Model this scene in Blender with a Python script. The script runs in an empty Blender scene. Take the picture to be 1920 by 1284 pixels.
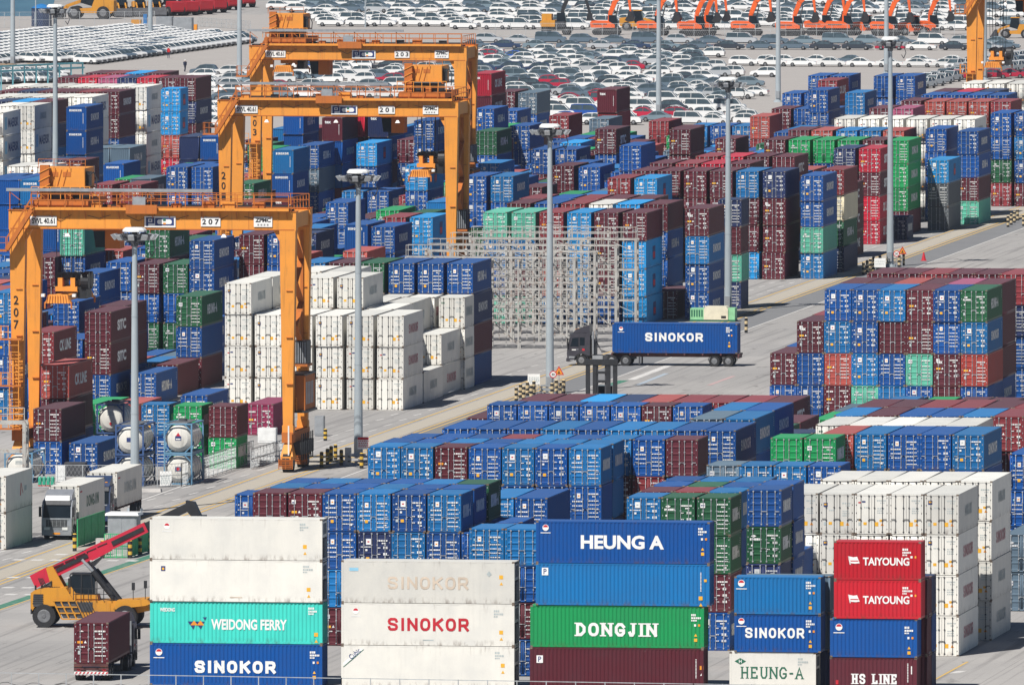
import bpy, math, random
import numpy as np
from mathutils import Matrix, Vector

scene = bpy.context.scene
COL = scene.collection
R = math.radians

# ---------------------------------------------------------------- camera
cam_data = bpy.data.cameras.new('camera')
cam = bpy.data.objects.new('camera', cam_data)
COL.objects.link(cam)
cam.location = (0.0, 0.0, 80.0)
cam_data.sensor_width = 36.0
cam_data.lens = 31000.0 / 1920.0 * 36.0
cam.rotation_euler = (R(90.0) - math.atan(1508.0 / 31000.0), 0.0, 0.0)
cam_data.clip_start = 5.0
cam_data.clip_end = 30000.0
scene.camera = cam

# ---------------------------------------------------------------- sky and sun
SUN_EL, SUN_AZ = 52.0, 31.0          # the sun stands behind the camera, to its left
world_ = bpy.data.worlds.new('World')
scene.world = world_
world_.use_nodes = True
wn = world_.node_tree
wn.nodes.clear()
w_out = wn.nodes.new('ShaderNodeOutputWorld')
w_bg = wn.nodes.new('ShaderNodeBackground')
w_sky = wn.nodes.new('ShaderNodeTexSky')
w_sky.sky_type = 'NISHITA'
w_sky.sun_disc = False
w_sky.sun_elevation = R(SUN_EL)
w_sky.sun_rotation = R(180.0 + SUN_AZ)
w_sky.altitude = 0.0
w_sky.air_density = 0.75
w_sky.dust_density = 0.3
w_sky.ozone_density = 3.0
w_bg.inputs['Strength'].default_value = 0.05
wn.links.new(w_sky.outputs[0], w_bg.inputs['Color'])
wn.links.new(w_bg.outputs[0], w_out.inputs['Surface'])

sun_data = bpy.data.lights.new('sun', 'SUN')
sun_data.energy = 5.0
sun_data.angle = R(0.5)
sun_data.color = (1.0, 0.955, 0.89)
sun = bpy.data.objects.new('sun', sun_data)
COL.objects.link(sun)
_d = Vector((math.sin(R(SUN_AZ)) * math.cos(R(SUN_EL)), math.cos(R(SUN_AZ)) * math.cos(R(SUN_EL)), -math.sin(R(SUN_EL))))
sun.rotation_euler = _d.to_track_quat('-Z', 'Y').to_euler()

scene.view_settings.view_transform = 'Standard'
scene.view_settings.look = 'None'
scene.view_settings.exposure = 0.20
scene.view_settings.gamma = 1.0
scene.view_settings.use_curve_mapping = False
scene.cycles.max_bounces = 5
scene.cycles.diffuse_bounces = 2
scene.cycles.glossy_bounces = 2
# ---------------------------------------------------------------- mesh helpers
class MB:
    """collects faces, then builds them as one mesh"""
    def __init__(s):
        s.v, s.f, s.m = [], [], []
    def quad(s, a, b, c, d, m=0):
        n = len(s.v)
        s.v += [a, b, c, d]
        s.f.append((n, n + 1, n + 2, n + 3)); s.m.append(m)
    def poly(s, pts, m=0):
        n = len(s.v)
        s.v += list(pts)
        s.f.append(tuple(range(n, n + len(pts)))); s.m.append(m)
    def hexa(s, p, m=0):
        n = len(s.v)
        s.v += list(p)
        for q in ((0, 3, 2, 1), (4, 5, 6, 7), (0, 1, 5, 4), (1, 2, 6, 5), (2, 3, 7, 6), (3, 0, 4, 7)):
            s.f.append(tuple(n + i for i in q)); s.m.append(m)
    def box(s, x0, y0, z0, x1, y1, z1, m=0):
        s.hexa([(x0, y0, z0), (x1, y0, z0), (x1, y1, z0), (x0, y1, z0), (x0, y0, z1), (x1, y0, z1), (x1, y1, z1), (x0, y1, z1)], m)
    def taper(s, b, t, m=0):
        """b, t = (x0, y0, x1, y1, z)"""
        s.hexa([(b[0], b[1], b[4]), (b[2], b[1], b[4]), (b[2], b[3], b[4]), (b[0], b[3], b[4]),
                (t[0], t[1], t[4]), (t[2], t[1], t[4]), (t[2], t[3], t[4]), (t[0], t[3], t[4])], m)
    def bar(s, p, q, w, h=None, m=0):
        p, q = Vector(p), Vector(q)
        h = h or w
        d = q - p
        if d.length < 1e-6:
            return
        d.normalize()
        up = Vector((0, 0, 1)) if abs(d.z) < .95 else Vector((0, 1, 0))
        a = d.cross(up).normalized() * (w / 2)
        b = a.cross(d).normalized() * (h / 2)
        s.hexa([tuple(x) for x in (p - a - b, p + a - b, p + a + b, p - a + b, q - a - b, q + a - b, q + a + b, q - a + b)], m)
    def tube(s, p, q, r0, r1=None, n=8, m=0, caps=True):
        p, q = Vector(p), Vector(q)
        r1 = r0 if r1 is None else r1
        d = (q - p).normalized()
        up = Vector((0, 0, 1)) if abs(d.z) < .95 else Vector((1, 0, 0))
        a = d.cross(up).normalized()
        b = a.cross(d).normalized()
        k = len(s.v)
        for c, r in ((p, r0), (q, r1)):
            for i in range(n):
                t = 2 * math.pi * i / n
                s.v.append(tuple(c + a * (r * math.cos(t)) + b * (r * math.sin(t))))
        for i in range(n):
            j = (i + 1) % n
            s.f.append((k + i, k + n + i, k + n + j, k + j)); s.m.append(m)
        if caps:
            s.f.append(tuple(k + i for i in range(n))); s.m.append(m)
            s.f.append(tuple(k + n + n - 1 - i for i in range(n))); s.m.append(m)
    def path(s, pts, w, h=None, m=0):
        for a, b in zip(pts[:-1], pts[1:]):
            s.bar(a, b, w, h, m)
    def prism(s, prof, a, b, axis=0, m=0):
        """closed profile of 2-D points pushed along an axis from a to b; axis 0: (y,z), 1: (x,z), 2: (x,y)"""
        def P(p, t):
            return {0: (t, p[0], p[1]), 1: (p[0], t, p[1]), 2: (p[0], p[1], t)}[axis]
        n, k = len(prof), len(s.v)
        s.v += [P(p, a) for p in prof] + [P(p, b) for p in prof]
        for i in range(n):
            j = (i + 1) % n
            s.f.append((k + i, k + j, k + n + j, k + n + i)); s.m.append(m)
        s.f.append(tuple(k + n - 1 - i for i in range(n))); s.m.append(m)
        s.f.append(tuple(k + n + i for i in range(n))); s.m.append(m)
    def wheel(s, c, r, w, axis=0, m=0, mr=1, n=16):
        """tyre with a rim, axle along the axis"""
        d = Vector([1 if i == axis else 0 for i in range(3)])
        c = Vector(c)
        s.tube(c - d * (w / 2), c + d * (w / 2), r, r, n, m)
        for sg in (-1, 1):
            s.tube(c + d * (sg * w / 2), c + d * (sg * (w / 2 + .015)), r * .56, r * .5, n, mr)
            s.tube(c + d * (sg * (w / 2 + .015)), c + d * (sg * (w / 2 + .05)), r * .2, r * .16, 8, mr)
    def build(s, name, mats, smooth=False, recalc=True):
        me = bpy.data.meshes.new(name)
        me.from_pydata(s.v, [], s.f)
        for x in mats:
            me.materials.append(x)
        me.polygons.foreach_set('material_index', s.m)
        if recalc:
            import bmesh
            bm = bmesh.new()
            bm.from_mesh(me)
            bmesh.ops.recalc_face_normals(bm, faces=bm.faces)
            bm.to_mesh(me)
            bm.free()
        if smooth:
            me.polygons.foreach_set('use_smooth', [True] * len(me.polygons))
        me.update()
        return me

def add(name, data, parent=None, loc=(0, 0, 0), rz=0.0, color=None):
    o = bpy.data.objects.new(name, data)
    COL.objects.link(o)
    o.location = loc
    if rz:
        o.rotation_euler = (0, 0, rz)
    if parent is not None:
        o.parent = parent
    if color is not None:
        o.color = (*color, 1.0)
    return o

def tag(o, label=None, cat=None, group=None, kind=None):
    if label: o['label'] = label
    if cat: o['category'] = cat
    if group: o['group'] = group
    if kind: o['kind'] = kind
    return o

def empty(name, loc=(0, 0, 0), rz=0.0):
    o = add(name, None, None, loc, rz)
    o.empty_display_size = 0.5
    return o

def at_px(px, py, z=0.0):
    X, Y = ray_point(px, py, z)
    return (X, Y, z)

def yard_loc(u, v, z=0.0):
    X, Y = world(u, v)
    return (X, Y, z)

_fonts = {}
def text_data(string, width, height, bold=0.0, spacing=1.0, serif=0.0):
    """letters as flat faces, centred, in x-z, size width x height: (verts, faces)"""
    key = (string, width, height, bold, spacing, serif)
    if key in _fonts:
        return _fonts[key]
    cu = bpy.data.curves.new('letters', 'FONT')
    cu.body = string
    cu.size = 1.0
    cu.offset = bold
    cu.space_character = spacing
    cu.resolution_u = 3
    ob = bpy.data.objects.new('letters', cu)
    me = bpy.data.meshes.new_from_object(ob)
    co = np.empty(len(me.vertices) * 3)
    me.vertices.foreach_get('co', co)
    co = co.reshape(-1, 3)
    fs = [tuple(p.vertices) for p in me.polygons]
    bpy.data.objects.remove(ob)
    bpy.data.curves.remove(cu)
    bpy.data.meshes.remove(me)
    lo, hi = co.min(0), co.max(0)
    x = (co[:, 0] - (lo[0] + hi[0]) / 2) / (hi[0] - lo[0]) * width
    z = (co[:, 1] - (lo[1] + hi[1]) / 2) / (hi[1] - lo[1]) * height
    _fonts[key] = (list(zip(x.tolist(), z.tolist())), fs)
    return _fonts[key]

# strokes of the letters that are drawn by hand, on a grid 0..1 wide, 0..1 high
STROKES = {
 'S': [[(.98, .80), (.9, .94), (.75, 1), (.25, 1), (.07, .93), (0, .77), (.07, .62), (.25, .55), (.75, .46), (.93, .39), (1, .24), (.93, .07), (.75, 0), (.25, 0), (.08, .07), (.02, .2)]],
 'I': [[(.5, 0), (.5, 1)]],
 'N': [[(0, 0), (0, 1)], [(.02, .98), (.98, .02)], [(1, 0), (1, 1)]],
 'O': [[(.35, 1), (.65, 1), (.86, .91), (.98, .72), (1, .5), (.98, .28), (.86, .09), (.65, 0), (.35, 0), (.14, .09), (.02, .28), (0, .5), (.02, .72), (.14, .91), (.35, 1)]],
 'K': [[(0, 0), (0, 1)], [(1, 1), (.06, .46)], [(.34, .62), (1, 0)]],
 'R': [[(0, 0), (0, 1), (.72, 1), (.92, .93), (1, .72), (.92, .50), (.72, .42), (0, .42)], [(.55, .42), (1, 0)]],
 'D': [[(.15, 0), (.15, 1), (.6, 1), (1, .7), (1, .3), (.6, 0), (.15, 0)]],
 'G': [[(.95, .78), (.7, 1), (.3, 1), (0, .72), (0, .28), (.3, 0), (.72, 0), (.95, .2), (.95, .42), (.55, .42)]],
 'J': [[(.7, 1), (.7, .2), (.5, 0), (.2, 0), (.05, .2)]],
 'H': [[(.08, 0), (.08, 1)], [(.92, 0), (.92, 1)], [(.08, .5), (.92, .5)]],
 'L': [[(.12, 1), (.12, 0), (.92, 0), (.92, .2)]],
 'E': [[(.9, .84), (.9, 1), (.1, 1), (.1, 0), (.92, 0), (.92, .18)], [(.1, .52), (.62, .52)]],
 'U': [[(.08, 1), (.08, .25), (.3, 0), (.7, 0), (.92, .25), (.92, 1)]],
 'A': [[(0, 0), (.5, 1), (1, 0)], [(.2, .34), (.8, .34)]],
 '-': [[(.15, .45), (.85, .45)]],
}
SERIFS = {'D': [(.15, 0), (.15, 1)], 'N': [(0, 0), (0, 1), (1, 1)], 'I': [(.5, 0), (.5, 1)], 'J': [(.7, 1)], 'H': [(.08, 0), (.08, 1), (.92, 0), (.92, 1)],
          'L': [(.12, 1), (.12, 0)], 'E': [(.1, 1), (.1, 0)], 'U': [(.08, 1), (.92, 1)], 'A': [(0, 0), (1, 0)], 'G': [], 'O': [], 'S': [], 'K': [(0, 0), (0, 1)]}

def stroke_data(string, width, height, thick, serif=False, gap=.24):
    """letters drawn with strokes; returns (verts, faces), centred, in x-z"""
    adv = {'I': .42, '-': .6, ' ': .6, 'J': .8}
    ws = [adv.get(c, 1.0) for c in string]
    unit = width / (sum(ws) + gap * (len(ws) - 1))
    vs, fs = [], []
    x = -width / 2
    hh = height - thick
    def P(c, p, w):
        return (x + thick / 2 + (p[0] if c not in 'I' else .5) * (w * unit - thick), -hh / 2 + p[1] * hh)
    for c, w in zip(string, ws):
        for st in STROKES.get(c, []):
            pts = [P(c, p, w) for p in st]
            closed = st[0] == st[-1]
            n = len(pts)
            L, Rr = [], []
            for i, p in enumerate(pts):
                a = pts[i - 1] if i > 0 else (pts[-2] if closed else None)
                b = pts[i + 1] if i < n - 1 else (pts[1] if closed else None)
                d1 = Vector((p[0] - a[0], p[1] - a[1])).normalized() if a else None
                d2 = Vector((b[0] - p[0], b[1] - p[1])).normalized() if b else None
                d = (d1 + d2) if d1 and d2 else (d1 or d2)
                if d.length < 1e-4:
                    d = d2
                d.normalize()
                nn = Vector((-d.y, d.x))
                k = 1.0
                if d1 and d2:
                    k = 1.0 / max(.6, abs(nn.dot(Vector((-d1.y, d1.x)))))
                e = Vector((0, 0))
                if a is None: e = -d * (thick / 2)
                if b is None: e = d * (thick / 2)
                q = Vector(p) + e
                L.append(q + nn * (thick / 2 * k)); Rr.append(q - nn * (thick / 2 * k))
            for i in range(n - 1):
                k0 = len(vs)
                vs += [tuple(L[i]), tuple(Rr[i]), tuple(Rr[i + 1]), tuple(L[i + 1])]
                fs.append((k0, k0 + 1, k0 + 2, k0 + 3))
        if serif:
            for p in SERIFS.get(c, []):
                cx, cy = P(c, p, w)
                cy += (thick * .28) * (1 if p[1] > .5 else -1)
                k0 = len(vs)
                sw, sh = thick * 1.05, thick * .22
                vs += [(cx - sw, cy - sh), (cx + sw, cy - sh), (cx + sw, cy + sh), (cx - sw, cy + sh)]
                fs.append((k0, k0 + 1, k0 + 2, k0 + 3))
        x += (w + gap) * unit
    return vs, fs

def put_letters(mb, td, origin, ax, ay, nudge, m=0):
    """td letters into mb: origin + x*ax + z*ay + nudge; each stroke a hair above the one before"""
    o, ax, ay, nu = Vector(origin), Vector(ax), Vector(ay), Vector(nudge)
    vs, fs = td
    n = len(mb.v)
    if len(fs) and len(vs) == 4 * len(fs):
        for i, p in enumerate(vs):
            q = o + ax * p[0] + ay * p[1] + nu * (1 + .04 * (i // 4))
            mb.v.append(tuple(q))
    else:
        for p in vs:
            mb.v.append(tuple(o + ax * p[0] + ay * p[1] + nu))
    for f in fs:
        mb.f.append(tuple(n + i for i in f)); mb.m.append(m)

_mesh = {}
def cached(key, fn):
    if key not in _mesh:
        _mesh[key] = fn()
    return _mesh[key]

ORDW = ['first', 'second', 'third', 'fourth', 'fifth', 'sixth', 'seventh', 'eighth', 'ninth', 'tenth', 'eleventh', 'twelfth', 'thirteenth', 'fourteenth', 'fifteenth', 'sixteenth', 'seventeenth', 'eighteenth', 'nineteenth', 'twentieth', 'twenty-first', 'twenty-second', 'twenty-third', 'twenty-fourth', 'twenty-fifth', 'twenty-sixth', 'twenty-seventh', 'twenty-eighth', 'twenty-ninth', 'thirtieth', 'thirty-first', 'thirty-second', 'thirty-third', 'thirty-fourth', 'thirty-fifth', 'thirty-sixth', 'thirty-seventh', 'thirty-eighth', 'thirty-ninth', 'fortieth']
# ---------------------------------------------------------------- survey of the yard
# The yard has its own axes: u runs along the crane beams, v along the crane lanes.
CAM_H, FPX, HOR = 80.0, 31000.0, -866.0
PITCH = math.atan((642.0 - HOR) / FPX)
TH = math.atan(4490.0 / FPX)
CT, ST = math.cos(TH), math.sin(TH)
CP, SP = math.cos(PITCH), math.sin(PITCH)

def ray_point(px, py, z=0.0):
    """point of the place at height z that the photograph shows at (px, py)"""
    a, b = (px - 960.0) / FPX, (642.0 - py) / FPX
    dx, dy, dz = a, CP + b * SP, -SP + b * CP
    t = (z - CAM_H) / dz
    return dx * t, dy * t

def yard(px, py, z=0.0):
    X, Y = ray_point(px, py, z)
    return X * CT - Y * ST, X * ST + Y * CT

def world(u, v):
    return u * CT + v * ST, -u * ST + v * CT

def project(u, v, z):
    X, Y = world(u, v)
    Z = z - CAM_H
    d = Y * CP - Z * SP
    return 960.0 + FPX * X / d, 642.0 - FPX * (Y * SP + Z * CP) / d

PAL = {
 'B': (.002, .068, .28), 'b': (.006, .145, .385), 'c': (.012, .27, .62), 'N': (.016, .028, .10),
 'S': (.10, .15, .20), 'M': (.105, .015, .024), 'R': (.24, .030, .036), 'r': (.40, .075, .06),
 'X': (.46, .012, .034), 'T': (.52, .010, .022), 'p': (.40, .085, .17), 'G': (.016, .105, .042),
 'g': (.010, .29, .085), 'm': (.115, .47, .33), 't': (.06, .66, .55), 'W': (.73, .71, .65),
 'Y': (.74, .66, .46), 'O': (.36, .045, .032), 'Q': (.24, .022, .07), 'K': (.10, .11, .12),
}
CNAME = {'B': 'deep blue', 'b': 'mid blue', 'c': 'sky blue', 'N': 'navy', 'S': 'slate grey', 'M': 'maroon',
 'R': 'dull red', 'r': 'faded red', 'X': 'crimson', 'T': 'bright red', 'p': 'pink', 'G': 'dark green',
 'g': 'bright green', 'm': 'mint green', 't': 'turquoise', 'W': 'white', 'Y': 'cream', 'O': 'orange red', 'Q': 'magenta', 'K': 'grey'}
LEN = {40: 12.19, 20: 6.06}
CW = 2.44

# block name, words for the labels, first x, y of the top front edge, tiers, tokens, length, tier height, pitch
# a token is tiers from the top down; "3:WW" overrides the tier count, "-" is an empty slot, "!" a blank end facing front
ROWS = []
def row(words, x0, y, n, toks, L=40, h=2.9, pitch=2.54, back=0):
    ROWS.append((words, x0, y, n, toks.split(), L, h, pitch))

# -- blocks in front of the road, from near to far
A_ = 'blue block behind front stacks'
row(A_ + ', front row', 475, 923, 4, 'MB MB BB bN BbB bBB 3:BB', 20, 2.76)
row(A_ + ', second row', 503, 913, 4, 'b B B bB B B 3:B', 20, 2.76)
row(A_ + ', third row', 532, 903.5, 4, 'B b B B b GB 3:B', 20, 2.76)
row('lone blue stack left of the maroon pair', 440, 926, 3, 'BB', 20, 2.85)
row('pair right of front blue block', 903, 932, 3, 'bB BN', 40, 2.85)
row('green and red trio behind front blue block', 913, 913, 3, 'bB GG RM', 40, 2.85)
row('lone tall stack right of the front blue block', 1078, 894, 3, 'bB', 40, 2.85)
row('low stacks behind the front white wall', 880, 990, 4, 'bB bB', 20, 2.6)
row('dark low stack between the two blue blocks', 1156, 903, 2, 'NN', 40, 2.85)
C_ = 'middle blue block'
row(C_ + ', front row', 692, 836, 4, 'bB bB MB BB bB BB bB', 20, 2.85, 2.56)
row(C_ + ', second row', 715, 828, 4, 'B B b B b b b', 20, 2.85, 2.56)
row('stacks beside middle blue block', 1121, 846, 3, 'GG bB', 40, 2.85, 2.56)
row(C_ + ', third row', 755, 818, 4, 'B B B R b B b B M', 20, 2.85, 2.56)
row(C_ + ', fourth row', 812, 808, 4, 'B B B b B b b B B', 40, 2.85, 2.56)
row('blue pair behind the middle block', 1297, 784, 4, 'Sb bB', 40, 2.85, 2.5)
row('blue pair before the long maroon row', 1334, 768, 4, 'bB BB', 40, 2.85, 2.5)
row('short row before the long maroon row', 914, 758, 3, 'BB BB BB BB BB MB BB', 20, 2.85, 2.58)
row('low maroon stack beside the short blue row', 873, 783, 2, 'MM', 40, 2.85, 2.58)
row('long maroon row at the roadside', 971, 751, 3, 'M M c N r R R R M', 40, 2.85, 2.56)
D_ = 'green fronted block'
row(D_ + ', front row', 1175, 931, 4, 'bB GG GGMB', 20, 2.76)
row(D_ + ', second row', 1198, 920, 4, 'M R b', 20, 2.76)
row(D_ + ', third row', 1222, 910, 4, 'B G B', 20, 2.76)
row(D_ + ', fourth row', 1246, 900, 4, 'B b b', 20, 2.76)
row('blue stacks right of the green fronted block', 1400, 917, 5, 'BGN', 20, 2.62)
row('blue stacks behind the half shaded green one', 1424, 907.5, 5, 'BBB', 20, 2.62)
row('low dark blue stack by the white wall', 1446, 1029, 3, 'BN', 20, 2.62)
row('slate fronted row behind the green block', 1324, 871, 4, 'SB bB bB BB', 20, 2.72, 2.56)
row('low white stack beside the slate fronted row', 1264, 892, 3, 'W', 40, 2.85)
row('bright green pair', 1445, 820, 4, 'gg gg', 20, 2.76, 2.55)
row('pair behind the bright green pair', 1468, 811, 4, 'N T', 20, 2.76, 2.55)
E_ = 'right blue row'
row(E_ + ' before white roofs', 1545, 811, 4, 'r bB BB BB bB', 40, 2.76, 2.53)
row('white roofs behind right blue row', 1529, 795.5, 4, 'W W W W W', 40, 2.76, 2.53)
row('mixed row behind white roofs', 1565, 777, 4, 'b M B B b RM', 40, 2.76, 2.53)
row('maroon row behind the mixed row', 1604, 762, 4, 'M M R R M R', 40, 2.76, 2.53)
row('stack at the right edge by the white wall', 1893, 850, 4, 'BBBB', 40, 2.76)
W_ = 'white wall at right'
row(W_ + ', front row', 1471, 924, 4, 'WWWW WWWW WWWW WWWW WWWW', 40, 2.9, 2.53)
row(W_ + ', back row', 1538, 899, 4, 'WWWW WWWW WWWW WWWW WWWW', 40, 2.9, 2.53)
row('single stack past the white reefer wall', 1885, 1000, 2, 'SS', 40, 2.9)
F_ = 'eight wide block'
row(F_ + ', front row', 1445, 541, 4, '2:MB 3:MBB BbrM BBbm bMBb MMmB BBMM GbOB', 40, 2.92, 2.5)
row(F_ + ', second row', 1472, 530, 4, '2:B 3:RB M M r M p MMMB', 40, 2.92, 2.5)
row(F_ + ', back row', 1626, 512, 4, 'M M R M M R', 40, 2.92, 2.5)

# -- white reefer block under the nearest crane
K_ = 'white block under near crane'
row(K_ + ', front row', 426, 529, 4, 'WWWW 3:WWW 3:WWW 3:WWW 3:WWW 3:WWW', 40, 2.9, 2.84)
row(K_ + ', second row', 462, 519, 4, 'WWWW 3:W WWWW WWWW 3:WWW 1:W', 40, 2.9, 2.84)
row(K_ + ', third row', 498, 508, 4, '3:W WWW WWW 3:W 3:W 2:WW', 40, 2.9, 2.84)
row(K_ + ', fourth row', 545, 497, 4, '2:W 2:W 3:W 3:W 3:W 3:WWW', 20, 2.9, 2.84)
row('blue row behind nearest white block', 561, 492, 4, 'bB MB GB BMBB BBBB BNMB', 40, 2.9, 2.84)

# -- lane left of the white reefers
L_ = 'lane behind the tanks'
row(L_ + ', tall row', 274, 489, 3, 'MBG GBG BBB', 40, 2.9, 2.89)
row(L_ + ', green fronted stack', 330, 555, 3, 'GBM', 40, 2.9, 2.89)
row(L_ + ', maroon on the ground', 284, 683, 1, 'M', 40, 2.9, 2.89)
row(L_ + ', blue on the ground', 243, 699, 1, 'B', 40, 2.9, 2.89)
row(L_ + ', blue pair by the mast', 200, 491, 3, 'BBB', 40, 2.9, 2.89)
row(L_ + ', lettered maroon row', 147, 588, 3, 'MMB', 40, 2.9, 2.89)
row(L_ + ', maroon behind the lettered one', 186, 573, 3, 'MMB', 40, 2.9, 2.89)
row(L_ + ', blue stack', 105, 636, 2, 'BB', 40, 2.9, 2.89)
row(L_ + ', sky blue roofs', 95, 589, 3, 'bB', 40, 2.9, 2.89)
row(L_ + ', faded red stack', 72, 686, 2, 'rM', 40, 2.9, 2.89)
row(L_ + ', low blue stack', 52, 708, 2, 'BB', 40, 2.9, 2.89)
row(L_ + ', red stack beside the crane leg', 52, 622, 3, 'RBB', 40, 2.9, 2.89)
row(L_ + ', far left', -22, 600, 3, 'MB', 40, 2.9, 2.89)
row(L_ + ', fronts left of crane leg', -14, 548, 4, 'bB', 40, 2.9, 2.89)
# -- yard of the tank containers
T_ = 'fenced tank yard'
row(T_ + ', front', 62, 766, 2, 'MB', 40, 2.8, 2.89)
row(T_ + ', front row low', 129, 830, 1, 'B', 40, 2.8, 2.89)
row(T_ + ', behind the tanks', 265, 757, 2, 'bB', 20, 2.7, 2.89)
row(T_ + ', green stack behind the tanks', 326, 760, 2, 'gg', 20, 2.7, 2.89)
row(T_ + ', maroon stack by the fence', 391, 761, 2, 'Mg', 20, 2.7, 2.89)
row(T_ + ', magenta one by the fence', 462, 757, 1, 'Q', 40, 2.8, 2.89)
row(T_ + ', rear', 338, 740, 1, 'B', 40, 2.8, 2.89)
row(T_ + ', rear green roof', 150, 756, 1, 'g r', 40, 2.8, 2.89)

# -- far left block
P_ = 'far left block'
row(P_ + ', back row', 160, 137, 4, 'M R c M', 40, 2.9, 2.55)
row(P_ + ', red row', 109, 145.5, 4, 'M X p N X M MNM', 40, 2.9, 2.55)
row(P_ + ', white row', 12, 162, 4, 'W W W W W W WWWWW', 40, 2.9, 2.55)
row(P_ + ', maroon row', -4, 171, 4, 'M N M M R MMB', 40, 2.9, 2.55)
row(P_ + ', second white row', -18, 181, 4, 'W W W W WWWWW', 40, 2.9, 2.55)
row(P_ + ', sky blue pair of stacks', 302, 166, 4, 'ccrX', 20, 2.9, 2.84)
row(P_ + ', navy row', -18, 190, 4, 'N c M', 40, 2.9, 2.55)
row(P_ + ', third white row', -12, 198, 4, 'W WW', 40, 2.9, 2.55)
row(P_ + ', front white row', -32, 211, 4, 'WWW', 40, 2.9, 2.55)
row(P_ + ', blue blank ended pair', 111, 203, 4, '!BB', 40, 2.9, 2.55)
row(P_ + ', slate pair', 168, 277, 2, '!SS !SS', 40, 2.8, 2.5)
row(P_ + ', low red roof', 76, 301, 2, 'NB MB', 40, 2.8, 2.6)
row(P_ + ', low white', 14, 311, 2, 'W W', 40, 2.8, 2.6)
row(P_ + ', low blue', 194, 307, 2, '!BB', 40, 2.8, 2.6)
row(P_ + ', navy blank ended stacks', 335, 256, 3, '!NN !BN', 40, 2.8, 2.6)
row(P_ + ', blue doors under the beam', 312, 313, 3, 'BB BB', 40, 2.8, 2.9)
row(P_ + ', blue blank ends over the crane', -4, 337, 3, '!BB !bB', 40, 2.8, 2.6)
row(P_ + ', red roofs over the crane', 172, 346, 2, 'RM R', 40, 2.8, 3.3)
row(P_ + ', lower blue', 245, 335, 2, '!Sb', 40, 2.8, 3.3)

# -- lanes behind the two far cranes: mostly blue
Q_ = 'lanes under far cranes'
row(Q_ + ', red stack', 560, 240, 3, 'RM', 40, 2.8, 2.84)
row(Q_ + ', top blue', 531, 209, 4, '!BB', 40, 2.8, 2.84)
row(Q_ + ', maroon top', 598, 222, 4, '!MB', 40, 2.8, 2.84)
row(Q_ + ', navy blank ends', 645, 214, 4, '!XM !NB', 40, 2.8, 2.84)
row(Q_ + ', blank blue', 511, 241, 3, '!bB', 40, 2.8, 2.84)
row(Q_ + ', maroon doors', 654, 250, 3, 'MB', 40, 2.8, 2.84)
row(Q_ + ', lettered blank end', 716, 240, 3, '!bB', 40, 2.8, 2.84)
row(Q_ + ', blue over slate', 560, 272, 3, 'BSB', 40, 2.8, 2.84)
row(Q_ + ', sky blue', 669, 268, 3, 'cB', 40, 2.8, 2.84)
row(Q_ + ', blank pale blue', 511, 281, 3, '!bB', 40, 2.8, 2.84)
row(Q_ + ', maroon near the spreader', 745, 262, 3, 'MB', 40, 2.8, 2.84)
row(Q_ + ', blue near the spreader', 746, 288, 2, 'bB', 40, 2.8, 2.84)
row(Q_ + ', tall blue doors', 776, 226, 4, 'BBB', 40, 2.8, 2.84)
row(Q_ + ', sky blue below the spreader', 760, 310, 3, 'cBB', 40, 2.8, 2.84)
row(Q_ + ', blue right of the leg', 897, 306, 3, 'bB', 40, 2.8, 2.84)
row(Q_ + ', green lettered', 893, 246, 4, 'GB', 40, 2.8, 2.84)
row(Q_ + ', blue lettered behind the leg', 888, 204, 4, 'BMB', 40, 2.8, 2.84)
row(Q_ + ', far blue', 934, 208, 3, 'BB', 40, 2.8, 2.84)
row(Q_ + ', crimson', 885, 138, 5, '!XM', 40, 2.8, 2.84)
row(Q_ + ', dark blue doors', 652, 356, 2, 'bB BB', 40, 2.8, 2.86)
row(Q_ + ', red doors', 748, 367, 2, 'RB', 40, 2.8, 2.84)
row(Q_ + ', red doors behind', 742, 351, 2, 'MB', 40, 2.8, 2.84)
row(Q_ + ', lettered blank ends', 799, 378, 3, '!bBM', 40, 2.8, 2.84)
row(Q_ + ', blue doors left of the mast', 611, 380, 3, 'BBB', 40, 2.8, 2.84)
row(Q_ + ', lettered blank end by the mast', 646, 421, 3, '!BB', 40, 2.8, 2.84)
row(Q_ + ', blue doors right of the mast', 696, 425, 3, 'BB', 40, 2.8, 2.84)
row(Q_ + ', maroon right of the mast', 718, 407, 3, 'RB cc', 40, 2.8, 2.84)
row(Q_ + ', green roof', 706, 394, 3, 'gB', 40, 2.8, 2.84)
row(Q_ + ', low red by the mast', 643, 471, 3, 'rM', 40, 2.8, 2.84)
row(Q_ + ', navy right of the crane beam', 548, 437, 4, 'NB', 40, 2.9, 2.84)
row(Q_ + ', pair under the beam', 448, 440, 4, 'MM BB', 40, 2.9, 2.84)
row(Q_ + ', blue right of the far leg', 868, 380, 3, 'BB', 40, 2.8, 2.84)
row(Q_ + ', green right of the far leg', 895, 361, 3, 'GMB', 40, 2.8, 2.84)
row(Q_ + ', far leg foot', 870, 330, 4, 'BB bB', 40, 2.8, 2.9)
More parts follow.
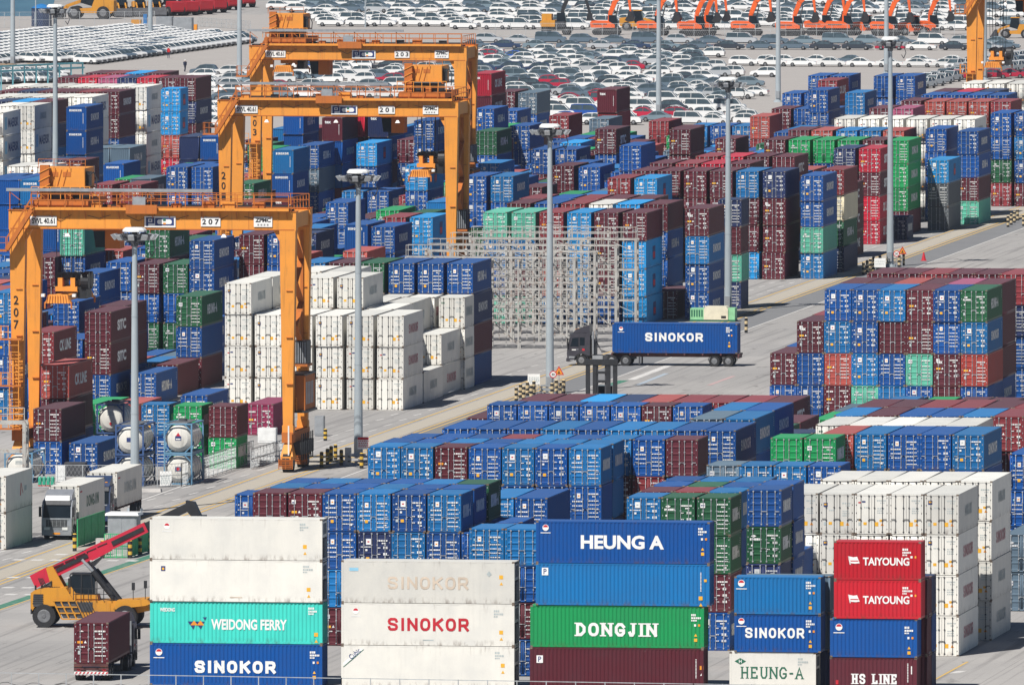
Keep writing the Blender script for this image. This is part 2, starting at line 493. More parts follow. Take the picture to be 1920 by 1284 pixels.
# behind the nearest crane beam
N_ = 'lane under nearest beam'
row(N_ + ', maroon near the leg', 72, 447, 3, 'MM', 40, 2.9, 2.84)
row(N_ + ', lower maroon near the leg', 58, 482, 3, 'MMG', 40, 2.9, 2.84)
row(N_ + ', mint doors', 118, 424, 4, 'mB', 40, 2.9, 2.84)
row(N_ + ', blue blank', 70, 415, 4, '!BB', 40, 2.9, 2.84)
row(N_ + ', lettered end behind spreader', 119, 462, 4, '!BBB', 40, 2.9, 2.84)
row(N_ + ', blue under the spreader', 100, 565, 3, 'BB', 40, 2.9, 2.84)
row(N_ + ', blue stack right of the spreader', 140, 512, 3, 'BB', 40, 2.9, 2.84)
row(N_ + ', faded red', 186, 470, 3, 'rM', 40, 2.9, 2.84)
row(N_ + ', blue doors with stickers', 197, 442, 4, 'BM', 40, 2.9, 2.84)
row(N_ + ', green over maroon', 262, 432, 4, 'GM', 40, 2.9, 2.84)
row(N_ + ', blue behind the mast', 255, 465, 3, 'BBB GB', 40, 2.9, 2.9)
row(N_ + ', blue doors right', 369, 447, 4, 'BBB', 40, 2.9, 2.9)
row(N_ + ', maroon right', 434, 470, 3, 'MB', 40, 2.9, 2.9)

# -- right hand lanes behind the frames
H_ = 'wall behind steel racks'
row(H_ + ', front row', 912, 396, 4, 'mbBm mbMm RMrb cccb MMMB Mccc', 40, 2.85, 2.86)
row(H_ + ', single maroon at the back', 1226, 545, 1, 'M', 40, 2.9)
row(H_ + ', second row', 936, 385, 4, 'M B R W c MBBB', 40, 2.85, 2.86)
row('red topped stack right of racks', 1285, 391, 4, 'MbBB', 40, 2.85)
row(H_ + ', third row', 975, 372, 4, 'R B R M M', 40, 2.85, 2.86)
row('sky blue tops right of racks', 1244, 375, 3, 'cB cB', 40, 2.85, 2.86)
row('navy topped stack right of racks', 1346, 374, 4, 'NMmN', 20, 2.85)
J_ = 'maroon row behind steel racks'
row(J_, 1185, 320, 4, 'M M MMMM MMMM bMMc NMMM', 40, 2.92, 2.85)
row('pair above the steel racks', 1140, 334, 4, 'RM cB', 40, 2.85, 2.84)
row('stack with mint box by the road', 1501, 329, 4, 'BBmb', 40, 2.8)
row('stack with cream box by the road', 1541, 318, 4, 'RYGN', 40, 2.8)
row('maroon lettered stack by the road', 1553, 345, 3, 'MMM', 40, 2.75)
row('crimson stack by the right mast', 1565, 278, 4, 'N XMXX', 40, 2.72, 2.8)
row('blue one on the ground by the right mast', 1661, 407, 1, 'N', 20, 2.6)
V_ = 'green topped row at right'
row(V_, 1433, 262, 4, 'M g g g M gggM', 40, 2.72, 2.85)
row(V_ + ', red roofs behind', 1478, 244, 4, 'M r b b r', 40, 2.72, 2.8)
row('sky blue one beside the green tower', 1739, 300, 3, 'cKK', 40, 2.72)
row('tall blue stack beside the green tower', 1737, 241, 4, 'BBBB', 40, 2.72)
row('white roofed row on the right', 1565, 222, 4, 'W W W W W WWWW', 40, 2.9, 2.84)
row('mixed stack before the white roofed row', 1796, 246, 4, 'BBMm', 40, 2.72)
row('blue stacks past the white roofed row', 1858, 212, 4, 'BBGR BbB', 40, 2.8, 2.84)
row('red row on the far right', 1734, 190, 4, 'rM rM rM RRb', 40, 2.8, 2.72)
row('blue tops on the far right', 1728, 178, 4, 'B B B B', 40, 2.8, 2.72)
row('maroon row on the far right', 1690, 189, 4, 'M', 40, 2.8, 2.72)
row('maroon and pink row on the far right', 1630, 203, 4, 'M p', 40, 2.8, 2.84)
row('white tops on the far right', 1805, 156, 4, 'W W W', 40, 2.8, 2.84)
row('dark red tops on the far right', 1750, 171, 4, 'M X N', 40, 2.8, 2.84)
U_ = 'blue cluster beside car park'
row(U_ + ', back', 1515, 142, 4, 'BB B - BB BB', 40, 2.8, 2.84)
row(U_ + ', red', 1534, 151, 4, 'RM', 40, 2.8, 2.84)
row(U_ + ', middle', 1520, 168, 4, 'BBB -', 40, 2.8, 2.84)
row(U_ + ', middle right', 1584, 174, 4, 'bBB', 40, 2.8, 2.84)
row(U_ + ', left', 1467, 175, 3, 'BB B', 40, 2.8, 2.84)
row(U_ + ', front', 1447, 204, 3, 'M B B', 40, 2.8, 2.84)
row(U_ + ', faded red', 1406, 218, 3, 'rR', 40, 2.8, 2.84)

Z_ = 'mixed lane before car park'
row(Z_ + ', slate', 972, 174, 3, 'SB', 40, 2.8, 2.84)
row(Z_ + ', maroon', 931, 172, 3, 'M', 40, 2.8, 2.84)
row(Z_ + ', dull red', 1030, 217, 3, 'RB', 40, 2.8, 2.84)
row(Z_ + ', blank maroon', 1112, 170, 4, '!MR', 40, 2.9, 2.84)
row(Z_ + ', pale slate', 1104, 223, 3, 'SB', 40, 2.8, 2.84)
row(Z_ + ', maroon doors', 1116, 242, 4, 'MBB', 40, 2.9, 2.84)
row(Z_ + ', red roof', 1216, 227, 3, 'RRB', 40, 2.9, 2.84)
row(Z_ + ', maroon right', 1255, 243, 4, 'MMB', 40, 2.9, 2.84)
row(Z_ + ', maroon far right', 1341, 260, 3, 'MB', 40, 2.9, 2.84)
row(Z_ + ', blue roofs', 1290, 236, 2, 'b B b', 40, 2.9, 2.84)
row(Z_ + ', lettered blue', 956, 236, 4, 'BBB', 40, 2.9, 2.84)
row(Z_ + ', blue pair', 996, 280, 3, 'BM B', 40, 2.9, 2.9)
row(Z_ + ', sky blue', 1050, 268, 3, 'cM', 40, 2.8, 2.84)
row(Z_ + ', blue lettered right', 1162, 273, 4, 'BBB', 40, 2.9, 2.84)
row(Z_ + ', red roofs', 1218, 306, 4, 'M RM XM MB', 40, 2.9, 2.88)
row(Z_ + ', crimson roofs', 1305, 293, 4, 'R X M M', 40, 2.9, 2.84)
row(Z_ + ', blue doors lower', 1085, 313, 3, 'BB', 40, 2.9, 2.84)
row(Z_ + ', maroon doors lower', 1036, 311, 3, 'MM', 40, 2.9, 2.84)
row(Z_ + ', maroon front', 975, 351, 3, 'MB', 40, 2.9, 2.84)
row(Z_ + ', blue front', 941, 335, 3, 'BB', 40, 2.9, 2.84)
# ---------------------------------------------------------------- rows -> single containers
# small moves that keep neighbouring rows from touching: (tiers, metres along the lane)
ROWFIX = {
 'green and red trio behind front blue block': (-1, 0.0),
 'lone tall stack right of the front blue block': (-1, 0.0),
 'dark low stack between the two blue blocks': (0, 4.5),
 'middle blue block, front row': (0, -0.5),
 'middle blue block, third row': (0, -1.0),
 'middle blue block, fourth row': (0, 4.5),
 'low dark blue stack by the white wall': (0, -1.5),
 'low white stack beside the slate fronted row': (-1, 0.0),
 'pair behind the bright green pair': (-1, 0.0),
 'right blue row before white roofs': (0, -1.0),
 'mixed row behind white roofs': (0, -0.5),
 'eight wide block, front row': (0, -0.5),
 'white block under near crane, front row': (0, -1.5),
 'white block under near crane, fourth row': (0, -0.5),
 'lane behind the tanks, tall row': (0, -7.0),
 'lane behind the tanks, lettered maroon row': (0, 3.5),
 'lane behind the tanks, blue stack': (0, 0.5),
 'lane behind the tanks, sky blue roofs': (-1, 0.0),
 'lane behind the tanks, faded red stack': (1, 1.5),
 'lane behind the tanks, far left': (0, 4.5),
 'far left block, blue blank ended pair': (0, 5.0),
 'lanes under far cranes, maroon top': (0, 2.5),
 'lanes under far cranes, navy blank ends': (0, 0.5),
 'lanes under far cranes, sky blue below the spreader': (1, 0.0),
 'lanes under far cranes, dark blue doors': (0, -4.0),
 'lanes under far cranes, navy right of the crane beam': (-1, 0.0),
 'lanes under far cranes, blue right of the far leg': (-1, 0.0),
 'lane under nearest beam, mint doors': (0, -1.5),
 'lane under nearest beam, lettered end behind spreader': (-1, 3.5),
 'lane under nearest beam, blue doors with stickers': (-1, 0.0),
 'lane under nearest beam, green over maroon': (0, 3.0),
 'lane under nearest beam, blue doors right': (0, -4.5),
 'wall behind steel racks, front row': (0, -2.0),
 'wall behind steel racks, second row': (0, 5.5),
 'sky blue tops right of racks': (-1, 0.0),
 'crimson stack by the right mast': (0, -0.5),
 'tall blue stack beside the green tower': (0, -1.0),
 'blue cluster beside car park, middle': (0, -2.0),
 'mixed lane before car park, blank maroon': (0, 4.0),
 'mixed lane before car park, lettered blue': (-1, 0.0)}

# the stacks nearest the camera stand broadside: words, x of the left end, y of the top edge, tiers, tier height, length, colours
FRONT = [
 ('front stack left of the gap', 281, 970, 4, 2.92, 40, 'WWtB', (0, 0, 0, 0)),
 ('front white stack', 640, 1050, 3, 2.95, 40, 'WWW', (0, 0, 0)),
 ('front blue and green stack', 1005, 976, 4, 2.93, 40, 'BbgM', (0, 0, -.4, -.42)),
 ('front short blue stack', 1377, 1080, 3, 2.63, 20, 'bBW', (0, 0, -.35)),
 ('front red stack', 1564, 1014, 4, 2.68, 20, 'TTBM', (0, 0, -.28, -.3)),
 ('maroon stack just behind the front red stack', 1572, 1084, 3, 2.68, 20, 'MMM', (0, 0, 0)),
 ('navy stack behind the front red stack', 1580, 1080, 3, 2.68, 20, 'NBN', (0, 0, 0)),
 ('slate stack between the two front short stacks', 1395, 1078, 3, 2.6, 20, 'SSN', (0, 0, 0)),
]

def stack(out, words, ri, ci, ncol, nn, cols, L, h, u, v, blank, rnd, along=False, du=None, filler=False):
    cols = list(cols)
    while len(cols) < nn:
        cols.append(cols[-1] if cols[-1] == 'W' else rnd.choice('BBBBbbMMMNRG'))
    for k in range(nn):
        out.append(dict(words=words, row=ri, col=ci, ncol=ncol, tier=k, n=nn, c=cols[k], L=LEN[L], h=h,
                        u=u + (du[k] if du else rnd.uniform(-.045, .045)), v=v + rnd.uniform(-.09, .09), z=(nn - 1 - k) * h,
                        blank=blank, along=along, filler=filler, px=0, side=0, front=0, roof=0))

def build_list():
    rnd = random.Random(7)
    out = []
    for i, (words, x, y, n, h, L, cols, du) in enumerate(FRONT):
        u, v = yard(x, y, n * h)
        if i == 3: v4 = v
        if i == 4: v5 = v
        if i < 5: pass
        elif i == 5: v = v5 + 2.75
        elif i == 6: v = v5 + 5.5
        else: v = v4 + 2.75
        stack(out, words, 1000 + i, 0, 1, n, cols, L, h, u, v, False, rnd, True, du)
    for ri, (words, x0, y, n, toks, L, h, pitch) in enumerate(ROWS):
        dn, dv = ROWFIX.get(words, (0, 0.0))
        n += dn
        u0, v0 = yard(x0, y, n * h)
        v0 += dv
        for ci, t in enumerate(toks):
            if t == '-':
                continue
            nn = n
            if ':' in t:
                a, t = t.split(':')
                nn = int(a)
            blank = t.startswith('!')
            stack(out, words, ri, ci, len(toks), nn, t.lstrip('!'), L, h, u0 + ci * pitch, v0, blank, rnd)
    return out

# parts of the lanes that the photograph shows packed with stacks, as ground outlines in the photograph
DENSE = [('low stack in packed lanes behind cranes', [(80, 500), (330, 410), (520, 380), (900, 345), (1180, 380), (1300, 420), (1180, 560), (930, 640), (560, 640), (330, 560), (60, 640)]),
         ('low stack in lane before car park', [(900, 390), (1100, 350), (1500, 350), (1640, 390), (1560, 470), (1400, 520), (1200, 470), (900, 420)]),
         ('low stack in the left lane', [(-40, 640), (100, 520), (330, 560), (420, 640), (400, 735), (240, 760), (60, 770), (-40, 800)]),
         ('low stack in the far left block', [(-60, 400), (250, 380), (360, 400), (300, 480), (-60, 520)]),
         ('low stack inside the near blue blocks', [(900, 1010), (1500, 960), (1540, 1090), (1000, 1150), (760, 1150)]),
         ('low stack inside the right block', [(1640, 700), (1960, 690), (1960, 1000), (1500, 1000)])]

def fill_gaps(cs):
    """packs the free places of the lanes with low stacks that hide nothing of the surveyed ones"""
    rnd = random.Random(21)
    ib, img = visibility(cs)
    vs = np.array([c['v'] for c in cs] + [0.0])
    occ = [(c['u'], c['v'], c['L'] if c['along'] else CW, CW if c['along'] else c['L']) for c in cs if c['tier'] == c['n'] - 1]
    new = []
    for wi, (words, pg) in enumerate(DENSE):
        pts = [yard(*p) for p in pg]
        us, ws = [p[0] for p in pts], [p[1] for p in pts]
        k = 0
        v = max(ws) - 13.0
        while v > min(ws):
            u = min(us)
            while u < max(us):
                cu, cv = u + 1.2, v + 1.0
                ins = False
                for i in range(len(pts)):
                    (ax, ay), (bx, by) = pts[i], pts[i - 1]
                    if (ay > cv) != (by > cv) and cu < (bx - ax) * (cv - ay) / (by - ay) + ax:
                        ins = not ins
                if ins:
                    free = all(min(u, o[0]) == o[0] and u >= o[0] + o[2] + .05 or o[0] >= u + CW + .05 or v >= o[1] + o[3] + .2 or o[1] >= v + 12.4 for o in occ)
                    if free:
                        for n in (3, 2, 1):
                            if n == 3 and rnd.random() < .35: continue
                            q = [project(u, v, 0), project(u + CW, v, 0), project(u + CW, v, n * 2.7), project(u + CW, v + 12.2, n * 2.7)]
                            x0, x1 = int(q[0][0] / 2), int(q[3][0] / 2) + 1
                            y0, y1 = int(q[3][1] / 2), int(q[0][1] / 2) + 1
                            sub = ib[max(y0, 0):max(y1, 0), max(x0, 0):max(x1, 0)]
                            if sub.size == 0:
                                continue
                            behind = (sub >= 0) & (vs[sub] > v)
                            if behind.mean() < .06:
                                b4 = len(new)
                                stack(new, words, 2000 + wi, k, 99, n, rnd.choice('BBBBbbMMMNRrGcSg'), 40, 2.7, u, v, False, rnd, filler=True)
                                occ.append((u, v, CW, 12.2))
                                k += 1
                                break
                u += 2.86
            v -= 13.0
    return cs + new

def overlaps(cs):
    st = {}
    for c in cs:
        k = (c['row'], c['col'])
        if c['tier'] == 0:
            st[k] = c
    L = list(st.values())
    rep = []
    for i in range(len(L)):
        a = L[i]
        for j in range(i + 1, len(L)):
            b = L[j]
            aw, al = (a['L'], CW) if a['along'] else (CW, a['L'])
            bw, bl = (b['L'], CW) if b['along'] else (CW, b['L'])
            du = min(a['u'] + aw, b['u'] + bw) - max(a['u'], b['u'])
            dv = min(a['v'] + al, b['v'] + bl) - max(a['v'], b['v'])
            if du > 0.05 and dv > 0.05:
                rep.append((round(du, 2), round(dv, 2), a['words'], a['col'], 'n', a['n'], '|', b['words'], b['col'], 'n', b['n']))
    rep.sort(key=lambda r: -min(r[0], r[1]))
    return rep

def visibility(cs, S=0.5):
    """how much of every container shows from the place the photograph was taken"""
    W, Hh = int(1920 * S), int(1284 * S)
    zb = np.full((Hh, W), 1e9)
    ib = np.full((Hh, W), -1, int)
    fb = np.zeros((Hh, W), int)
    order = sorted(range(len(cs)), key=lambda i: cs[i]['v'])
    for i in order:
        c = cs[i]
        u, v, z, L, h = c['u'], c['v'], c['z'], c['L'], c['h']
        w = CW
        if c.get('along'):
            w, L = c['L'], CW
        P = lambda a, b, q: project(u + a, v + b, z + q)
        quads = [(0, [P(0, 0, 0), P(w, 0, 0), P(w, 0, h), P(0, 0, h)], v),
                 (1, [P(w, 0, 0), P(w, L, 0), P(w, L, h), P(w, 0, h)], v + L * .5),
                 (2, [P(0, 0, h), P(w, 0, h), P(w, L, h), P(0, L, h)], v + L * .5)]
        for f, q, d in quads:
            q = np.array(q) * S
            x0, y0 = np.floor(q.min(0)).astype(int)
            x1, y1 = np.ceil(q.max(0)).astype(int) + 1
            x0, y0, x1, y1 = max(x0, 0), max(y0, 0), min(x1, W), min(y1, Hh)
            if x0 >= x1 or y0 >= y1:
                continue
            gx, gy = np.meshgrid(np.arange(x0, x1) + .5, np.arange(y0, y1) + .5)
            inside = np.ones(gx.shape, bool)
            for k in range(4):
                ax, ay = q[k]
                bx, by = q[(k + 1) % 4]
                inside &= ((bx - ax) * (gy - ay) - (by - ay) * (gx - ax)) <= 1e-6
            sub = zb[y0:y1, x0:x1]
            m = inside & (d < sub)
            sub[m] = d
            ib[y0:y1, x0:x1][m] = i
            fb[y0:y1, x0:x1][m] = f
    for c in cs:
        c['px'] = c['front'] = c['side'] = 0
    n = len(cs)
    for f, key in ((0, 'front'), (1, 'side'), (2, 'roof')):
        cnt = np.bincount(ib[(ib >= 0) & (fb == f)], minlength=n)
        for i, c in enumerate(cs):
            c[key] = int(cnt[i])
    for c in cs:
        c['px'] = c['front'] + c['side'] + c['roof']
    img = np.full((Hh, W, 3), 150, np.uint8)
    lut = np.array([[int(255 * (min(1, x * 1.05) ** .4545)) for x in PAL[c['c']]] for c in cs])
    sh = np.array([1.0, .45, 1.25])
    m = ib >= 0
    img[m] = np.clip(lut[ib[m]] * sh[fb[m]][:, None], 0, 255).astype(np.uint8)
    # outlines
    e = np.zeros((Hh, W), bool)
    key = ib * 3 + fb
    e[:, 1:] |= key[:, 1:] != key[:, :-1]
    e[1:, :] |= key[1:, :] != key[:-1, :]
    img[e] = (img[e] * .6).astype(np.uint8)
    return ib, img
# ---------------------------------------------------------------- materials
def new_mat(name):
    m = bpy.data.materials.new(name)
    m.use_nodes = True
    nt = m.node_tree
    nt.nodes.clear()
    out = nt.nodes.new('ShaderNodeOutputMaterial')
    p = nt.nodes.new('ShaderNodeBsdfPrincipled')
    nt.links.new(p.outputs[0], out.inputs[0])
    return m, nt, p

def N_(nt, t, **kw):
    n = nt.nodes.new(t)
    for k, v in kw.items():
        setattr(n, k, v)
    return n

def mixc(nt, fac, a, b, mode='MIX'):
    n = nt.nodes.new('ShaderNodeMix')
    n.data_type = 'RGBA'
    n.blend_type = mode
    for sock, val in ((n.inputs[0], fac), (n.inputs[6], a), (n.inputs[7], b)):
        if hasattr(val, 'is_linked') or hasattr(val, 'links'):
            nt.links.new(val, sock)
        else:
            sock.default_value = val if not isinstance(val, tuple) or len(val) == 4 else (*val, 1)
    return n.outputs[2]

def ramp(nt, src, a, b, lo=0.0, hi=1.0):
    n = nt.nodes.new('ShaderNodeMapRange')
    nt.links.new(src, n.inputs[0])
    n.inputs[1].default_value, n.inputs[2].default_value = a, b
    n.inputs[3].default_value, n.inputs[4].default_value = lo, hi
    return n.outputs[0]

def noise(nt, scale, detail=3.0, vec=None, stretch=None, rough=.55):
    n = nt.nodes.new('ShaderNodeTexNoise')
    n.inputs['Scale'].default_value = scale
    n.inputs['Detail'].default_value = detail
    n.inputs['Roughness'].default_value = rough
    if vec is not None:
        if stretch:
            mp = nt.nodes.new('ShaderNodeMapping')
            mp.inputs['Scale'].default_value = stretch
            nt.links.new(vec, mp.inputs[0])
            vec = mp.outputs[0]
        nt.links.new(vec, n.inputs['Vector'])
    return n.outputs[0]

def paint(name, base='object', fade=0.0, rough=.5, dirt=.35, rust=.5, spec=.2):
    """weathered paint; base is the object's own colour, the mesh's paint attribute, or a fixed colour"""
    m, nt, p = new_mat(name)
    tc = nt.nodes.new('ShaderNodeTexCoord')
    oi = nt.nodes.new('ShaderNodeObjectInfo')
    vec = tc.outputs['Object']
    add_ = nt.nodes.new('ShaderNodeVectorMath')
    mul_ = nt.nodes.new('ShaderNodeVectorMath'); mul_.operation = 'SCALE'
    nt.links.new(oi.outputs['Location'], mul_.inputs[0]); mul_.inputs[3].default_value = .37
    nt.links.new(vec, add_.inputs[0]); nt.links.new(mul_.outputs[0], add_.inputs[1])
    vec = add_.outputs[0]
    if base == 'object':
        c = oi.outputs['Color']
    elif base == 'paint':
        a = nt.nodes.new('ShaderNodeAttribute'); a.attribute_name = 'paint'
        c = a.outputs['Color']
    else:
        rg = nt.nodes.new('ShaderNodeRGB'); rg.outputs[0].default_value = (*base, 1)
        c = rg.outputs[0]
    if fade:
        c = mixc(nt, fade, c, (.28, .36, .42))
    big = noise(nt, .55, 3, vec)
    c = mixc(nt, ramp(nt, big, .35, .75, 0, 1), c, mixc(nt, .03, mixc(nt, 1.0, c, (.88, .89, .91), 'MULTIPLY'), (.25, .27, .29)))
    streak = noise(nt, 2.2, 4, vec, (1.6, 1.6, .16))
    c = mixc(nt, ramp(nt, streak, .55, .85, 0, dirt), c, (.06, .05, .045))
    if rust:
        sp = noise(nt, 5.5, 5, vec, (1, 1, .5), .7)
        c = mixc(nt, ramp(nt, sp, .69, .76, 0, rust), c, (.15, .055, .022))
    if base == 'object':
        sx = nt.nodes.new('ShaderNodeSeparateXYZ')
        nt.links.new(tc.outputs['Object'], sx.inputs[0])
        low = ramp(nt, sx.outputs[2], .05, .5, 1, 0)
        n3 = noise(nt, 3.2, 5, vec, (1, 1, .35), .65)
        mm = nt.nodes.new('ShaderNodeMath'); mm.operation = 'MULTIPLY'
        nt.links.new(low, mm.inputs[0]); nt.links.new(ramp(nt, n3, .48, .64, 0, .55), mm.inputs[1])
        c = mixc(nt, mm.outputs[0], c, (.10, .055, .035))
        hi = ramp(nt, sx.outputs[2], 2.15, 2.75, 0, 1)
        n4 = noise(nt, 3.5, 5, vec, (1, 1, .12), .65)
        m2 = nt.nodes.new('ShaderNodeMath'); m2.operation = 'MULTIPLY'
        nt.links.new(hi, m2.inputs[0]); nt.links.new(ramp(nt, n4, .58, .72, 0, .35), m2.inputs[1])
        c = mixc(nt, m2.outputs[0], c, (.13, .075, .045))
        sc = noise(nt, 1.1, 6, vec, (1, .5, 1.5), .75)
        c = mixc(nt, ramp(nt, sc, .68, .74, 0, .16), c, (.45, .46, .47))
    nt.links.new(c, p.inputs['Base Color'])
    p.inputs['Roughness'].default_value = rough
    p.inputs['Specular IOR Level'].default_value = spec
    return m

def plain(name, col, rough=.6, metal=0.0, var=.12, scale=1.5, spec=.4):
    m, nt, p = new_mat(name)
    tc = nt.nodes.new('ShaderNodeTexCoord')
    n = noise(nt, scale, 4, tc.outputs['Object'])
    c = mixc(nt, ramp(nt, n, .3, .7, 0, 1), tuple(x * (1 - var) for x in col), tuple(min(1, x * (1 + var)) for x in col))
    nt.links.new(c, p.inputs['Base Color'])
    p.inputs['Roughness'].default_value = rough
    p.inputs['Metallic'].default_value = metal
    p.inputs['Specular IOR Level'].default_value = spec
    return m

def rusty(name, col):
    m, nt, p = new_mat(name)
    tc = nt.nodes.new('ShaderNodeTexCoord')
    n = noise(nt, 2.6, 5, tc.outputs['Object'], (1, 1, .7), .65)
    c = mixc(nt, ramp(nt, n, .53, .66, 0, .8), col, (.22, .085, .035))
    n2 = noise(nt, .5, 3, tc.outputs['Object'])
    c = mixc(nt, ramp(nt, n2, .35, .7, 0, .5), c, (.20, .20, .20))
    nt.links.new(c, p.inputs['Base Color'])
    p.inputs['Roughness'].default_value = .75
    return m

M = {}
M['palered'] = plain('faded red lettering', (.50, .20, .22), .7, 0, .15)
M['paint'] = paint('container paint', dirt=.08)
M['roof'] = paint('container roof paint', fade=.15, dirt=.15, rust=.35, rough=.9, spec=0.0)
M['paint_mass'] = paint('container paint in the mass', 'paint', dirt=.16)
M['roof_mass'] = paint('container roof paint in the mass', 'paint', fade=.15, dirt=.15, rust=.35, rough=.9, spec=0.0)
M['casting'] = plain('corner casting', (.17, .13, .10), .7, 0, .5, 9)
M['bar'] = plain('galvanised bar', (.42, .44, .46), .45, .2, .25, 4)
M['gasket'] = plain('dark rubber', (.045, .045, .05), .8)
M['white'] = plain('white lettering', (.80, .80, .78), .6, 0, .06)
M['cream'] = plain('worn pale lettering', (.60, .50, .40), .7, 0, .15)
M['whitedull'] = plain('faded white lettering', (.58, .59, .60), .6, 0, .12)
M['yellow'] = plain('yellow sticker', (.80, .42, .03), .6, 0, .1)
M['amber'] = plain('orange sticker', (.75, .28, .02), .6, 0, .1)
M['red'] = plain('red lettering', (.50, .016, .03), .6, 0, .1)
M['navyink'] = plain('navy lettering', (.02, .04, .16), .6, 0, .1)
M['greenink'] = plain('green lettering', (.02, .13, .075), .6, 0, .1)
M['paleink'] = plain('washed out lettering', (.42, .47, .47), .7, 0, .15)
M['skyink'] = plain('pale blue lettering', (.25, .50, .66), .6, 0, .1)
M['blackink'] = plain('black lettering', (.015, .015, .018), .6, 0, .1)
M['grille'] = plain('cooling unit grille', (.12, .13, .14), .6, .2, .3, 5)
M['glass'] = plain('dark glass', (.012, .018, .025), .06, 0, .2, 1.0, .12)
M['tyre'] = plain('tyre rubber', (.022, .022, .024), .85)
M['rim'] = plain('wheel rim', (.20, .205, .215), .5, .3, .3)
M['carglass'] = plain('car glass', (.05, .075, .09), .12, 0, .3, 1.0, .6)
M['black'] = plain('black steel', (.022, .023, .026), .5, 0, .3)
M['dark'] = plain('dark grey steel', (.06, .062, .07), .5, 0, .3)
M['steel'] = plain('grey steel', (.33, .35, .37), .5, .3, .15)
M['mast'] = paint('galvanised mast', (.38, .43, .46), 0, .45, .25, .15)
M['lampwhite'] = plain('white lamp hood', (.72, .73, .72), .5)
M['crane'] = paint('orange crane paint', (.80, .315, .052), 0, .55, .45, .6)
M['craneold'] = paint('weathered orange crane paint', (.52, .155, .03), 0, .65, .6, .8)
M['rack'] = rusty('rusty white steel', (.47, .46, .43))
M['stacker'] = paint('yellow machine paint', (.60, .27, .032), 0, .5, .6, .6)
M['boomred'] = paint('red boom paint', (.56, .025, .055), 0, .45, .3, .1)
M['orange'] = paint('orange excavator paint', (.80, .13, .025), 0, .5, .3, .1)
M['redpaint'] = paint('red machine paint', (.42, .02, .03), 0, .5, .3, .1)
M['truckdark'] = plain('charcoal truck paint', (.05, .048, .06), .35, 0, .15)
M['trucksilver'] = plain('silver truck paint', (.36, .38, .41), .3, .4, .12)
M['trucknavy'] = plain('navy truck paint', (.03, .05, .11), .35, 0, .12)
M['chassis'] = plain('trailer chassis', (.10, .035, .035), .7, 0, .4)
M['greennet'] = plain('green net fence', (.04, .36, .14), .7, 0, .2)
M['palegreen'] = plain('pale green paint', (.25, .55, .30), .6, 0, .15)
M['conc'] = plain('pale concrete', (.46, .44, .42), .9, 0, .15, 2)
M['tank'] = paint('white tank shell', (.70, .68, .62), 0, .45, .5, .3)
M['tankframe'] = paint('blue tank frame', (.05, .10, .24), 0, .5, .4, .4)
M['tankframe2'] = paint('light blue tank frame', (.13, .28, .42), 0, .5, .4, .4)
M['skin'] = plain('skin', (.45, .27, .19), .6)
M['vest'] = plain('red vest', (.62, .03, .03), .8)
M['cloth'] = plain('dark work clothes', (.03, .035, .07), .9)
M['wire'] = plain('galvanised fence wire', (.45, .47, .48), .5, .3, .2)
M['planks'] = plain('weathered wood', (.30, .22, .15), .8, 0, .3, 3)
M['bluepaint'] = plain('blue tank paint', (.02, .16, .42), .5, 0, .2)
M['cyanpipe'] = plain('light blue steel', (.16, .46, .52), .5, 0, .15)
# ---------------------------------------------------------------- ground, water, markings
def ground_mat():
    m, nt, p = new_mat('concrete yard')
    tc = nt.nodes.new('ShaderNodeTexCoord')
    v = tc.outputs['Object']
    big = noise(nt, .02, 4, v)
    mid = noise(nt, .16, 5, v, (1, .35, 1))
    fine = noise(nt, 2.5, 4, v)
    c = mixc(nt, ramp(nt, big, .35, .68), (.30, .292, .285), (.385, .372, .36))
    c = mixc(nt, ramp(nt, mid, .45, .75, 0, .45), c, (.24, .235, .235))
    stain = noise(nt, .35, 6, v, (1, .3, 1), .65)
    c = mixc(nt, ramp(nt, stain, .60, .70, 0, .55), c, (.12, .115, .115))
    c = mixc(nt, ramp(nt, fine, .3, .75, 0, .18), c, (.50, .49, .47))
    tyre = noise(nt, .9, 3, v, (1.6, .02, 1), .6)
    c = mixc(nt, ramp(nt, tyre, .52, .66, 0, .5), c, (.17, .165, .165))
    patch = nt.nodes.new('ShaderNodeTexVoronoi'); patch.inputs['Scale'].default_value = .045
    nt.links.new(v, patch.inputs['Vector'])
    pc = nt.nodes.new('ShaderNodeSeparateColor'); nt.links.new(patch.outputs['Color'], pc.inputs[0])
    c = mixc(nt, ramp(nt, pc.outputs[0], .55, .9, 0, .25), c, (.22, .22, .225))
    oil = noise(nt, .55, 4, v, (1, .22, 1), .6)
    c = mixc(nt, ramp(nt, oil, .66, .72, 0, .7), c, (.07, .068, .07))
    br = nt.nodes.new('ShaderNodeTexBrick')
    nt.links.new(v, br.inputs[0])
    br.inputs['Scale'].default_value = 1.0
    br.inputs['Mortar Size'].default_value = .05
    br.inputs['Brick Width'].default_value = 7.0
    br.inputs['Row Height'].default_value = 9.0
    br.offset = 0.0
    br.inputs[1].default_value = br.inputs[2].default_value = (0, 0, 0, 1)
    br.inputs[3].default_value = (1, 1, 1, 1)
    c = mixc(nt, ramp(nt, br.outputs[1], 0, 1, 0, .35), c, (.15, .145, .14))
    nt.links.new(c, p.inputs['Base Color'])
    p.inputs['Roughness'].default_value = 1.0
    p.inputs['Specular IOR Level'].default_value = 0.0
    return m

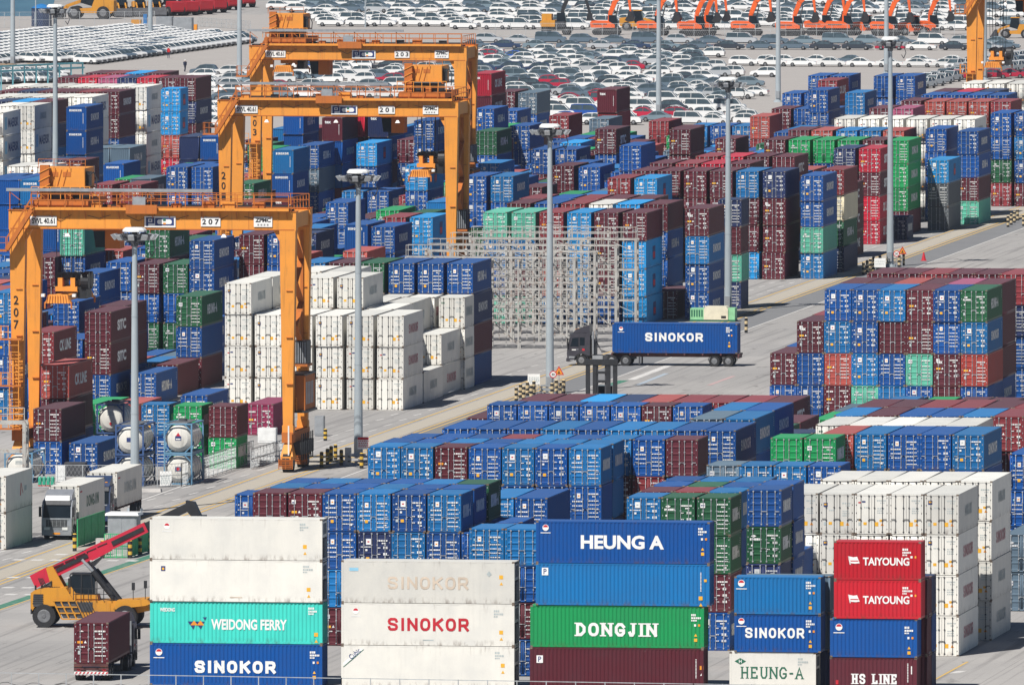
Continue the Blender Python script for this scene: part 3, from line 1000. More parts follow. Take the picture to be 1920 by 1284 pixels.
def flat_mat(name, col, worn=.5, under=(.33, .32, .31), s=1.2):
    m, nt, p = new_mat(name)
    tc = nt.nodes.new('ShaderNodeTexCoord')
    n = noise(nt, s, 6, tc.outputs['Object'], None, .7)
    c = mixc(nt, ramp(nt, n, .5, .68, 0, worn), col, under)
    n2 = noise(nt, .12, 3, tc.outputs['Object'])
    c = mixc(nt, ramp(nt, n2, .3, .8, 0, .3), c, under)
    nt.links.new(c, p.inputs['Base Color'])
    p.inputs['Roughness'].default_value = .85
    p.inputs['Specular IOR Level'].default_value = 0.0
    return m

G = {'ground': ground_mat(),
     'asphalt': flat_mat('darker asphalt lane', (.19, .195, .205), .3, (.26, .26, .26), .5),
     'tan': flat_mat('pale crane runway', (.42, .385, .325), .35, (.36, .34, .31), .6),
     'lot': flat_mat('car park paving', (.36, .34, .325), .3, (.42, .40, .38), .3),
     'white': flat_mat('white road paint', (.62, .61, .59), .9),
     'yellow': flat_mat('yellow road paint', (.62, .40, .10), .55),
     'green': flat_mat('green road paint', (.04, .19, .13), .5),
     'pink': flat_mat('faded red road paint', (.50, .33, .33), .6),
     'skyl': flat_mat('faded blue road paint', (.36, .43, .50), .6)}

gm = MB()
NX = 24
for i in range(NX):
    for j in range(NX):
        x0, x1 = -3000 + 6000 * i / NX, -3000 + 6000 * (i + 1) / NX
        y0, y1 = -400 + 6400 * j / NX, -400 + 6400 * (j + 1) / NX
        gm.quad((x0, y0, 0), (x1, y0, 0), (x1, y1, 0), (x0, y1, 0))
g_o = add('ground', gm.build('ground', [G['ground']], recalc=False), rz=-TH)
tag(g_o, 'grey stained concrete of the container yard', None, None, 'structure')

def sheet(name, pts, mat, z, label):
    """a flat piece of paving or paint; pts in yard coordinates"""
    mb = MB()
    c = (sum(p[0] for p in pts) / len(pts), sum(p[1] for p in pts) / len(pts))
    mb.poly([(p[0] - c[0], p[1] - c[1], 0) for p in pts])
    o = add(name, mb.build(name, [mat]), None, yard_loc(c[0], c[1], z), -TH)
    if o.data.polygons[0].normal.z < 0:
        o.data.flip_normals()
    tag(o, label, None, None, 'structure')
    return o

def strip(name, u, v0, v1, w, mat, z, label, lean=0.0):
    return sheet(name, [(u - w / 2, v0), (u + w / 2, v0), (u + w / 2 + lean, v1), (u - w / 2 + lean, v1)], mat, z, label)

UA, VA = yard(540, 885)                     # the wheel line of the nearest crane
VFAR = yard(1900, 380)[1]
lot = [yard(-200, 262), yard(1330, 262), yard(1500, 262), yard(2100, 200), yard(2300, -40), yard(-500, -40)]
sheet('car_park_paving', [yard(-300, 128), yard(460, 262), yard(1400, 262), yard(2100, 150), yard(2300, 28), yard(-300, 28)], G['lot'], .004, 'pale paving of the vehicle park behind the containers')
strip('crane_runway', UA, VA - 170, VFAR + 300, 2.0, G['tan'], .006, 'pale concrete runway under the crane wheels')
strip('asphalt_lane', UA + 3.6, VA + 60, VFAR + 200, 4.6, G['asphalt'], .005, 'dark asphalt lane beside the crane runway')
for du, w in ((-1.5, .22), (1.35, .22), (2.0, .22)):
    strip('road_marking', UA + du, VA - 170, VFAR + 300, w, G['yellow'], .010, 'thin yellow line along the crane runway')
strip('road_marking', UA + 5.9, VA - 40, VFAR + 200, .18, G['white'], .010, 'white line along the asphalt lane')
strip('road_marking', UA - 5.6, VA - 170, VA + 8, .2, G['white'], .010, 'white line beside the tank yard fence')
def dash_line(u, v0, v1, step, ln, w, label):
    mb = MB()
    v = v0
    while v < v1:
        mb.quad((-w / 2, v - v0, 0), (w / 2, v - v0, 0), (w / 2 + .25, v - v0 + ln, 0), (-w / 2 + .25, v - v0 + ln, 0))
        v += step
    o = add('road_marking', mb.build('road_marking', [G['white']], recalc=False), None, yard_loc(u, v0, .011), -TH)
    tag(o, label, None, None, 'structure')
dash_line(UA - 3.0, VA - 160, VFAR + 200, 9.0, 3.2, .22, 'white dashes left of the crane runway')
dash_line(UA - 5.1, VA - 160, VFAR + 200, 9.0, 3.2, .22, 'outer row of white dashes left of the crane runway')
# green walkway line by the loading lane, lower left
a, b = yard(-20, 1140), yard(300, 1030)
sheet('road_marking', [(a[0], a[1] - 2), (a[0] + .9, a[1] - 2), (b[0] + 1.4, b[1] + 8), (b[0] + .5, b[1] + 8)], G['green'], .009, 'green walkway stripe across the lower left yard')
sheet('road_marking', [(a[0] + 1.0, a[1] - 2), (a[0] + 1.15, a[1] - 2), (b[0] + 1.65, b[1] + 8), (b[0] + 1.5, b[1] + 8)], G['yellow'], .010, 'yellow edge of the green walkway stripe')
for px, py, n in ((20, 1050, 7), (10, 1083, 4), (100, 1040, 5), (0, 1102, 2), (5, 1115, 3)):
    u, v = yard(px, py)
    mb = MB()
    for k in range(n):
        mb.quad((k * 1.5, 0, 0), (k * 1.5 + .9, 0, 0), (k * 1.5 + 1.0, 1.4, 0), (k * 1.5 + .1, 1.4, 0))
    o = add('road_marking', mb.build('road_marking', [G['white']], recalc=False), None, yard_loc(u, v, .011), -TH)
    tag(o, 'row of white dashes across the lower left lane', None, None, 'structure')
# paint on the road by the lorry
u, v = yard(1175, 712); u2, v2 = yard(1255, 682)
sheet('road_marking', [(u, v), (u + .8, v), (u2 + .8, v2), (u2, v2)], G['white'], .010, 'broad white hatched stripe on the road below the lorry')
u, v = yard(1190, 722); u2, v2 = yard(1245, 700)
sheet('road_marking', [(u, v), (u + .5, v), (u2 + .5, v2), (u2, v2)], G['skyl'], .010, 'faded blue stripe on the road')
u, v = yard(1325, 722); u2, v2 = yard(1372, 705)
sheet('road_marking', [(u, v), (u + .4, v), (u2 + .4, v2), (u2, v2)], G['pink'], .010, 'faded red stripe on the road')
u, v = yard(1128, 724); u2, v2 = yard(1160, 713)
sheet('road_marking', [(u, v), (u + 1.0, v), (u2 + 1.0, v2), (u2, v2)], G['green'], .010, 'green patch on the road behind the lifting mast')
u, v = yard(1778, 1262)
sheet('road_marking', [(u, v), (u + .7, v + .5), (u + 1.0, v + 3), (u + .3, v + 2.5)], G['white'], .010, 'white arrow on the lower right road')
u, v = yard(1720, 1290); u2, v2 = yard(1812, 1240)
sheet('road_marking', [(u, v), (u + .18, v), (u2 + .18, v2), (u2, v2)], G['yellow'], .010, 'worn yellow line on the lower right road')
# parking lines of the car park
mb = MB()
u0, v0 = yard(440, 122)
for k in range(9):
    mb.quad((k * 6.0, -60, 0), (k * 6.0 + .16, -60, 0), (k * 6.0 + 26.16, 80, 0), (k * 6.0 + 26, 80, 0))
o = add('road_marking', mb.build('road_marking', [G['white']], recalc=False), None, yard_loc(u0 - 20, v0, .012), -TH)
tag(o, 'white bay lines on the empty part of the vehicle park', None, None, 'structure')

# sea
m_, nt_, p_ = new_mat('sea water')
tc_ = nt_.nodes.new('ShaderNodeTexCoord')
c_ = mixc(nt_, ramp(nt_, noise(nt_, .08, 4, tc_.outputs['Object'], (1, .3, 1)), .35, .7), (.045, .13, .19), (.07, .18, .25))
nt_.links.new(c_, p_.inputs['Base Color'])
p_.inputs['Roughness'].default_value = .35
wp = [yard(-900, 34), yard(62, 31), yard(100, 10), yard(118, -60), yard(130, -400), yard(-2500, -400)]
sheet('sea', wp, m_, .02, 'blue grey harbour water beyond the quay')
# ---------------------------------------------------------------- rubber tyred gantry cranes
HS = 11.75                     # half of the span
WB = 8.0                       # distance between the two beams
ZB, ZT = 20.7, 22.3            # underside and top of the beams
CR = lambda: [M['crane'], M['craneold'], M['black'], M['steel'], M['glass'], M['white'], M['tyre']]

def sign_board(root, x0, x1, z0, z1, y, kind, text=''):
    mb = MB()
    mb.box(x0, y - .05, z0, x1, y, z1, 0)
    b = add('sign_board', mb.build('sign_board', [M['white']]), root)
    mb = MB()
    cx, cz, w, h = (x0 + x1) / 2, (z0 + z1) / 2, x1 - x0, z1 - z0
    Y = y - .056
    if kind == 'text':
        put_letters(mb, text_data(text, w * .86, h * .62, .03), (cx, Y, cz), (1, 0, 0), (0, 0, 1), (0, -.002, 0), 0)
    elif kind == 'maker':
        put_letters(mb, text_data(text, w * .84, h * .42, .045), (cx, Y, cz + h * .17), (1, 0, 0), (0, 0, 1), (0, -.002, 0), 0)
        for k in range(4):                     # small line of four characters under the name
            a = cx - w * .30 + k * w * .17
            q = h * .2
            zz = z0 + h * .12
            for bx0, bx1, bz0, bz1 in ((0, .8, .42, .56), (.34, .46, 0, 1), (0, .12, 0, .9), (.68, .8, .1, .9), (0, .8, .0, .12)):
                mb.quad((a + bx0 * q, Y, zz + bz0 * q), (a + bx1 * q, Y, zz + bz0 * q), (a + bx1 * q, Y, zz + bz1 * q), (a + bx0 * q, Y, zz + bz1 * q), 0)
    else:                                      # terminal emblem: letter, small square and a lozenge
        def q(a, b, c, d, m, dy=0.0):
            mb.quad((x0 + a * w, Y - dy, z0 + c * h), (x0 + b * w, Y - dy, z0 + c * h), (x0 + b * w, Y - dy, z0 + d * h), (x0 + a * w, Y - dy, z0 + d * h), m)
        q(.05, .12, .1, .9, 1); q(.12, .32, .76, .9, 1); q(.25, .32, .40, .9, 1); q(.12, .32, .34, .46, 1); q(.155, .215, .54, .70, 1)
        q(.34, .95, .16, .86, 1)
        pts = []
        for k in range(16):
            t = 2 * math.pi * k / 16
            pts.append((x0 + w * (.645 + (.16 if math.cos(t) > 0 else -.16)) + .22 * h * math.cos(t), Y - .004, cz + .22 * h * math.sin(t)))
        mb.poly(pts, 2)
        q(.60, .69, .56, .80, 3, .008); q(.60, .69, .26, .42, 4, .008)
    add('sign_lettering', mb.build('sign_lettering', [M['blackink'], M['navyink'], M['white'], M['greenink'], M['amber']], recalc=False), b)

def railing(mb, pts, h=1.1, step=1.5, m=0, w=.055):
    for a, b in zip(pts[:-1], pts[1:]):
        a, b = Vector(a), Vector(b)
        n = max(1, int(round((b - a).length / step)))
        for k in range(n + 1):
            p = a + (b - a) * (k / n)
            mb.bar(p, p + Vector((0, 0, h)), w, None, m)
        for q in (h, h * .55):
            mb.bar(a + Vector((0, 0, q)), b + Vector((0, 0, q)), w * .9, None, m)

def gantry_crane(label, number, foot, trolley_x, spreader_z, detail_side='left', show=True, mirror_cab=False):
    u, v = yard(*foot)
    root = empty('gantry_crane', yard_loc(u - HS, v, 0), -TH)
    tag(root, label, 'gantry crane', 'yellow orange gantry cranes')
    # ---- beams
    for y in (0.0, WB):
        mb = MB()
        mb.box(-HS - .75, y - .55, ZB, HS + .75, y + .55, ZT, 0)
        mb.box(-HS - .8, y - .62, ZT, HS + .8, y + .62, ZT + .06, 1)
        for k in range(14):
            x = -HS + (k + .5) * 2 * HS / 14
            mb.box(x - .03, y - .60, ZB + .9, x + .03, y - .55, ZT, 0)
        mb.box(-HS - .5, y - .12, ZT + .06, HS + .5, y + .12, ZT + .22, 2)
        for x in (-8.0, -4.1, .2, 4.3, 8.4): mb.box(x - .02, y - .565, ZB + .02, x + .02, y - .55, ZT, 1)
        mb.box(-HS - .6, y - .57, ZB + .02, HS + .6, y - .55, ZB + .10, 1)
        for k in range(6): mb.path([(-9 + k * 3.4, y - .6, ZB + 1.2), (-8 + k * 3.4, y - .62, ZB + .75 + .2 * (k % 2)), (-7 + k * 3.4, y - .6, ZB + 1.25)], .035, .035, 2)
        add('beam', mb.build('beam', CR()), root)
    for x in (-HS, HS):
        mb = MB()
        mb.box(x - .6, .56, ZB + .2, x + .6, WB - .56, ZT - .15, 0)
        add('end_tie', mb.build('end_tie', CR()), root)
    # ---- legs
    for sx in (-1, 1):
        for y in (0.0, WB):
            mb = MB()
            x = sx * HS
            mb.taper((x - .42, y - .40, x + .42, y + .40, 4.0), (x - .70, y - .56, x + .70, y + .56, ZB - .003), 0)
            mb.box(x - .48, y - .46, 3.4, x + .48, y + .46, 4.0, 0)
            for z in (7.5, 11.5, 15.5):
                mb.box(x - .1, y - .60, z, x + .45, y - .46, z + .06, 1)
            if y == 0:       # knee plate at the inside of the beam
                mb.prism([(x - sx * .70, ZB - .01), (x - sx * 1.25, ZB - .01), (x - sx * .69, ZB - 1.0)], y - .3, y + .3, 1, 0)
            add('leg', mb.build('leg', CR()), root)
        # ---- sill beam and bogies
        mb = MB()
        x = sx * HS
        mb.box(x - .5, -.6, 2.5, x + .5, WB + .6, 3.4, 1)
        add('sill_beam', mb.build('sill_beam', CR()), root)
        for y in (0.0, WB):
            mb = MB()
            mb.taper((x - .55, y - 1.1, x + .55, y + 1.1, 1.35), (x - .3, y - .4, x + .3, y + .4, 2.5), 0)
            mb.box(x - .45, y - 1.5, 1.0, x + .45, y + 1.5, 1.36, 0)
            mb.box(x - .62, y - 1.62, .55, x + .62, y - 1.5, 1.1, 1)
            for k in range(6): mb.bar((x - .62, y - 1.66, .35 + k * .15), (x + .62, y - 1.66, .35 + k * .15), .05, .05, 1)
            for q in (-.6, 0, .6): mb.bar((x + q, y - 1.66, .3), (x + q, y - 1.66, 1.2), .05, .05, 1)
            bg = add('bogie', mb.build('bogie', CR()), root)
            for dy in (-.85, .85):
                mb = MB()
                mb.wheel((x, y + dy, .80), .80, .62, 0, 0, 1)
                add('wheel', mb.build('wheel', [M['tyre'], M['rim']]), bg)
    # ---- walkway in front of the front beam, rail on top
    mb = MB()
    mb.box(-HS + 1.2, -1.12, ZT + .07, HS + .2, -.63, ZT + .30, 0)
    for k in range(16):
        x = -HS + 1.6 + k * 1.46
        mb.bar((x, -.60, ZT - .62), (x, -1.05, ZT + .06), .06, .06, 1)
    wk = add('walkway', mb.build('walkway', CR()), root)
    mb = MB()
    railing(mb, [(-HS + 1.3, -1.08, ZT + .30), (HS + .2, -1.08, ZT + .30)], 1.15, 1.45, 1, .075)
    railing(mb, [(HS + .3, -.4, ZT + .06), (HS + .3, WB, ZT + .06)], 1.15, 1.6, 1, .06)
    railing(mb, [(-HS - .4, WB + .9, ZT + .06), (HS + .4, WB + .9, ZT + .06)], 1.15, 1.6, 1, .06)
    add('railing', mb.build('railing', CR()), wk)
    mb = MB()
    mb.box(-HS - .9, -.9, ZT + 1.66, HS * .45, -.62, ZT + 1.92, 3)
    for k in range(8):
        x = -HS - .6 + k * 2.4
        mb.bar((x, -.76, ZT + .06), (x, -.76, ZT + 1.66), .08, .08, 1)
        mb.bar((x, -.76, ZT + 1.60), (x + .9, -.76, ZT + .9), .05, .05, 1)
    add('cable_trough', mb.build('cable_trough', CR()), root)
    rn = random.Random(int(number))
    for k in range(9):
        x = -HS + 2.2 + k * 2.3 + rn.uniform(-.5, .5)
        s = rn.uniform(.35, .8)
        mb = MB()
        mb.box(x, -.45, ZT + .24, x + s * 1.5, .3, ZT + .24 + s * .8, rn.choice([0, 1, 1, 2, 3]))
        add('electric_box', mb.build('electric_box', CR()), root)
    mb = MB()
    mb.box(-HS + 10.2, -1.4, ZT + .55, -HS + 11.3, -1.15, ZT + 1.25, 3)
    mb.box(-HS + 9.6, -1.42, ZT - .2, -HS + 12.3, -1.14, ZT + .56, 1)
    add('electric_box', mb.build('electric_box', CR()), root)
    # ---- lamps below the beam
    for x in (-7.4, -.2, 6.2):
        mb = MB()
        mb.bar((x, -.3, ZB), (x, -.3, ZB - .35), .07, .07, 1)
        mb.taper((x - .24, -.54, x + .24, -.06, ZB - .62), (x - .1, -.4, x + .1, -.2, ZB - .35), 5)
        add('floodlight', mb.build('floodlight', CR()), root)
    # ---- signs
    zs0, zs1 = ZB + .32, ZB + 1.12
    sign_board(root, -HS + 1.15, -HS + 3.45, zs0, zs1, -.60, 'text', 'SWL 40.61')
    sign_board(root, -HS + 11.1, -HS + 13.8, zs0 - .1, zs1 + .05, -.60, 'emblem')
    sign_board(root, -HS + 16.0, -HS + 17.7, zs0, zs1, -.60, 'text', ' '.join(number))
    sign_board(root, -HS + 20.6, -HS + 22.2, zs0 - .02, zs1 + .06, -.60, 'maker', 'ZPMC')
    mb = MB()
    for k, ch in enumerate(number if show else ''):
        z = 14.6 - k * 1.05
        yy = -.40 - .16 * (z - 4.0) / (ZB - 4.0) - .02
        put_letters(mb, text_data(ch, .42, .74, .012), (-HS - .12, yy - .012, z), (1, 0, 0), (0, 0, 1), (0, -.012, 0), 0)
    if show: add('leg_number', mb.build('leg_number', [M['blackink']], recalc=False), root)
    # ---- stairs at the left end of the beam
    mb = MB()
    p0, p1 = Vector((-HS + 1.4, -1.1, ZT + .1)), Vector((-HS - .75, -1.1, ZT - 3.3))
    for dy in (0, .55):
        mb.bar(p0 - Vector((0, dy, 0)), p1 - Vector((0, dy, 0)), .08, .36, 1)
        mb.bar(p0 + Vector((0, -dy, 1.0)), p1 + Vector((0, -dy, 1.0)), .06, .06, 1)
        for k in range(5):
            q = p0 + (p1 - p0) * (k / 4)
            mb.bar(q - Vector((0, dy, 0)), q + Vector((0, -dy, 1.0)), .05, .05, 1)
    for k in range(14):
        q = p0 + (p1 - p0) * ((k + .5) / 14)
        mb.box(q.x - .12, q.y - .55, q.z - .02, q.x + .12, q.y, q.z + .02, 1)
    mb.box(-HS - 2.1, -1.7, ZT - 3.5, -HS - .72, -.5, ZT - 3.35, 1)
    railing(mb, [(-HS - .8, -1.68, ZT - 3.35), (-HS - 2.05, -1.68, ZT - 3.35), (-HS - 2.05, -.52, ZT - 3.35)], 1.1, .7, 1, .05)
    add('stair', mb.build('stair', CR()), root)
    # ---- caged ladder up the left leg
    mb = MB()
    lx, ly = -HS - .1, -.95
    for dx in (-.4, .4):
        mb.bar((lx + dx, ly, 3.6), (lx + dx, ly, 11.3), .08, .08, 0)
        mb.bar((lx + dx, ly - .75, 4.0), (lx + dx, ly - .75, 11.3), .07, .07, 0)
    for k in range(26):
        z = 3.8 + k * .29
        mb.bar((lx - .4, ly, z), (lx + .4, ly, z), .05, .05, 0)
        if k % 2 == 0:
            mb.bar((lx - .4, ly - .75, z), (lx + .4, ly - .75, z), .05, .05, 0)
            for dx in (-.4, .4): mb.bar((lx + dx, ly - .75, z), (lx + dx, ly, z), .05, .05, 0)
    for z in (3.5, 7.2, 11.2):
        mb.box(lx - 1.3, ly - .8, z, lx + .6, ly + .35, z + .1, 1)
        railing(mb, [(lx - 1.28, ly + .3, z + .1), (lx - 1.28, ly - .78, z + .1), (lx - .5, ly - .78, z + .1)], 1.1, .6, 0, .06)
    add('ladder_cage', mb.build('ladder_cage', CR()), root)
    # ---- electric house and engine between the right legs
    mb = MB()
    hx = HS + .1
    mb.box(hx - .35, 1.2, 5.2, hx + 1.15, WB - 1.4, 8.2, 1)
    mb.box(hx - .45, 1.1, 8.2, hx + 1.25, WB - 1.3, 8.34, 2)
    mb.box(hx - .5, .9, 5.0, hx + 1.3, WB - 1.0, 5.2, 2)
    for k in range(5):
        mb.box(hx + 1.15, 1.7 + k * .85, 5.7, hx + 1.17, 2.2 + k * .85, 7.6, 3)
    add('electric_house', mb.build('electric_house', CR()), root)
    mb = MB()
    mb.box(hx - .5, 4.6, 9.0, hx + .75, 7.0, 11.0, 2)
    for k in range(6): mb.box(hx - .42 + k * .2, 4.56, 9.1, hx - .34 + k * .2, 4.6, 10.9, 3)
    mb.box(hx - .6, 4.4, 8.8, hx + .85, 7.2, 9.0, 1)
    add('engine_cover', mb.build('engine_cover', CR()), root)
    mb = MB(); mb.box(hx - .3, .7, 7.2, hx + .3, 1.1, 8.3, 3)
    add('electric_box', mb.build('electric_box', CR()), root)
    mb = MB(); mb.bar((hx - .1, 7.4, 8.9), (hx - .1, 7.4, ZB - .3), .25, .25, 1)
    add('exhaust_pipe', mb.build('exhaust_pipe', CR()), root)
    mb = MB()
    for k in range(5):
        z0 = 10.6 + k * 1.85
        if k % 2: mb.bar((HS + .25, 2.0, z0), (HS + .25, 5.6, z0 + 1.85), .5, .12, 1)
        else: mb.bar((HS + .25, 5.6, z0), (HS + .25, 2.0, z0 + 1.85), .5, .12, 1)
    add('side_stair', mb.build('side_stair', CR()), root)
    mb = MB(); railing(mb, [(hx - .4, .75, 5.2), (hx + .5, .75, 5.2)], 1.1, .45, 0, .06)
    add('railing', mb.build('railing', CR()), root)
    mb = MB()
    mb.box(hx - .4, .55, 1.4, hx + .9, WB - .4, 2.5, 2)
    for k in range(7):
        mb.bar((hx + .9, 1.0 + k, .9), (hx + .9, 1.0 + k, 3.2), .09, .09, 2)
    mb.bar((hx + .1, -1.2, 1.1), (hx + .1, .6, 1.5), .07, .07, 2); mb.tube((hx + .1, -1.2, 1.1), (hx + .1, -1.2, 4.0), .07, .07, 6, 5)
    add('drive_cover', mb.build('drive_cover', CR()), root)
    # ---- trolley with machinery house and cab
    tx = trolley_x
    mb = MB()
    mb.box(tx - 2.4, -.7, ZT + .35, tx + 2.4, WB + .7, ZT + .95, 1)
    for x in (-1.9, 1.9):
        for y in (0, WB):
            mb.tube((tx + x, y - .18, ZT + .45), (tx + x, y + .18, ZT + .45), .33, .33, 12, 2)
    tr = add('trolley', mb.build('trolley', CR()), root)
    mb = MB()
    hx0, hx1 = tx - 1.95, tx + 1.95
    mb.box(hx0, .2, ZT + 1.9, hx1, 5.2, ZT + 3.6, 0)
    mb.box(hx0 + .4, .3, ZT + .95, hx1 - .4, 5.0, ZT + 1.9, 2)
    for k in range(4): mb.bar((hx0 + .5 + k * .5, .16, ZT + 2.0), (hx0 + .9 + k * .5, .16, ZT + 3.5), .05, .05, 1)
    mb.box(hx0 - .2, -.1, ZT + 1.8, hx1 + .2, 5.4, ZT + 1.9, 1)
    mb.box(hx1, .8, ZT + 2.1, hx1 + .35, 1.8, ZT + 3.3, 2)
    mb.box(hx0 + .1, -.45, ZT + 1.0, hx0 + .9, .15, ZT + 3.9, 1)
    for k in range(4): mb.bar((hx0 + .0, -.5, ZT + 1.1 + k * .7), (hx0 + 1.0, -.5, ZT + 1.6 + k * .7), .06, .06, 0)
    mb.box(hx0 + 1.2, -.35, ZT + 1.0, hx0 + 2.0, .2, ZT + 1.7, 2); mb.box(hx0 + 2.3, -.4, ZT + 1.0, hx0 + 2.9, .1, ZT + 1.5, 1)
    mb.tube((hx0 + 1.0, -.2, ZT + 1.9), (hx1, -.2, ZT + 1.9), .1, .1, 8, 2)
    for k in range(2): mb.box(hx0 + .9 + k * 1.1, .17, ZT + 2.9, hx0 + 1.6 + k * 1.1, .2, ZT + 3.3, 1)
    mb.path([(hx1 + .35, .6, ZT + 2.9), (hx1 + .7, .6, ZT + 3.3), (hx1 + 1.0, .6, ZT + 2.7), (hx1 + .9, .6, ZT + 1.6)], .09, .09, 2)
    add('machinery_house', mb.build('machinery_house', CR()), tr)
    mb = MB()
    railing(mb, [(hx0 - .6, -.68, ZT + .95), (hx1 + .6, -.68, ZT + .95)], 1.1, .8, 0, .06)
    railing(mb, [(hx0 - .1, 0, ZT + 3.6), (hx1 + .1, 0, ZT + 3.6)], .8, 1.2, 1, .05)
    add('railing', mb.build('railing', CR()), tr)
    cx = tx + (2.6 if not mirror_cab else -4.4)
    mb = MB()
    mb.taper((cx + .15, 1.0, cx + 1.0, 3.0, ZB - 1.6), (cx, .8, cx + 1.0, 3.0, ZB - .15), 4)
    mb.box(cx + 1.0, .9, ZB - 1.7, cx + 2.3, 3.2, ZB - .1, 1)
    mb.box(cx - .05, .7, ZB - .15, cx + 2.35, 3.3, ZB - .02, 1)
    mb.bar((cx + 1.2, 2, ZB - .1), (cx + 1.2, 2, ZT + .4), .3, .3, 1)
    add('operator_cab', mb.build('operator_cab', CR()), tr)
    # ---- ropes and spreader (the long side runs along the lane)
    sz = spreader_z
    mb = MB()
    for x in (-1.0, -.55, .55, 1.0):
        for y in (2.4, 5.6):
            mb.bar((tx + x, y, ZT + .4), (tx + x * .8, y, sz + 2.0), .05, .05, 2)
    add('hoist_rope', mb.build('hoist_rope', CR()), tr)
    mb = MB()
    yc = WB / 2
    mb.box(tx - .95, yc - 1.9, sz + .85, tx + .95, yc + 1.9, sz + 1.25, 0)
    for x in (-.75, .35):
        mb.box(tx + x, yc - 1.8, sz + 1.25, tx + x + .4, yc + 1.6, sz + 2.0, 0)
    for x in (-.7, -.3, .3, .7):
        mb.tube((tx + x, yc - 1.2, sz + 2.1), (tx + x, yc + 1.2, sz + 2.1), .34, .34, 12, 2)
    for a in range(2):
        mb.tube((tx + 1.25, yc - 1.2 + a * 1.6, sz + 1.75), (tx + 1.9, yc - 1.2 + a * 1.6, sz + 1.75), .75, .75, 16, 2)
    mb.box(tx + .95, yc - 1.5, sz + .2, tx + 1.7, yc + 1.2, sz + 1.2, 2)
    mb.taper((tx - 1.15, yc - 6.1, tx + 1.15, yc - 5.3, sz), (tx - .8, yc - 6.0, tx + .8, yc - 5.4, sz + .75), 0)
    mb.taper((tx - 1.15, yc + 5.3, tx + 1.15, yc + 6.1, sz), (tx - .8, yc + 5.4, tx + .8, yc + 6.0, sz + .75), 0)
    mb.box(tx - .75, yc - 5.4, sz + .2, tx - .35, yc + 5.4, sz + .65, 0)
    mb.box(tx + .35, yc - 5.4, sz + .2, tx + .75, yc + 5.4, sz + .65, 0)
    for k in range(9): mb.bar((tx - 1.0 + k * .25, yc - 6.14, sz + .02), (tx - .9 + k * .22, yc - 6.1, sz + .7), .05, .05, 1)
    for x in (-1.2, 1.1):
        for y in (-6.0, 5.9):
            mb.box(tx + x, yc + y - .1, sz - .45, tx + x + .12, yc + y + .15, sz + .1, 1)
    mb.box(tx - 1.5, yc - 5.9, sz + .55, tx - 1.2, yc - 5.4, sz + .8, 5); mb.box(tx + 1.2, yc - 5.9, sz + .55, tx + 1.5, yc - 5.4, sz + .8, 5)
    add('spreader', mb.build('spreader', CR()), root)
    return root

gantry_crane('orange gantry crane numbered 207, nearest, its right wheels beside the striped bollards', '207', (541, 884), -HS + 3.8, 14.4)
gantry_crane('orange gantry crane numbered 201, with its trolley at the right end of the beam', '201', (847, 598), HS - 3.0, 14.6, mirror_cab=True)
gantry_crane('orange gantry crane numbered 203, behind crane 201, trolley at its left end', '203', (864, 456), -HS + 3.4, 19.4)
gantry_crane('pale orange gantry crane cut off by the right edge beside the parked cars', '205', (1822 + 341, 303), -HS + 2.9, 12.0, show=False)
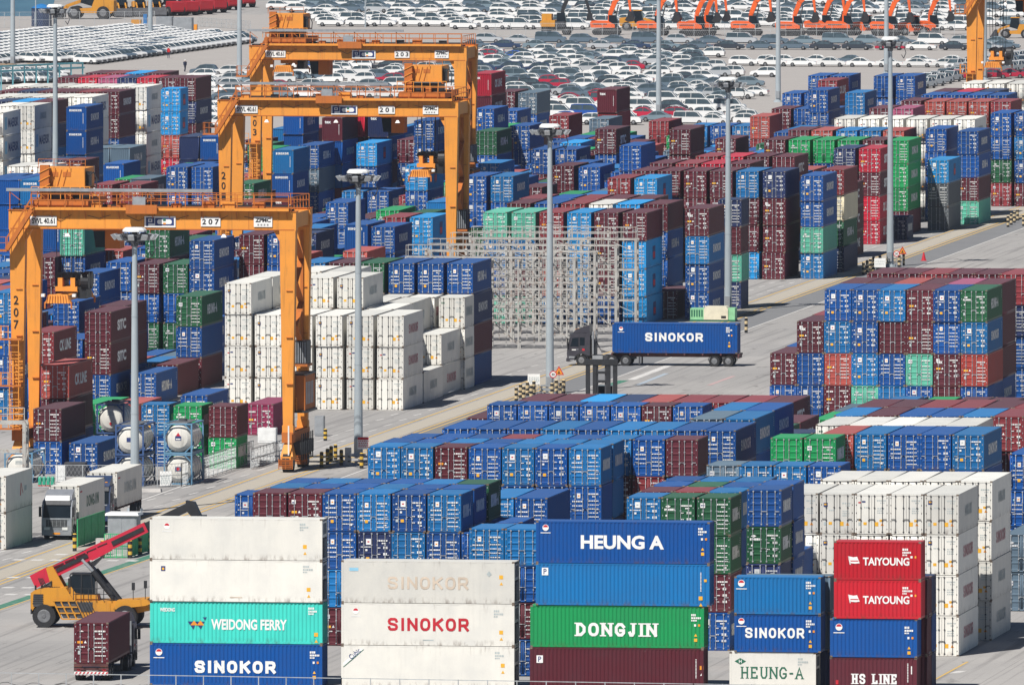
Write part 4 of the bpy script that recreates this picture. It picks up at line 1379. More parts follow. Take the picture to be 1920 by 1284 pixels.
# ---------------------------------------------------------------- light masts
def light_mast(px, py, label, height=25.0, r0=.40):
    X, Y, Z = at_px(px, py)
    root = empty('light_mast', (X, Y, 0), -TH)
    tag(root, label, 'light mast', 'tall grey light masts')
    def pole():
        mb = MB()
        mb.tube((0, 0, .25), (0, 0, height - .4), r0, r0 * .52, 16, 0, False)
        mb.tube((0, 0, 0), (0, 0, .25), r0 * 1.7, r0 * 1.6, 12, 0)
        for z in (8.0, 16.0): mb.tube((0, 0, z), (0, 0, z + .12), r0 * (1.04 - .48 * z / height), r0 * (1.04 - .48 * z / height), 16, 0, False)
        mb.box(-.25, -r0 - .12, .6, .25, -r0 * .6, 1.6, 1)
        return mb.build('pole', [M['mast'], M['steel']], smooth=False)
    add('pole', cached(('pole', height, r0), pole), root)
    def hood():
        mb = MB()
        n = 12
        ring = lambda r, z: [(r * math.cos(2 * math.pi * k / n), r * math.sin(2 * math.pi * k / n), z) for k in range(n)]
        a, b, c = ring(1.02, height + .12), ring(1.0, height + .26), ring(.78, height + .46)
        for p, q in ((a, b), (b, c)):
            for k in range(n):
                j = (k + 1) % n
                mb.quad(p[k], p[j], q[j], q[k], 0)
        mb.poly(c, 0); mb.poly(a[::-1], 0)
        return mb.build('lamp_hood', [M['lampwhite']])
    add('lamp_hood', cached(('hood', height), hood), root)
    def ring_():
        mb = MB()
        for k in range(16):
            t, s = 2 * math.pi * k / 16, 2 * math.pi * (k + 1) / 16
            for rr, z in ((1.35, height - .15), (.7, height - .75)):
                mb.bar((rr * math.cos(t), rr * math.sin(t), z), (rr * math.cos(s), rr * math.sin(s), z), .08, .08, 0)
        for k in range(8):
            t = 2 * math.pi * k / 8
            mb.bar((.3 * math.cos(t), .3 * math.sin(t), height - .8), (1.4 * math.cos(t), 1.4 * math.sin(t), height - .2), .07, .07, 0)
            mb.bar((.3 * math.cos(t), .3 * math.sin(t), height - .1), (1.4 * math.cos(t), 1.4 * math.sin(t), height - .1), .06, .06, 0)
        mb.tube((0, 0, height - 1.1), (0, 0, height + .1), .30, .26, 10, 0)
        for k in range(6):
            t = 2 * math.pi * k / 6
            mb.box(1.05 * math.cos(t) - .16, 1.05 * math.sin(t) - .16, height - .62, 1.05 * math.cos(t) + .16, 1.05 * math.sin(t) + .16, height - .2, 0)
            mb.bar((1.0 * math.cos(t), 1.0 * math.sin(t), height - .3), (.9 * math.cos(t), .9 * math.sin(t), height + .14), .07, .07, 0)
        mb.path([(1.5, -.2, height - .4), (1.75, -.25, height - 1.3), (1.5, -.2, height - 1.9), (1.25, -.2, height - 1.5)], .07, .07, 0)
        return mb.build('lamp_ring', [M['dark']])
    add('lamp_ring', cached(('ring', height), ring_), root)
    def lamp(t):
        mb = MB()
        ca, sa = math.cos(t), math.sin(t)
        d, sd = Vector((ca, sa, 0)), Vector((-sa, ca, 0))
        c = Vector((1.72 * ca, 1.72 * sa, height - .28))
        f = (d * .8 + Vector((0, 0, -.6))).normalized()
        up = sd.cross(f)
        def P(x, y, z): return tuple(c + sd * x + up * y + f * z)
        mb.hexa([P(-.18, -.18, -.12), P(.18, -.18, -.12), P(.18, .18, -.12), P(-.18, .18, -.12), P(-.27, -.27, .12), P(.27, -.27, .12), P(.27, .27, .12), P(-.27, .27, .12)], 0)
        mb.hexa([P(-.24, -.24, .122), P(.24, -.24, .122), P(.24, .24, .122), P(-.24, .24, .122), P(-.24, -.24, .14), P(.24, -.24, .14), P(.24, .24, .14), P(-.24, .24, .14)], 1)
        mb.bar(tuple(d * 1.3 + Vector((0, 0, height - .15))), tuple(c), .08, .08, 2)
        return mb.build('floodlight', [M['steel'], M['lampwhite'], M['dark']])
    for k in range(10):
        t = 2 * math.pi * (k + .5) / 10
        add('floodlight', cached(('lamp', height, k), lambda: lamp(t)), root)
    return root

light_mast(253, 958, 'grey light mast standing by the grey switch cabinet, nearest the camera', 22.9)
light_mast(672, 856, 'grey light mast with its foot among striped bollards right of crane 207', 24.6)
light_mast(1031, 738, 'grey light mast with white notice board and warning signs at its foot', 24.8)
light_mast(1365, 584, 'grey light mast rising behind the blue container lorry', 23.8)
light_mast(1669, 500, 'grey light mast beside the red traffic cone', 24.8)
light_mast(104, 416, 'grey light mast rising in front of the far left white containers')
light_mast(1235, 218, 'grey light mast at the near edge of the car park')
light_mast(1459, 192, 'grey light mast at the front of the row of white parked cars')
light_mast(1662, 140, 'grey light mast behind the far blue container cluster')
light_mast(24, 126, 'grey light mast at the left edge of the white car rows')
light_mast(282, 78, 'grey light mast beside the small grey office block')
light_mast(449, 158, 'grey light mast on the empty paving left of crane 203')
light_mast(1846, 150, 'grey light mast behind the leg of the rightmost crane')
def thin_post(px, py, h, label):
    X, Y, Z = at_px(px, py)
    mb = MB(); mb.tube((0, 0, 0), (0, 0, h), .12, .07, 8); mb.bar((0, 0, h - .1), (.9, 0, h), .1, .1); mb.box(.6, -.12, h - .06, 1.1, .12, h + .06)
    tag(add('camera_post', mb.build('camera_post', [M['mast']]), None, (X, Y, 0), -TH), label, 'post')
thin_post(685, 52, 8.0, 'thin grey camera post in the far car park')
thin_post(67, 52, 9.0, 'thin white post beside the blue tank near the water')
# ---------------------------------------------------------------- container meshes
def corr(a, b, pitch, o, i):
    """trapezoid corrugation: list of (position, depth)"""
    n = max(1, int(round((b - a) / pitch)))
    p = (b - a) / n
    out = [(a, o)]
    for k in range(n):
        t = a + k * p
        out += [(t + p * .25, o), (t + p * .5, i), (t + p * .75, i), (t + p, o)]
    return out

def shell(mb, L, h, kind, blank):
    """body of a container; slot 0 paint, 1 roof paint, 2 castings, 3 dark, 4 grille"""
    W = CW
    reefer = kind == 'reefer'
    for x in (0, W - .13):
        for y in (0, L - .13):
            mb.box(x, y, .118, x + .13, y + .13, h - .118, 0)
    for x in (-.004, W - .158):
        for y in (-.006, L - .172):
            for z in (0, h - .116):
                mb.box(x, y, z, x + .162, y + .178, z + .116, 2)
    for x in (.01, W - .07):
        mb.box(x, .13, .02, x + .06, L - .13, .17, 0)
        mb.box(x, .13, h - .10, x + .06, L - .13, h - .015, 0)
    pr = corr(.13, L - .13, 1.2 if reefer else .278, .012, .02 if reefer else .052)
    for (a, da), (b, db) in zip(pr[:-1], pr[1:]):
        mb.quad((W - da, a, .17), (W - db, b, .17), (W - db, b, h - .10), (W - da, a, h - .10), 0)
        mb.quad((da, b, .17), (db if False else da, b, .17), (da, a, h - .10), (da, b, h - .10), 0) if False else None
    mb.quad((.03, L - .13, .17), (.03, .13, .17), (.03, .13, h - .10), (.03, L - .13, h - .10), 0)
    mb.quad((.02, .13, h - .02), (W - .02, .13, h - .02), (W - .02, L - .13, h - .02), (.02, L - .13, h - .02), 1)
    mb.quad((.13, .02, h - .022), (W - .13, .02, h - .022), (W - .13, .13, h - .022), (.13, .13, h - .022), 1)
    mb.quad((.13, L - .13, h - .022), (W - .13, L - .13, h - .022), (W - .13, L - .02, h - .022), (.13, L - .02, h - .022), 1)
    mb.quad((.05, .05, .12), (.05, L - .05, .12), (W - .05, L - .05, .12), (W - .05, .05, .12), 3)
    # rear end
    if reefer:
        mb.quad((W - .13, L - .05, .15), (.13, L - .05, .15), (.13, L - .05, h - .12), (W - .13, L - .05, h - .12), 3)
        mb.box(.2, L - .05, h * .55, W - .2, L - .012, h - .2, 0)
        mb.box(.5, L - .012, h * .62, W - .5, L - .004, h - .35, 4)
        mb.box(.2, L - .05, .2, W * .55, L - .015, h * .5, 4)
    else:
        pr = corr(.13, W - .13, .25, .02, .06)
        for (a, da), (b, db) in zip(pr[:-1], pr[1:]):
            mb.quad((b, L - db, .17), (a, L - da, .17), (a, L - da, h - .10), (b, L - db, h - .10), 0)
    mb.box(.13, L - .10, .02, W - .13, L - .01, .17, 0)
    mb.box(.13, L - .10, h - .11, W - .13, L - .01, h - .025, 0)
    # front frame
    mb.box(.13, .008, .02, W - .13, .10, .15, 0)
    mb.box(.13, .008, h - .13, W - .13, .10, h - .024, 0)
    if blank:
        pr = corr(.13, W - .13, .25, .02, .062)
        for (a, da), (b, db) in zip(pr[:-1], pr[1:]):
            mb.quad((a, da, .15), (b, db, .15), (b, db, h - .13), (a, da, h - .13), 0)

def door(mb, h, side, kind, px=0, steel=1, dk=2):
    """one door leaf; side 0 = left, 1 = right; slots: paint, bar, gasket"""
    x0, x1 = (.145, 1.208) if side == 0 else (1.232, CW - .145)
    z0, z1 = .155, h - .135
    y = .028
    if kind == 'reefer':
        mb.box(x0, y, z0, x1, y + .06, z1, px)
        mb.box(x0 - .012, y + .01, z0, x0, y + .05, z1, dk)
        mb.box(x1, y + .01, z0, x1 + .012, y + .05, z1, dk)
    else:
        fr = .09
        mb.box(x0, y, z0, x0 + fr, y + .05, z1, px)
        mb.box(x1 - fr, y, z0, x1, y + .05, z1, px)
        n = 5
        pit = (z1 - z0) / n
        prof = [(z0, 0)]
        for k in range(n):
            a = z0 + k * pit
            prof += [(a + .09, 0), (a + .135, .04), (a + pit - .06, .04), (a + pit, 0)]
        for (a, da), (b, db) in zip(prof[:-1], prof[1:]):
            mb.quad((x0 + fr, y + da, a), (x1 - fr, y + da, a), (x1 - fr, y + db, b), (x0 + fr, y + db, b), px)
        mb.box(x0 - .014, y + .012, z0, x0, y + .045, z1, dk)
        mb.box(x1, y + .012, z0, x1 + .010, y + .045, z1, dk)
        mb.box(x0, y + .012, z1, x1, y + .045, z1 + .012, dk)

def lock_bars(mb, h, side, kind, st=0, dk=1):
    x0, x1 = (.145, 1.208) if side == 0 else (1.232, CW - .145)
    z0, z1 = .09, h - .07
    xs = (x0 + .30, x1 - .19) if side == 0 else (x0 + .19, x1 - .30)
    r = .016
    for x in xs:
        s = dk if kind == 'reefer' else st
        mb.box(x - r, -.028, z0, x + r, .004, z1, s)
        for q in (.03, .33, .66, .97):
            z = z0 + (z1 - z0) * q
            mb.box(x - .055, -.03, z - .035, x + .055, .012, z + .035, st if kind != 'reefer' else dk)
    for x in xs:
        mb.box(x - (.30 if x < (x0 + x1) / 2 else 0), -.036, 1.05, x + (0 if x < (x0 + x1) / 2 else .30), -.022, 1.10, dk if kind == 'reefer' else st)
    xe = x0 - .06 if side == 0 else x1 + .01
    for q in (.08, .3, .52, .74, .94):
        z = .155 + (h - .29) * q
        mb.box(xe, -.004, z - .05, xe + .05, .03, z + .05, dk if kind == 'reefer' else st)

# marks on the doors: slots of MARKS in order
MARKS = ['white', 'yellow', 'amber', 'red', 'navyink', 'paleink', 'skyink', 'greenink']
def dashes(mb, rn, x, z, w, h, m, y=.018):
    """a line of small lettering"""
    t = x
    while t < x + w - .02:
        a = rn.uniform(.05, .13)
        mb.quad((t, y, z), (min(t + a, x + w), y, z), (min(t + a, x + w), y, z + h), (t, y, z + h), m)
        t += a + rn.uniform(.02, .05)

def marks(mb, h, side, var, kind, col):
    if var == 13 or (var == 12 and side == 0): return
    rn = random.Random(var * 17 + side * 5 + (3 if kind == 'reefer' else 0))
    h = h - (.0, .12, .0, .22, .06, .0, .15)[var % 7]
    Y = .017
    def pat(x, z, w, hh, m, y=Y):
        mb.quad((x, y, z), (x + w, y, z), (x + w, y, z + hh), (x, y, z + hh), m)
    def tri(x, z, w, m, y=Y):
        mb.poly([(x, y, z), (x + w, y, z), (x + w / 2, y, z + w * .95)], m)
    t = h - .13
    if kind == 'reefer':
        if side == 0:
            v = var % 4
            if v in (0, 2): pat(.25, t - .62, .3, .3, 4); pat(.3, t - .5, .2, .12, 1, Y - .002)
            if v == 1: pat(.25, t - .55, .18, .1, 3); pat(.52, t - .5, .25, .12, 4)
            if v == 3: dashes(mb, rn, .24, t - .5, .3, .16, 7)
            pat(.26, .62, .2, .24, 5); pat(.62, .66, .24, .2, 1)
            if var % 2: tri(.27, .95, .2, 1)
            dashes(mb, rn, .66, t - .9, .4, .09, 5)
        else:
            dashes(mb, rn, 1.6, t - .4, .62, .1, 5); dashes(mb, rn, 1.85, t - .56, .3, .08, 5)
            for k in range(3): dashes(mb, rn, 1.62, t - .95 - k * .16, .5, .08, 5)
            pat(1.40, .58, .3, .3, 1); tri(1.86, .62, .24, 2)
            if var % 3 == 0: pat(1.78, .9, .2, .16, 1)
        return
    if side == 0:
        if col in 'Bb':
            if var % 2 == 0:
                pat(.24, t - .50, .10, .10, 0)
                pat(.60, t - .66, .36, .42, 0); pat(.70, t - .50, .15, .10, 3 if var % 4 else 5, Y - .002)
                dashes(mb, rn, .22, t - .86, .75, .07, 0)
                pat(.55, t - 1.12, .15, .14, 0)
                pat(.24, .72, .2, .2, 5); pat(.60, .70, .24, .22, 1)
            else:
                pat(.30, t - .62, .10, .14, 6); pat(.58, t - .68, .26, .36, 0); pat(.64, t - .56, .14, .10, 2, Y - .002)
                dashes(mb, rn, .22, t - .98, .8, .10, 0); dashes(mb, rn, .22, t - 1.3, .8, .08, 0); dashes(mb, rn, .26, t - 1.64, .7, .08, 0)
                if var % 3 == 0: pat(.58, .62, .22, .22, 1)
        elif col in 'GgmS':
            if var % 2 == 0:
                mb.poly([(.30, Y, t - .42), (.50, Y, t - .52), (.70, Y, t - .42), (.50, Y, t - .32)], 0)
                dashes(mb, rn, .24, t - .72, .72, .15, 0)
            else:
                pat(.24, t - .62, .34, .34, 0); dashes(mb, rn, .28, t - .5, .26, .1, 4, Y - .002)
            pat(.32, t - 1.14, .14, .12, 0); pat(.26, .6, .22, .26, 5)
        elif col == 'W':
            pat(.3, t - .7, .3, .3, 4)
        else:
            v = var % 4
            if v == 0:
                pat(.24, t - .55, .30, .30, 0); pat(.28, t - .5, .2, .1, 4, Y - .002)
            elif v == 1:
                mb.poly([(.38, Y, t - .40), (.55, Y, t - .30), (.70, Y, t - .40)], 0)
            elif v == 2:
                dashes(mb, rn, .24, t - .5, .6, .14, 0)
            pat(.24, t - 1.22, .38, .17, 1 if v != 1 else 2)
            tri(.70, t - 1.2, .2, 0)
            dashes(mb, rn, .26, t - 1.5, .5, .08, 0)
            pat(.28, .66, .2, .26, 5)
    else:
        dashes(mb, rn, 1.42, t - .42, .80, .11, 0); dashes(mb, rn, 1.75, t - .60, .3, .09, 0)
        n = 5 if var % 2 else 3
        for k in range(n):
            zz = t - .92 - k * (.30 if n == 5 else .46)
            if var % 2:
                dashes(mb, rn, 1.45, zz, .78, .075, 0)
            else:
                dashes(mb, rn, 1.44, zz, .2, .07, 0); dashes(mb, rn, 1.86, zz - .04, .32, .17, 0)
        if var % 3 == 0: pat(1.95, .42, .2, .09, 0)


BODY_M = lambda: [M['paint'], M['roof'], M['casting'], M['gasket'], M['grille']]
def body_mesh(L, h, kind, blank):
    def f():
        mb = MB(); shell(mb, L, h, kind, blank)
        return mb.build('container_body', BODY_M(), recalc=False)
    return cached(('body', L, h, kind, blank), f)
def door_mesh(h, side, kind):
    def f():
        mb = MB(); door(mb, h, side, kind)
        return mb.build('door', [M['paint'], M['bar'], M['gasket']], recalc=False)
    return cached(('door', h, side, kind), f)
def bar_mesh(h, side, kind):
    def f():
        mb = MB(); lock_bars(mb, h, side, kind)
        return mb.build('lock_bar', [M['bar'], M['gasket']], recalc=False)
    return cached(('bar', h, side, kind), f)
def marks_mesh(h, side, var, kind, col):
    cl = 'B' if col in 'BbcNK' else 'G' if col in 'GgmS' else 'W' if col in 'WY' else 'M'
    def f():
        mb = MB(); marks(mb, h, side, var, kind, cl)
        return mb.build('door_lettering', [M[k] for k in MARKS], recalc=False)
    return cached(('marks', h, side, var, kind, cl), f)

def side_letters(mb, L, text, y0, y1, z0, z1, m=0, style='stroke', thick=None, off=.004):
    """writing on the right-hand long side: from y0 to y1 along the box, z0..z1 high"""
    w, h = y1 - y0, z1 - z0
    if style == 'stroke':
        td = stroke_data(text, w, h, thick or h * .2)
    elif style == 'serif':
        td = stroke_data(text, w, h, thick or h * .2, True)
    else:
        td = text_data(text, w, h, thick if thick is not None else .02)
    put_letters(mb, td, (CW - .010, (y0 + y1) / 2, (z0 + z1) / 2), (0, 1, 0), (0, 0, 1), (off + .002, 0, 0), m)

def emblem(mb, y, z, r, ring=True):
    """round emblem: white disc with a red top half, on the right-hand side"""
    X = CW - .004
    c = [(X, y + r * math.cos(t), z + r * math.sin(t)) for t in [k * math.pi / 10 for k in range(20)]]
    mb.poly(c, 0)
    X += .003
    mb.poly([(X, y + r * .8 * math.cos(t), z + r * .12 + r * .75 * math.sin(t)) for t in [k * math.pi / 8 for k in range(9)]], 3)
    mb.quad((X, y - r * 1.6, z - r * 1.75), (X, y + r * 1.6, z - r * 1.75), (X, y + r * 1.6, z - r * 1.5), (X, y - r * 1.6, z - r * 1.5), 0)

def code_block(mb, y, z, rn, m=0, stickers=True):
    X = CW - .004
    def line(yy, zz, w, hh, mm):
        t = yy
        while t < yy + w - .02:
            a = rn.uniform(.06, .14)
            mb.quad((X, t, zz), (X, t + a, zz), (X, t + a, zz + hh), (X, t, zz + hh), mm)
            t += a + .03
    line(y, z, .36, .15, m); line(y, z - .2, .62, .13, m); line(y, z - .36, .3, .1, m)
    if stickers:
        mb.quad((X, y + .2, z - .72), (X, y + .34, z - .72), (X, y + .34, z - .56), (X, y + .2, z - .56), m)
        mb.quad((X, y + .48, z - .72), (X, y + .62, z - .72), (X, y + .62, z - .56), (X, y + .48, z - .56), 2)
        mb.poly([(X, y + .2, z - 1.42), (X, y + .42, z - 1.42), (X, y + .31, z - 1.22)], 1)
        mb.quad((X, y + .2, z - 1.78), (X, y + .42, z - 1.78), (X, y + .42, z - 1.56), (X, y + .2, z - 1.56), 1)

LET_M = lambda: [M[k] for k in MARKS] + [M['cream'], M['blackink'], M['palered']]
def side_mesh(text, L, h):
    """the usual marks on the right-hand side of a box"""
    def f():
        mb = MB()
        c, zc = L / 2, h * .52
        wide = min(L * .62, 5.6)
        if text == 'SINOKOR': side_letters(mb, L, text, c - wide / 2, c + wide / 2, zc - .42, zc + .42, 0, thick=.2)
        elif text == 'SINOKOR_RED': side_letters(mb, L, 'SINOKOR', c - wide / 2, c + wide / 2, zc - .42, zc + .42, 10, thick=.18)
        elif text == 'SINOKOR_PALE': side_letters(mb, L, 'SINOKOR', c - wide / 2, c + wide / 2, zc - .42, zc + .42, 5, thick=.17)
        elif text == 'HEUNG-A': side_letters(mb, L, text, c - wide / 2, c + wide / 2, zc - .45, zc + .45, 0, thick=.2)
        elif text == 'DONGJIN_PALE': side_letters(mb, L, 'DONGJIN', c - 2.1, c + 2.1, zc - .4, zc + .4, 5, thick=.17)
        elif text == 'DONGJIN': side_letters(mb, L, text, c - wide / 2, c + wide / 2, zc - .45, zc + .45, 0, thick=.2)
        elif text == 'MAERSK':
            side_letters(mb, L, text, 3.6, 10.6, zc - .55, zc + .55, 4, 'font', .03)
            X = CW - .004
            mb.quad((X, 1.2, zc - .75), (X, 2.8, zc - .75), (X, 2.8, zc + .75), (X, 1.2, zc + .75), 6)
        elif text == 'SITC': side_letters(mb, L, text, c - 2.4, c + 2.4, zc - .5, zc + .5, 0, 'font', .05)
        elif text == 'CK LINE': side_letters(mb, L, text, c - 3.0, c + 3.0, zc - .5, zc + .5, 0, 'font', .04)
        elif text == 'ROYAL': 
            X = CW - .004
            mb.quad((X, c - 1.0, .7), (X, c + 1.0, .7), (X, c + 1.0, 2.1), (X, c - 1.0, 2.1), 4)
            mb.quad((X + .003, c - .8, .9), (X + .003, c + .8, .9), (X + .003, c + .8, 1.5), (X + .003, c - .8, 1.5), 3)
        rn = random.Random(len(text) * 7 + int(L))
        if 'PALE' not in text:
            m = 4 if text == 'MAERSK' else 0
            X = CW - .004
            for k in range(5): mb.quad((X, L - .75, h - .5 - k * .16), (X, L - .62, h - .5 - k * .16), (X, L - .62, h - .42 - k * .16), (X, L - .75, h - .42 - k * .16), m)
        return mb.build('side_lettering', LET_M(), recalc=False)
    return cached(('side', text, L, h), f)

def end_mesh(text, h):
    """writing on a blank front end"""
    def f():
        mb = MB()
        td = stroke_data(text, 1.5, .26, .065) if text == 'SINOKOR' else text_data(text, .75, .34, .03)
        zc = h - .45 if text == 'SINOKOR' else h - .55
        put_letters(mb, td, (1.1 if text == 'SINOKOR' else .7, .016, zc), (1, 0, 0), (0, 0, 1), (0, -.002, 0), 0)
        rn = random.Random(4)
        for k in range(9):
            mb.quad((2.0, .014, h - .9 - k * .14), (2.07, .014, h - .9 - k * .14), (2.07, .014, h - .82 - k * .14), (2.0, .014, h - .82 - k * .14), 0)
        return mb.build('end_lettering', LET_M(), recalc=False)
    return cached(('end', text, h), f)

def tex_mesh(h):
    def f():
        mb = MB()
        put_letters(mb, text_data('tex', .52, .30, .035), (.56, .016, h - .72), (1, 0, 0), (0, 0, 1), (0, -.004, 0), 0)
        return mb.build('door_lettering', LET_M(), recalc=False)
    return cached(('tex', h), f)
# ---------------------------------------------------------------- place the containers
CS = fill_gaps(build_list())
visibility(CS)
_seen = {}
for c in CS:
    k = (c['row'], c['col'])
    _seen[k] = _seen.get(k, 0) + c['px']
CS = [c for c in CS if not c['filler'] or _seen[(c['row'], c['col'])] > 0]
N_SINGLE = 291
_rank = sorted(CS, key=lambda c: -c['px'])
for c in _rank[:N_SINGLE]:
    c['single'] = True

ORD = ['first', 'second', 'third', 'fourth', 'fifth', 'sixth', 'seventh', 'eighth', 'ninth', 'tenth']
def tier_word(k, n):
    if n == 1: return 'standing on the ground'
    if k == 0: return 'on top'
    if k == n - 1: return 'lowest'
    return 'one down' if k == 1 else 'two down' if k == 2 else 'three down'

def side_text(c):
    w, col = c['words'], c['c']
    rn = random.Random(int(c['u'] * 7 + c['v'] * 3 + c['z'] * 11))
    if w.startswith('far left block'):
        if col == 'W' and c['n'] == 5: return 'MAERSK'
        if col == 'W': return rn.choice(['MAERSK', 'DONGJIN_PALE'])
        if col == 'S': return 'DONGJIN'
        if col in 'NM': return rn.choice(['SINOKOR', ''])
    if 'lettered maroon row' in w: return 'SITC' if col == 'M' else 'SINOKOR'
    if 'faded red stack' in w or 'red stack beside the crane' in w: return 'CK LINE' if col in 'rR' else ''
    if 'maroon lettered stack' in w or 'crimson' in w: return 'CK LINE' if rn.random() < .6 else 'SITC'
    if col == 'W': return rn.choice(['SINOKOR_RED', 'SINOKOR_PALE', 'DONGJIN_PALE', 'DONGJIN_PALE'])
    if col in 'Bb': return rn.choice(['SINOKOR', 'SINOKOR', 'SINOKOR', 'HEUNG-A', ''])
    if col == 'G': return 'HEUNG-A'
    if col == 'g': return 'DONGJIN'
    if col == 'c': return 'ROYAL'
    if col in 'rRO': return rn.choice(['CK LINE', '', ''])
    if col == 'N': return rn.choice(['SINOKOR', '', ''])
    if col in 'MX': return rn.choice(['SITC', '', '', '', ''])
    return ''

def tint(c):
    rn = random.Random(int(c['u'] * 13 + c['v'] * 5 + c['z'] * 3))
    k = rn.uniform(.82, 1.18)
    g = rn.uniform(0, .035)
    return tuple(min(.85, x * k * (1 - g) + q * g) for x, q in zip(PAL[c['c']], (.10, .18, .24)))

def is_reefer(c):
    return c['c'] in 'W'

SINGLES = []
def place_single(c):
    kind = 'reefer' if is_reefer(c) else 'dry'
    col = tint(c)
    loc = yard_loc(c['u'], c['v'], c['z'])
    rz = -TH
    if c['along']:
        loc = yard_loc(c['u'], c['v'] + CW, c['z']); rz = -TH - math.pi / 2
    o = add('shipping_container', body_mesh(c['L'], c['h'], kind, c['blank']), None, loc, rz, col)
    nm = CNAME[c['c']] + (' reefer container' if kind == 'reefer' else ' container')
    if c['ncol'] == 99:
        lab = '%s %s, %s %d' % (nm, tier_word(c['tier'], c['n']), c['words'], c['col'] + 1)
    else:
        cw = ''
        if c['ncol'] > 1:
            cw = ('leftmost' if c['col'] == 0 else 'rightmost' if c['col'] == c['ncol'] - 1 else ORD[c['col']] + ' from left') + ' in '
        lab = '%s %s, %s%s' % (nm, tier_word(c['tier'], c['n']), cw, c['words'])
    while len(lab.split()) > 16 and ', ' in lab and 'blank ended' in lab:
        break
    tag(o, lab, 'shipping container', 'containers stacked in the yard')
    if c['blank']:
        if c['front'] > 60:
            e = add('end_lettering', end_mesh('SINOKOR' if c['c'] in 'Bb' else 'tex', c['h']), o)
    elif not c['along'] and c['front'] > 45:
        v = random.Random(int(c['u'] * 3 + c['v'] * 29 + c['z'] * 5)).randrange(14)
        for s in (0, 1):
            d = add('door', door_mesh(c['h'], s, kind), o, color=col)
            add('lock_bar', bar_mesh(c['h'], s, kind), d)
            if s == 0 and c['c'] == 'M' and v in (1, 4):
                add('door_lettering', tex_mesh(c['h']), d)
            add('door_lettering', marks_mesh(c['h'], s, v, kind, c['c']), d)
    if not c['along'] and c['side'] > 90:
        t = side_text(c)
        if t:
            add('side_lettering', side_mesh(t, c['L'], c['h']), o)
    SINGLES.append((o, c))
    return o

def soup(mb, mats):
    """mesh builder -> arrays"""
    V = np.array(mb.v, dtype=np.float32)
    ln = np.array([len(f) for f in mb.f], dtype=np.int32)
    ix = np.concatenate([np.array(f, dtype=np.int32) for f in mb.f])
    return V, ln, ix, np.array(mb.m, dtype=np.int32)

def place_mass(cs):
    """the far and half hidden rest of the stacks as one object"""
    Vs, Ls, Is, Ms, Cs = [], [], [], [], []
    base = 0
    cache = {}
    # slots: 0 paint 1 roof 2 casting 3 dark 4 grille 5 bar 6.. marks
    for c in cs:
        kind = 'reefer' if is_reefer(c) else 'dry'
        seen = c['px'] > 0
        v = random.Random(int(c['u'] * 3 + c['v'] * 29 + c['z'] * 5)).randrange(14)
        t = side_text(c) if c['side'] > 25 and not c['along'] else ''
        key = (c['L'], c['h'], kind, c['blank'], seen, v if c['front'] > 12 else -1, c['c'] if c['front'] > 12 else 0, t)
        if key not in cache:
            mb = MB()
            if seen:
                shell(mb, c['L'], c['h'], kind, c['blank'])
                if not c['blank'] and c['front'] > 0:
                    for s in (0, 1):
                        k0 = len(mb.f)
                        door(mb, c['h'], s, kind, 0, 5, 3)
                        lock_bars(mb, c['h'], s, kind, 5, 3)
                        if key[5] >= 0:
                            n0 = len(mb.m)
                            cl = 'B' if c['c'] in 'BbcNK' else 'G' if c['c'] in 'GgmS' else 'W' if c['c'] in 'WY' else 'M'
                            marks(mb, c['h'], s, v, kind, cl)
                            for q in range(n0, len(mb.m)): mb.m[q] += 6
                if t:
                    me = side_mesh(t, c['L'], c['h'])
                    n0 = len(mb.v)
                    mb.v += [tuple(q.co) for q in me.vertices]
                    for p in me.polygons:
                        mb.f.append(tuple(n0 + i for i in p.vertices)); mb.m.append(6 + p.material_index)
            else:
                mb.box(.01, .01, .05, CW - .01, c['L'] - .01, c['h'] - .02, 0)
            cache[key] = soup(mb, None)
        V, ln, ix, mi = cache[key]
        a = -TH
        if c['along']:
            P0 = yard_loc(c['u'], c['v'] + CW, c['z']); a = -TH - math.pi / 2
        else:
            P0 = yard_loc(c['u'], c['v'], c['z'])
        ca, sa = math.cos(a), math.sin(a)
        Wv = np.empty_like(V)
        Wv[:, 0] = V[:, 0] * ca - V[:, 1] * sa + P0[0]
        Wv[:, 1] = V[:, 0] * sa + V[:, 1] * ca + P0[1]
        Wv[:, 2] = V[:, 2] + P0[2]
        Vs.append(Wv); Ls.append(ln); Is.append(ix + base); Ms.append(mi)
        Cs.append(np.repeat(np.array([[*tint(c), 1.0]], dtype=np.float32), len(ln), 0))
        base += len(V)
    V, ln, ix, mi, cc = (np.concatenate(x) for x in (Vs, Ls, Is, Ms, Cs))
    org = V.mean(0); org[2] = 0
    V = V - org
    me = bpy.data.meshes.new('stacked_containers')
    me.vertices.add(len(V)); me.vertices.foreach_set('co', V.ravel())
    me.loops.add(len(ix)); me.loops.foreach_set('vertex_index', ix)
    me.polygons.add(len(ln))
    st = np.concatenate([[0], np.cumsum(ln)[:-1]]).astype(np.int32)
    me.polygons.foreach_set('loop_start', st)
    for x in [M['paint_mass'], M['roof_mass'], M['casting'], M['gasket'], M['grille'], M['bar'], M['whitedull']] + LET_M()[1:]:
        me.materials.append(x)
    me.polygons.foreach_set('material_index', mi)
    at = me.attributes.new('paint', 'FLOAT_COLOR', 'FACE')
    at.data.foreach_set('color', cc.ravel())
    me.update(calc_edges=True)
    me.validate()
    o = add('stacked_containers', me, None, tuple(float(x) for x in org))
    tag(o, 'far rows of many coloured shipping containers packed in the lanes', 'containers', None, 'stuff')

for c in CS:
    if c.get('single'):
        place_single(c)
place_mass([c for c in CS if not c.get('single')])
print('containers', len(CS), 'single', len(SINGLES))
long_ = [o['label'] for o, c in SINGLES if not 4 <= len(o['label'].split()) <= 16]
print('long labels', len(long_), long_)
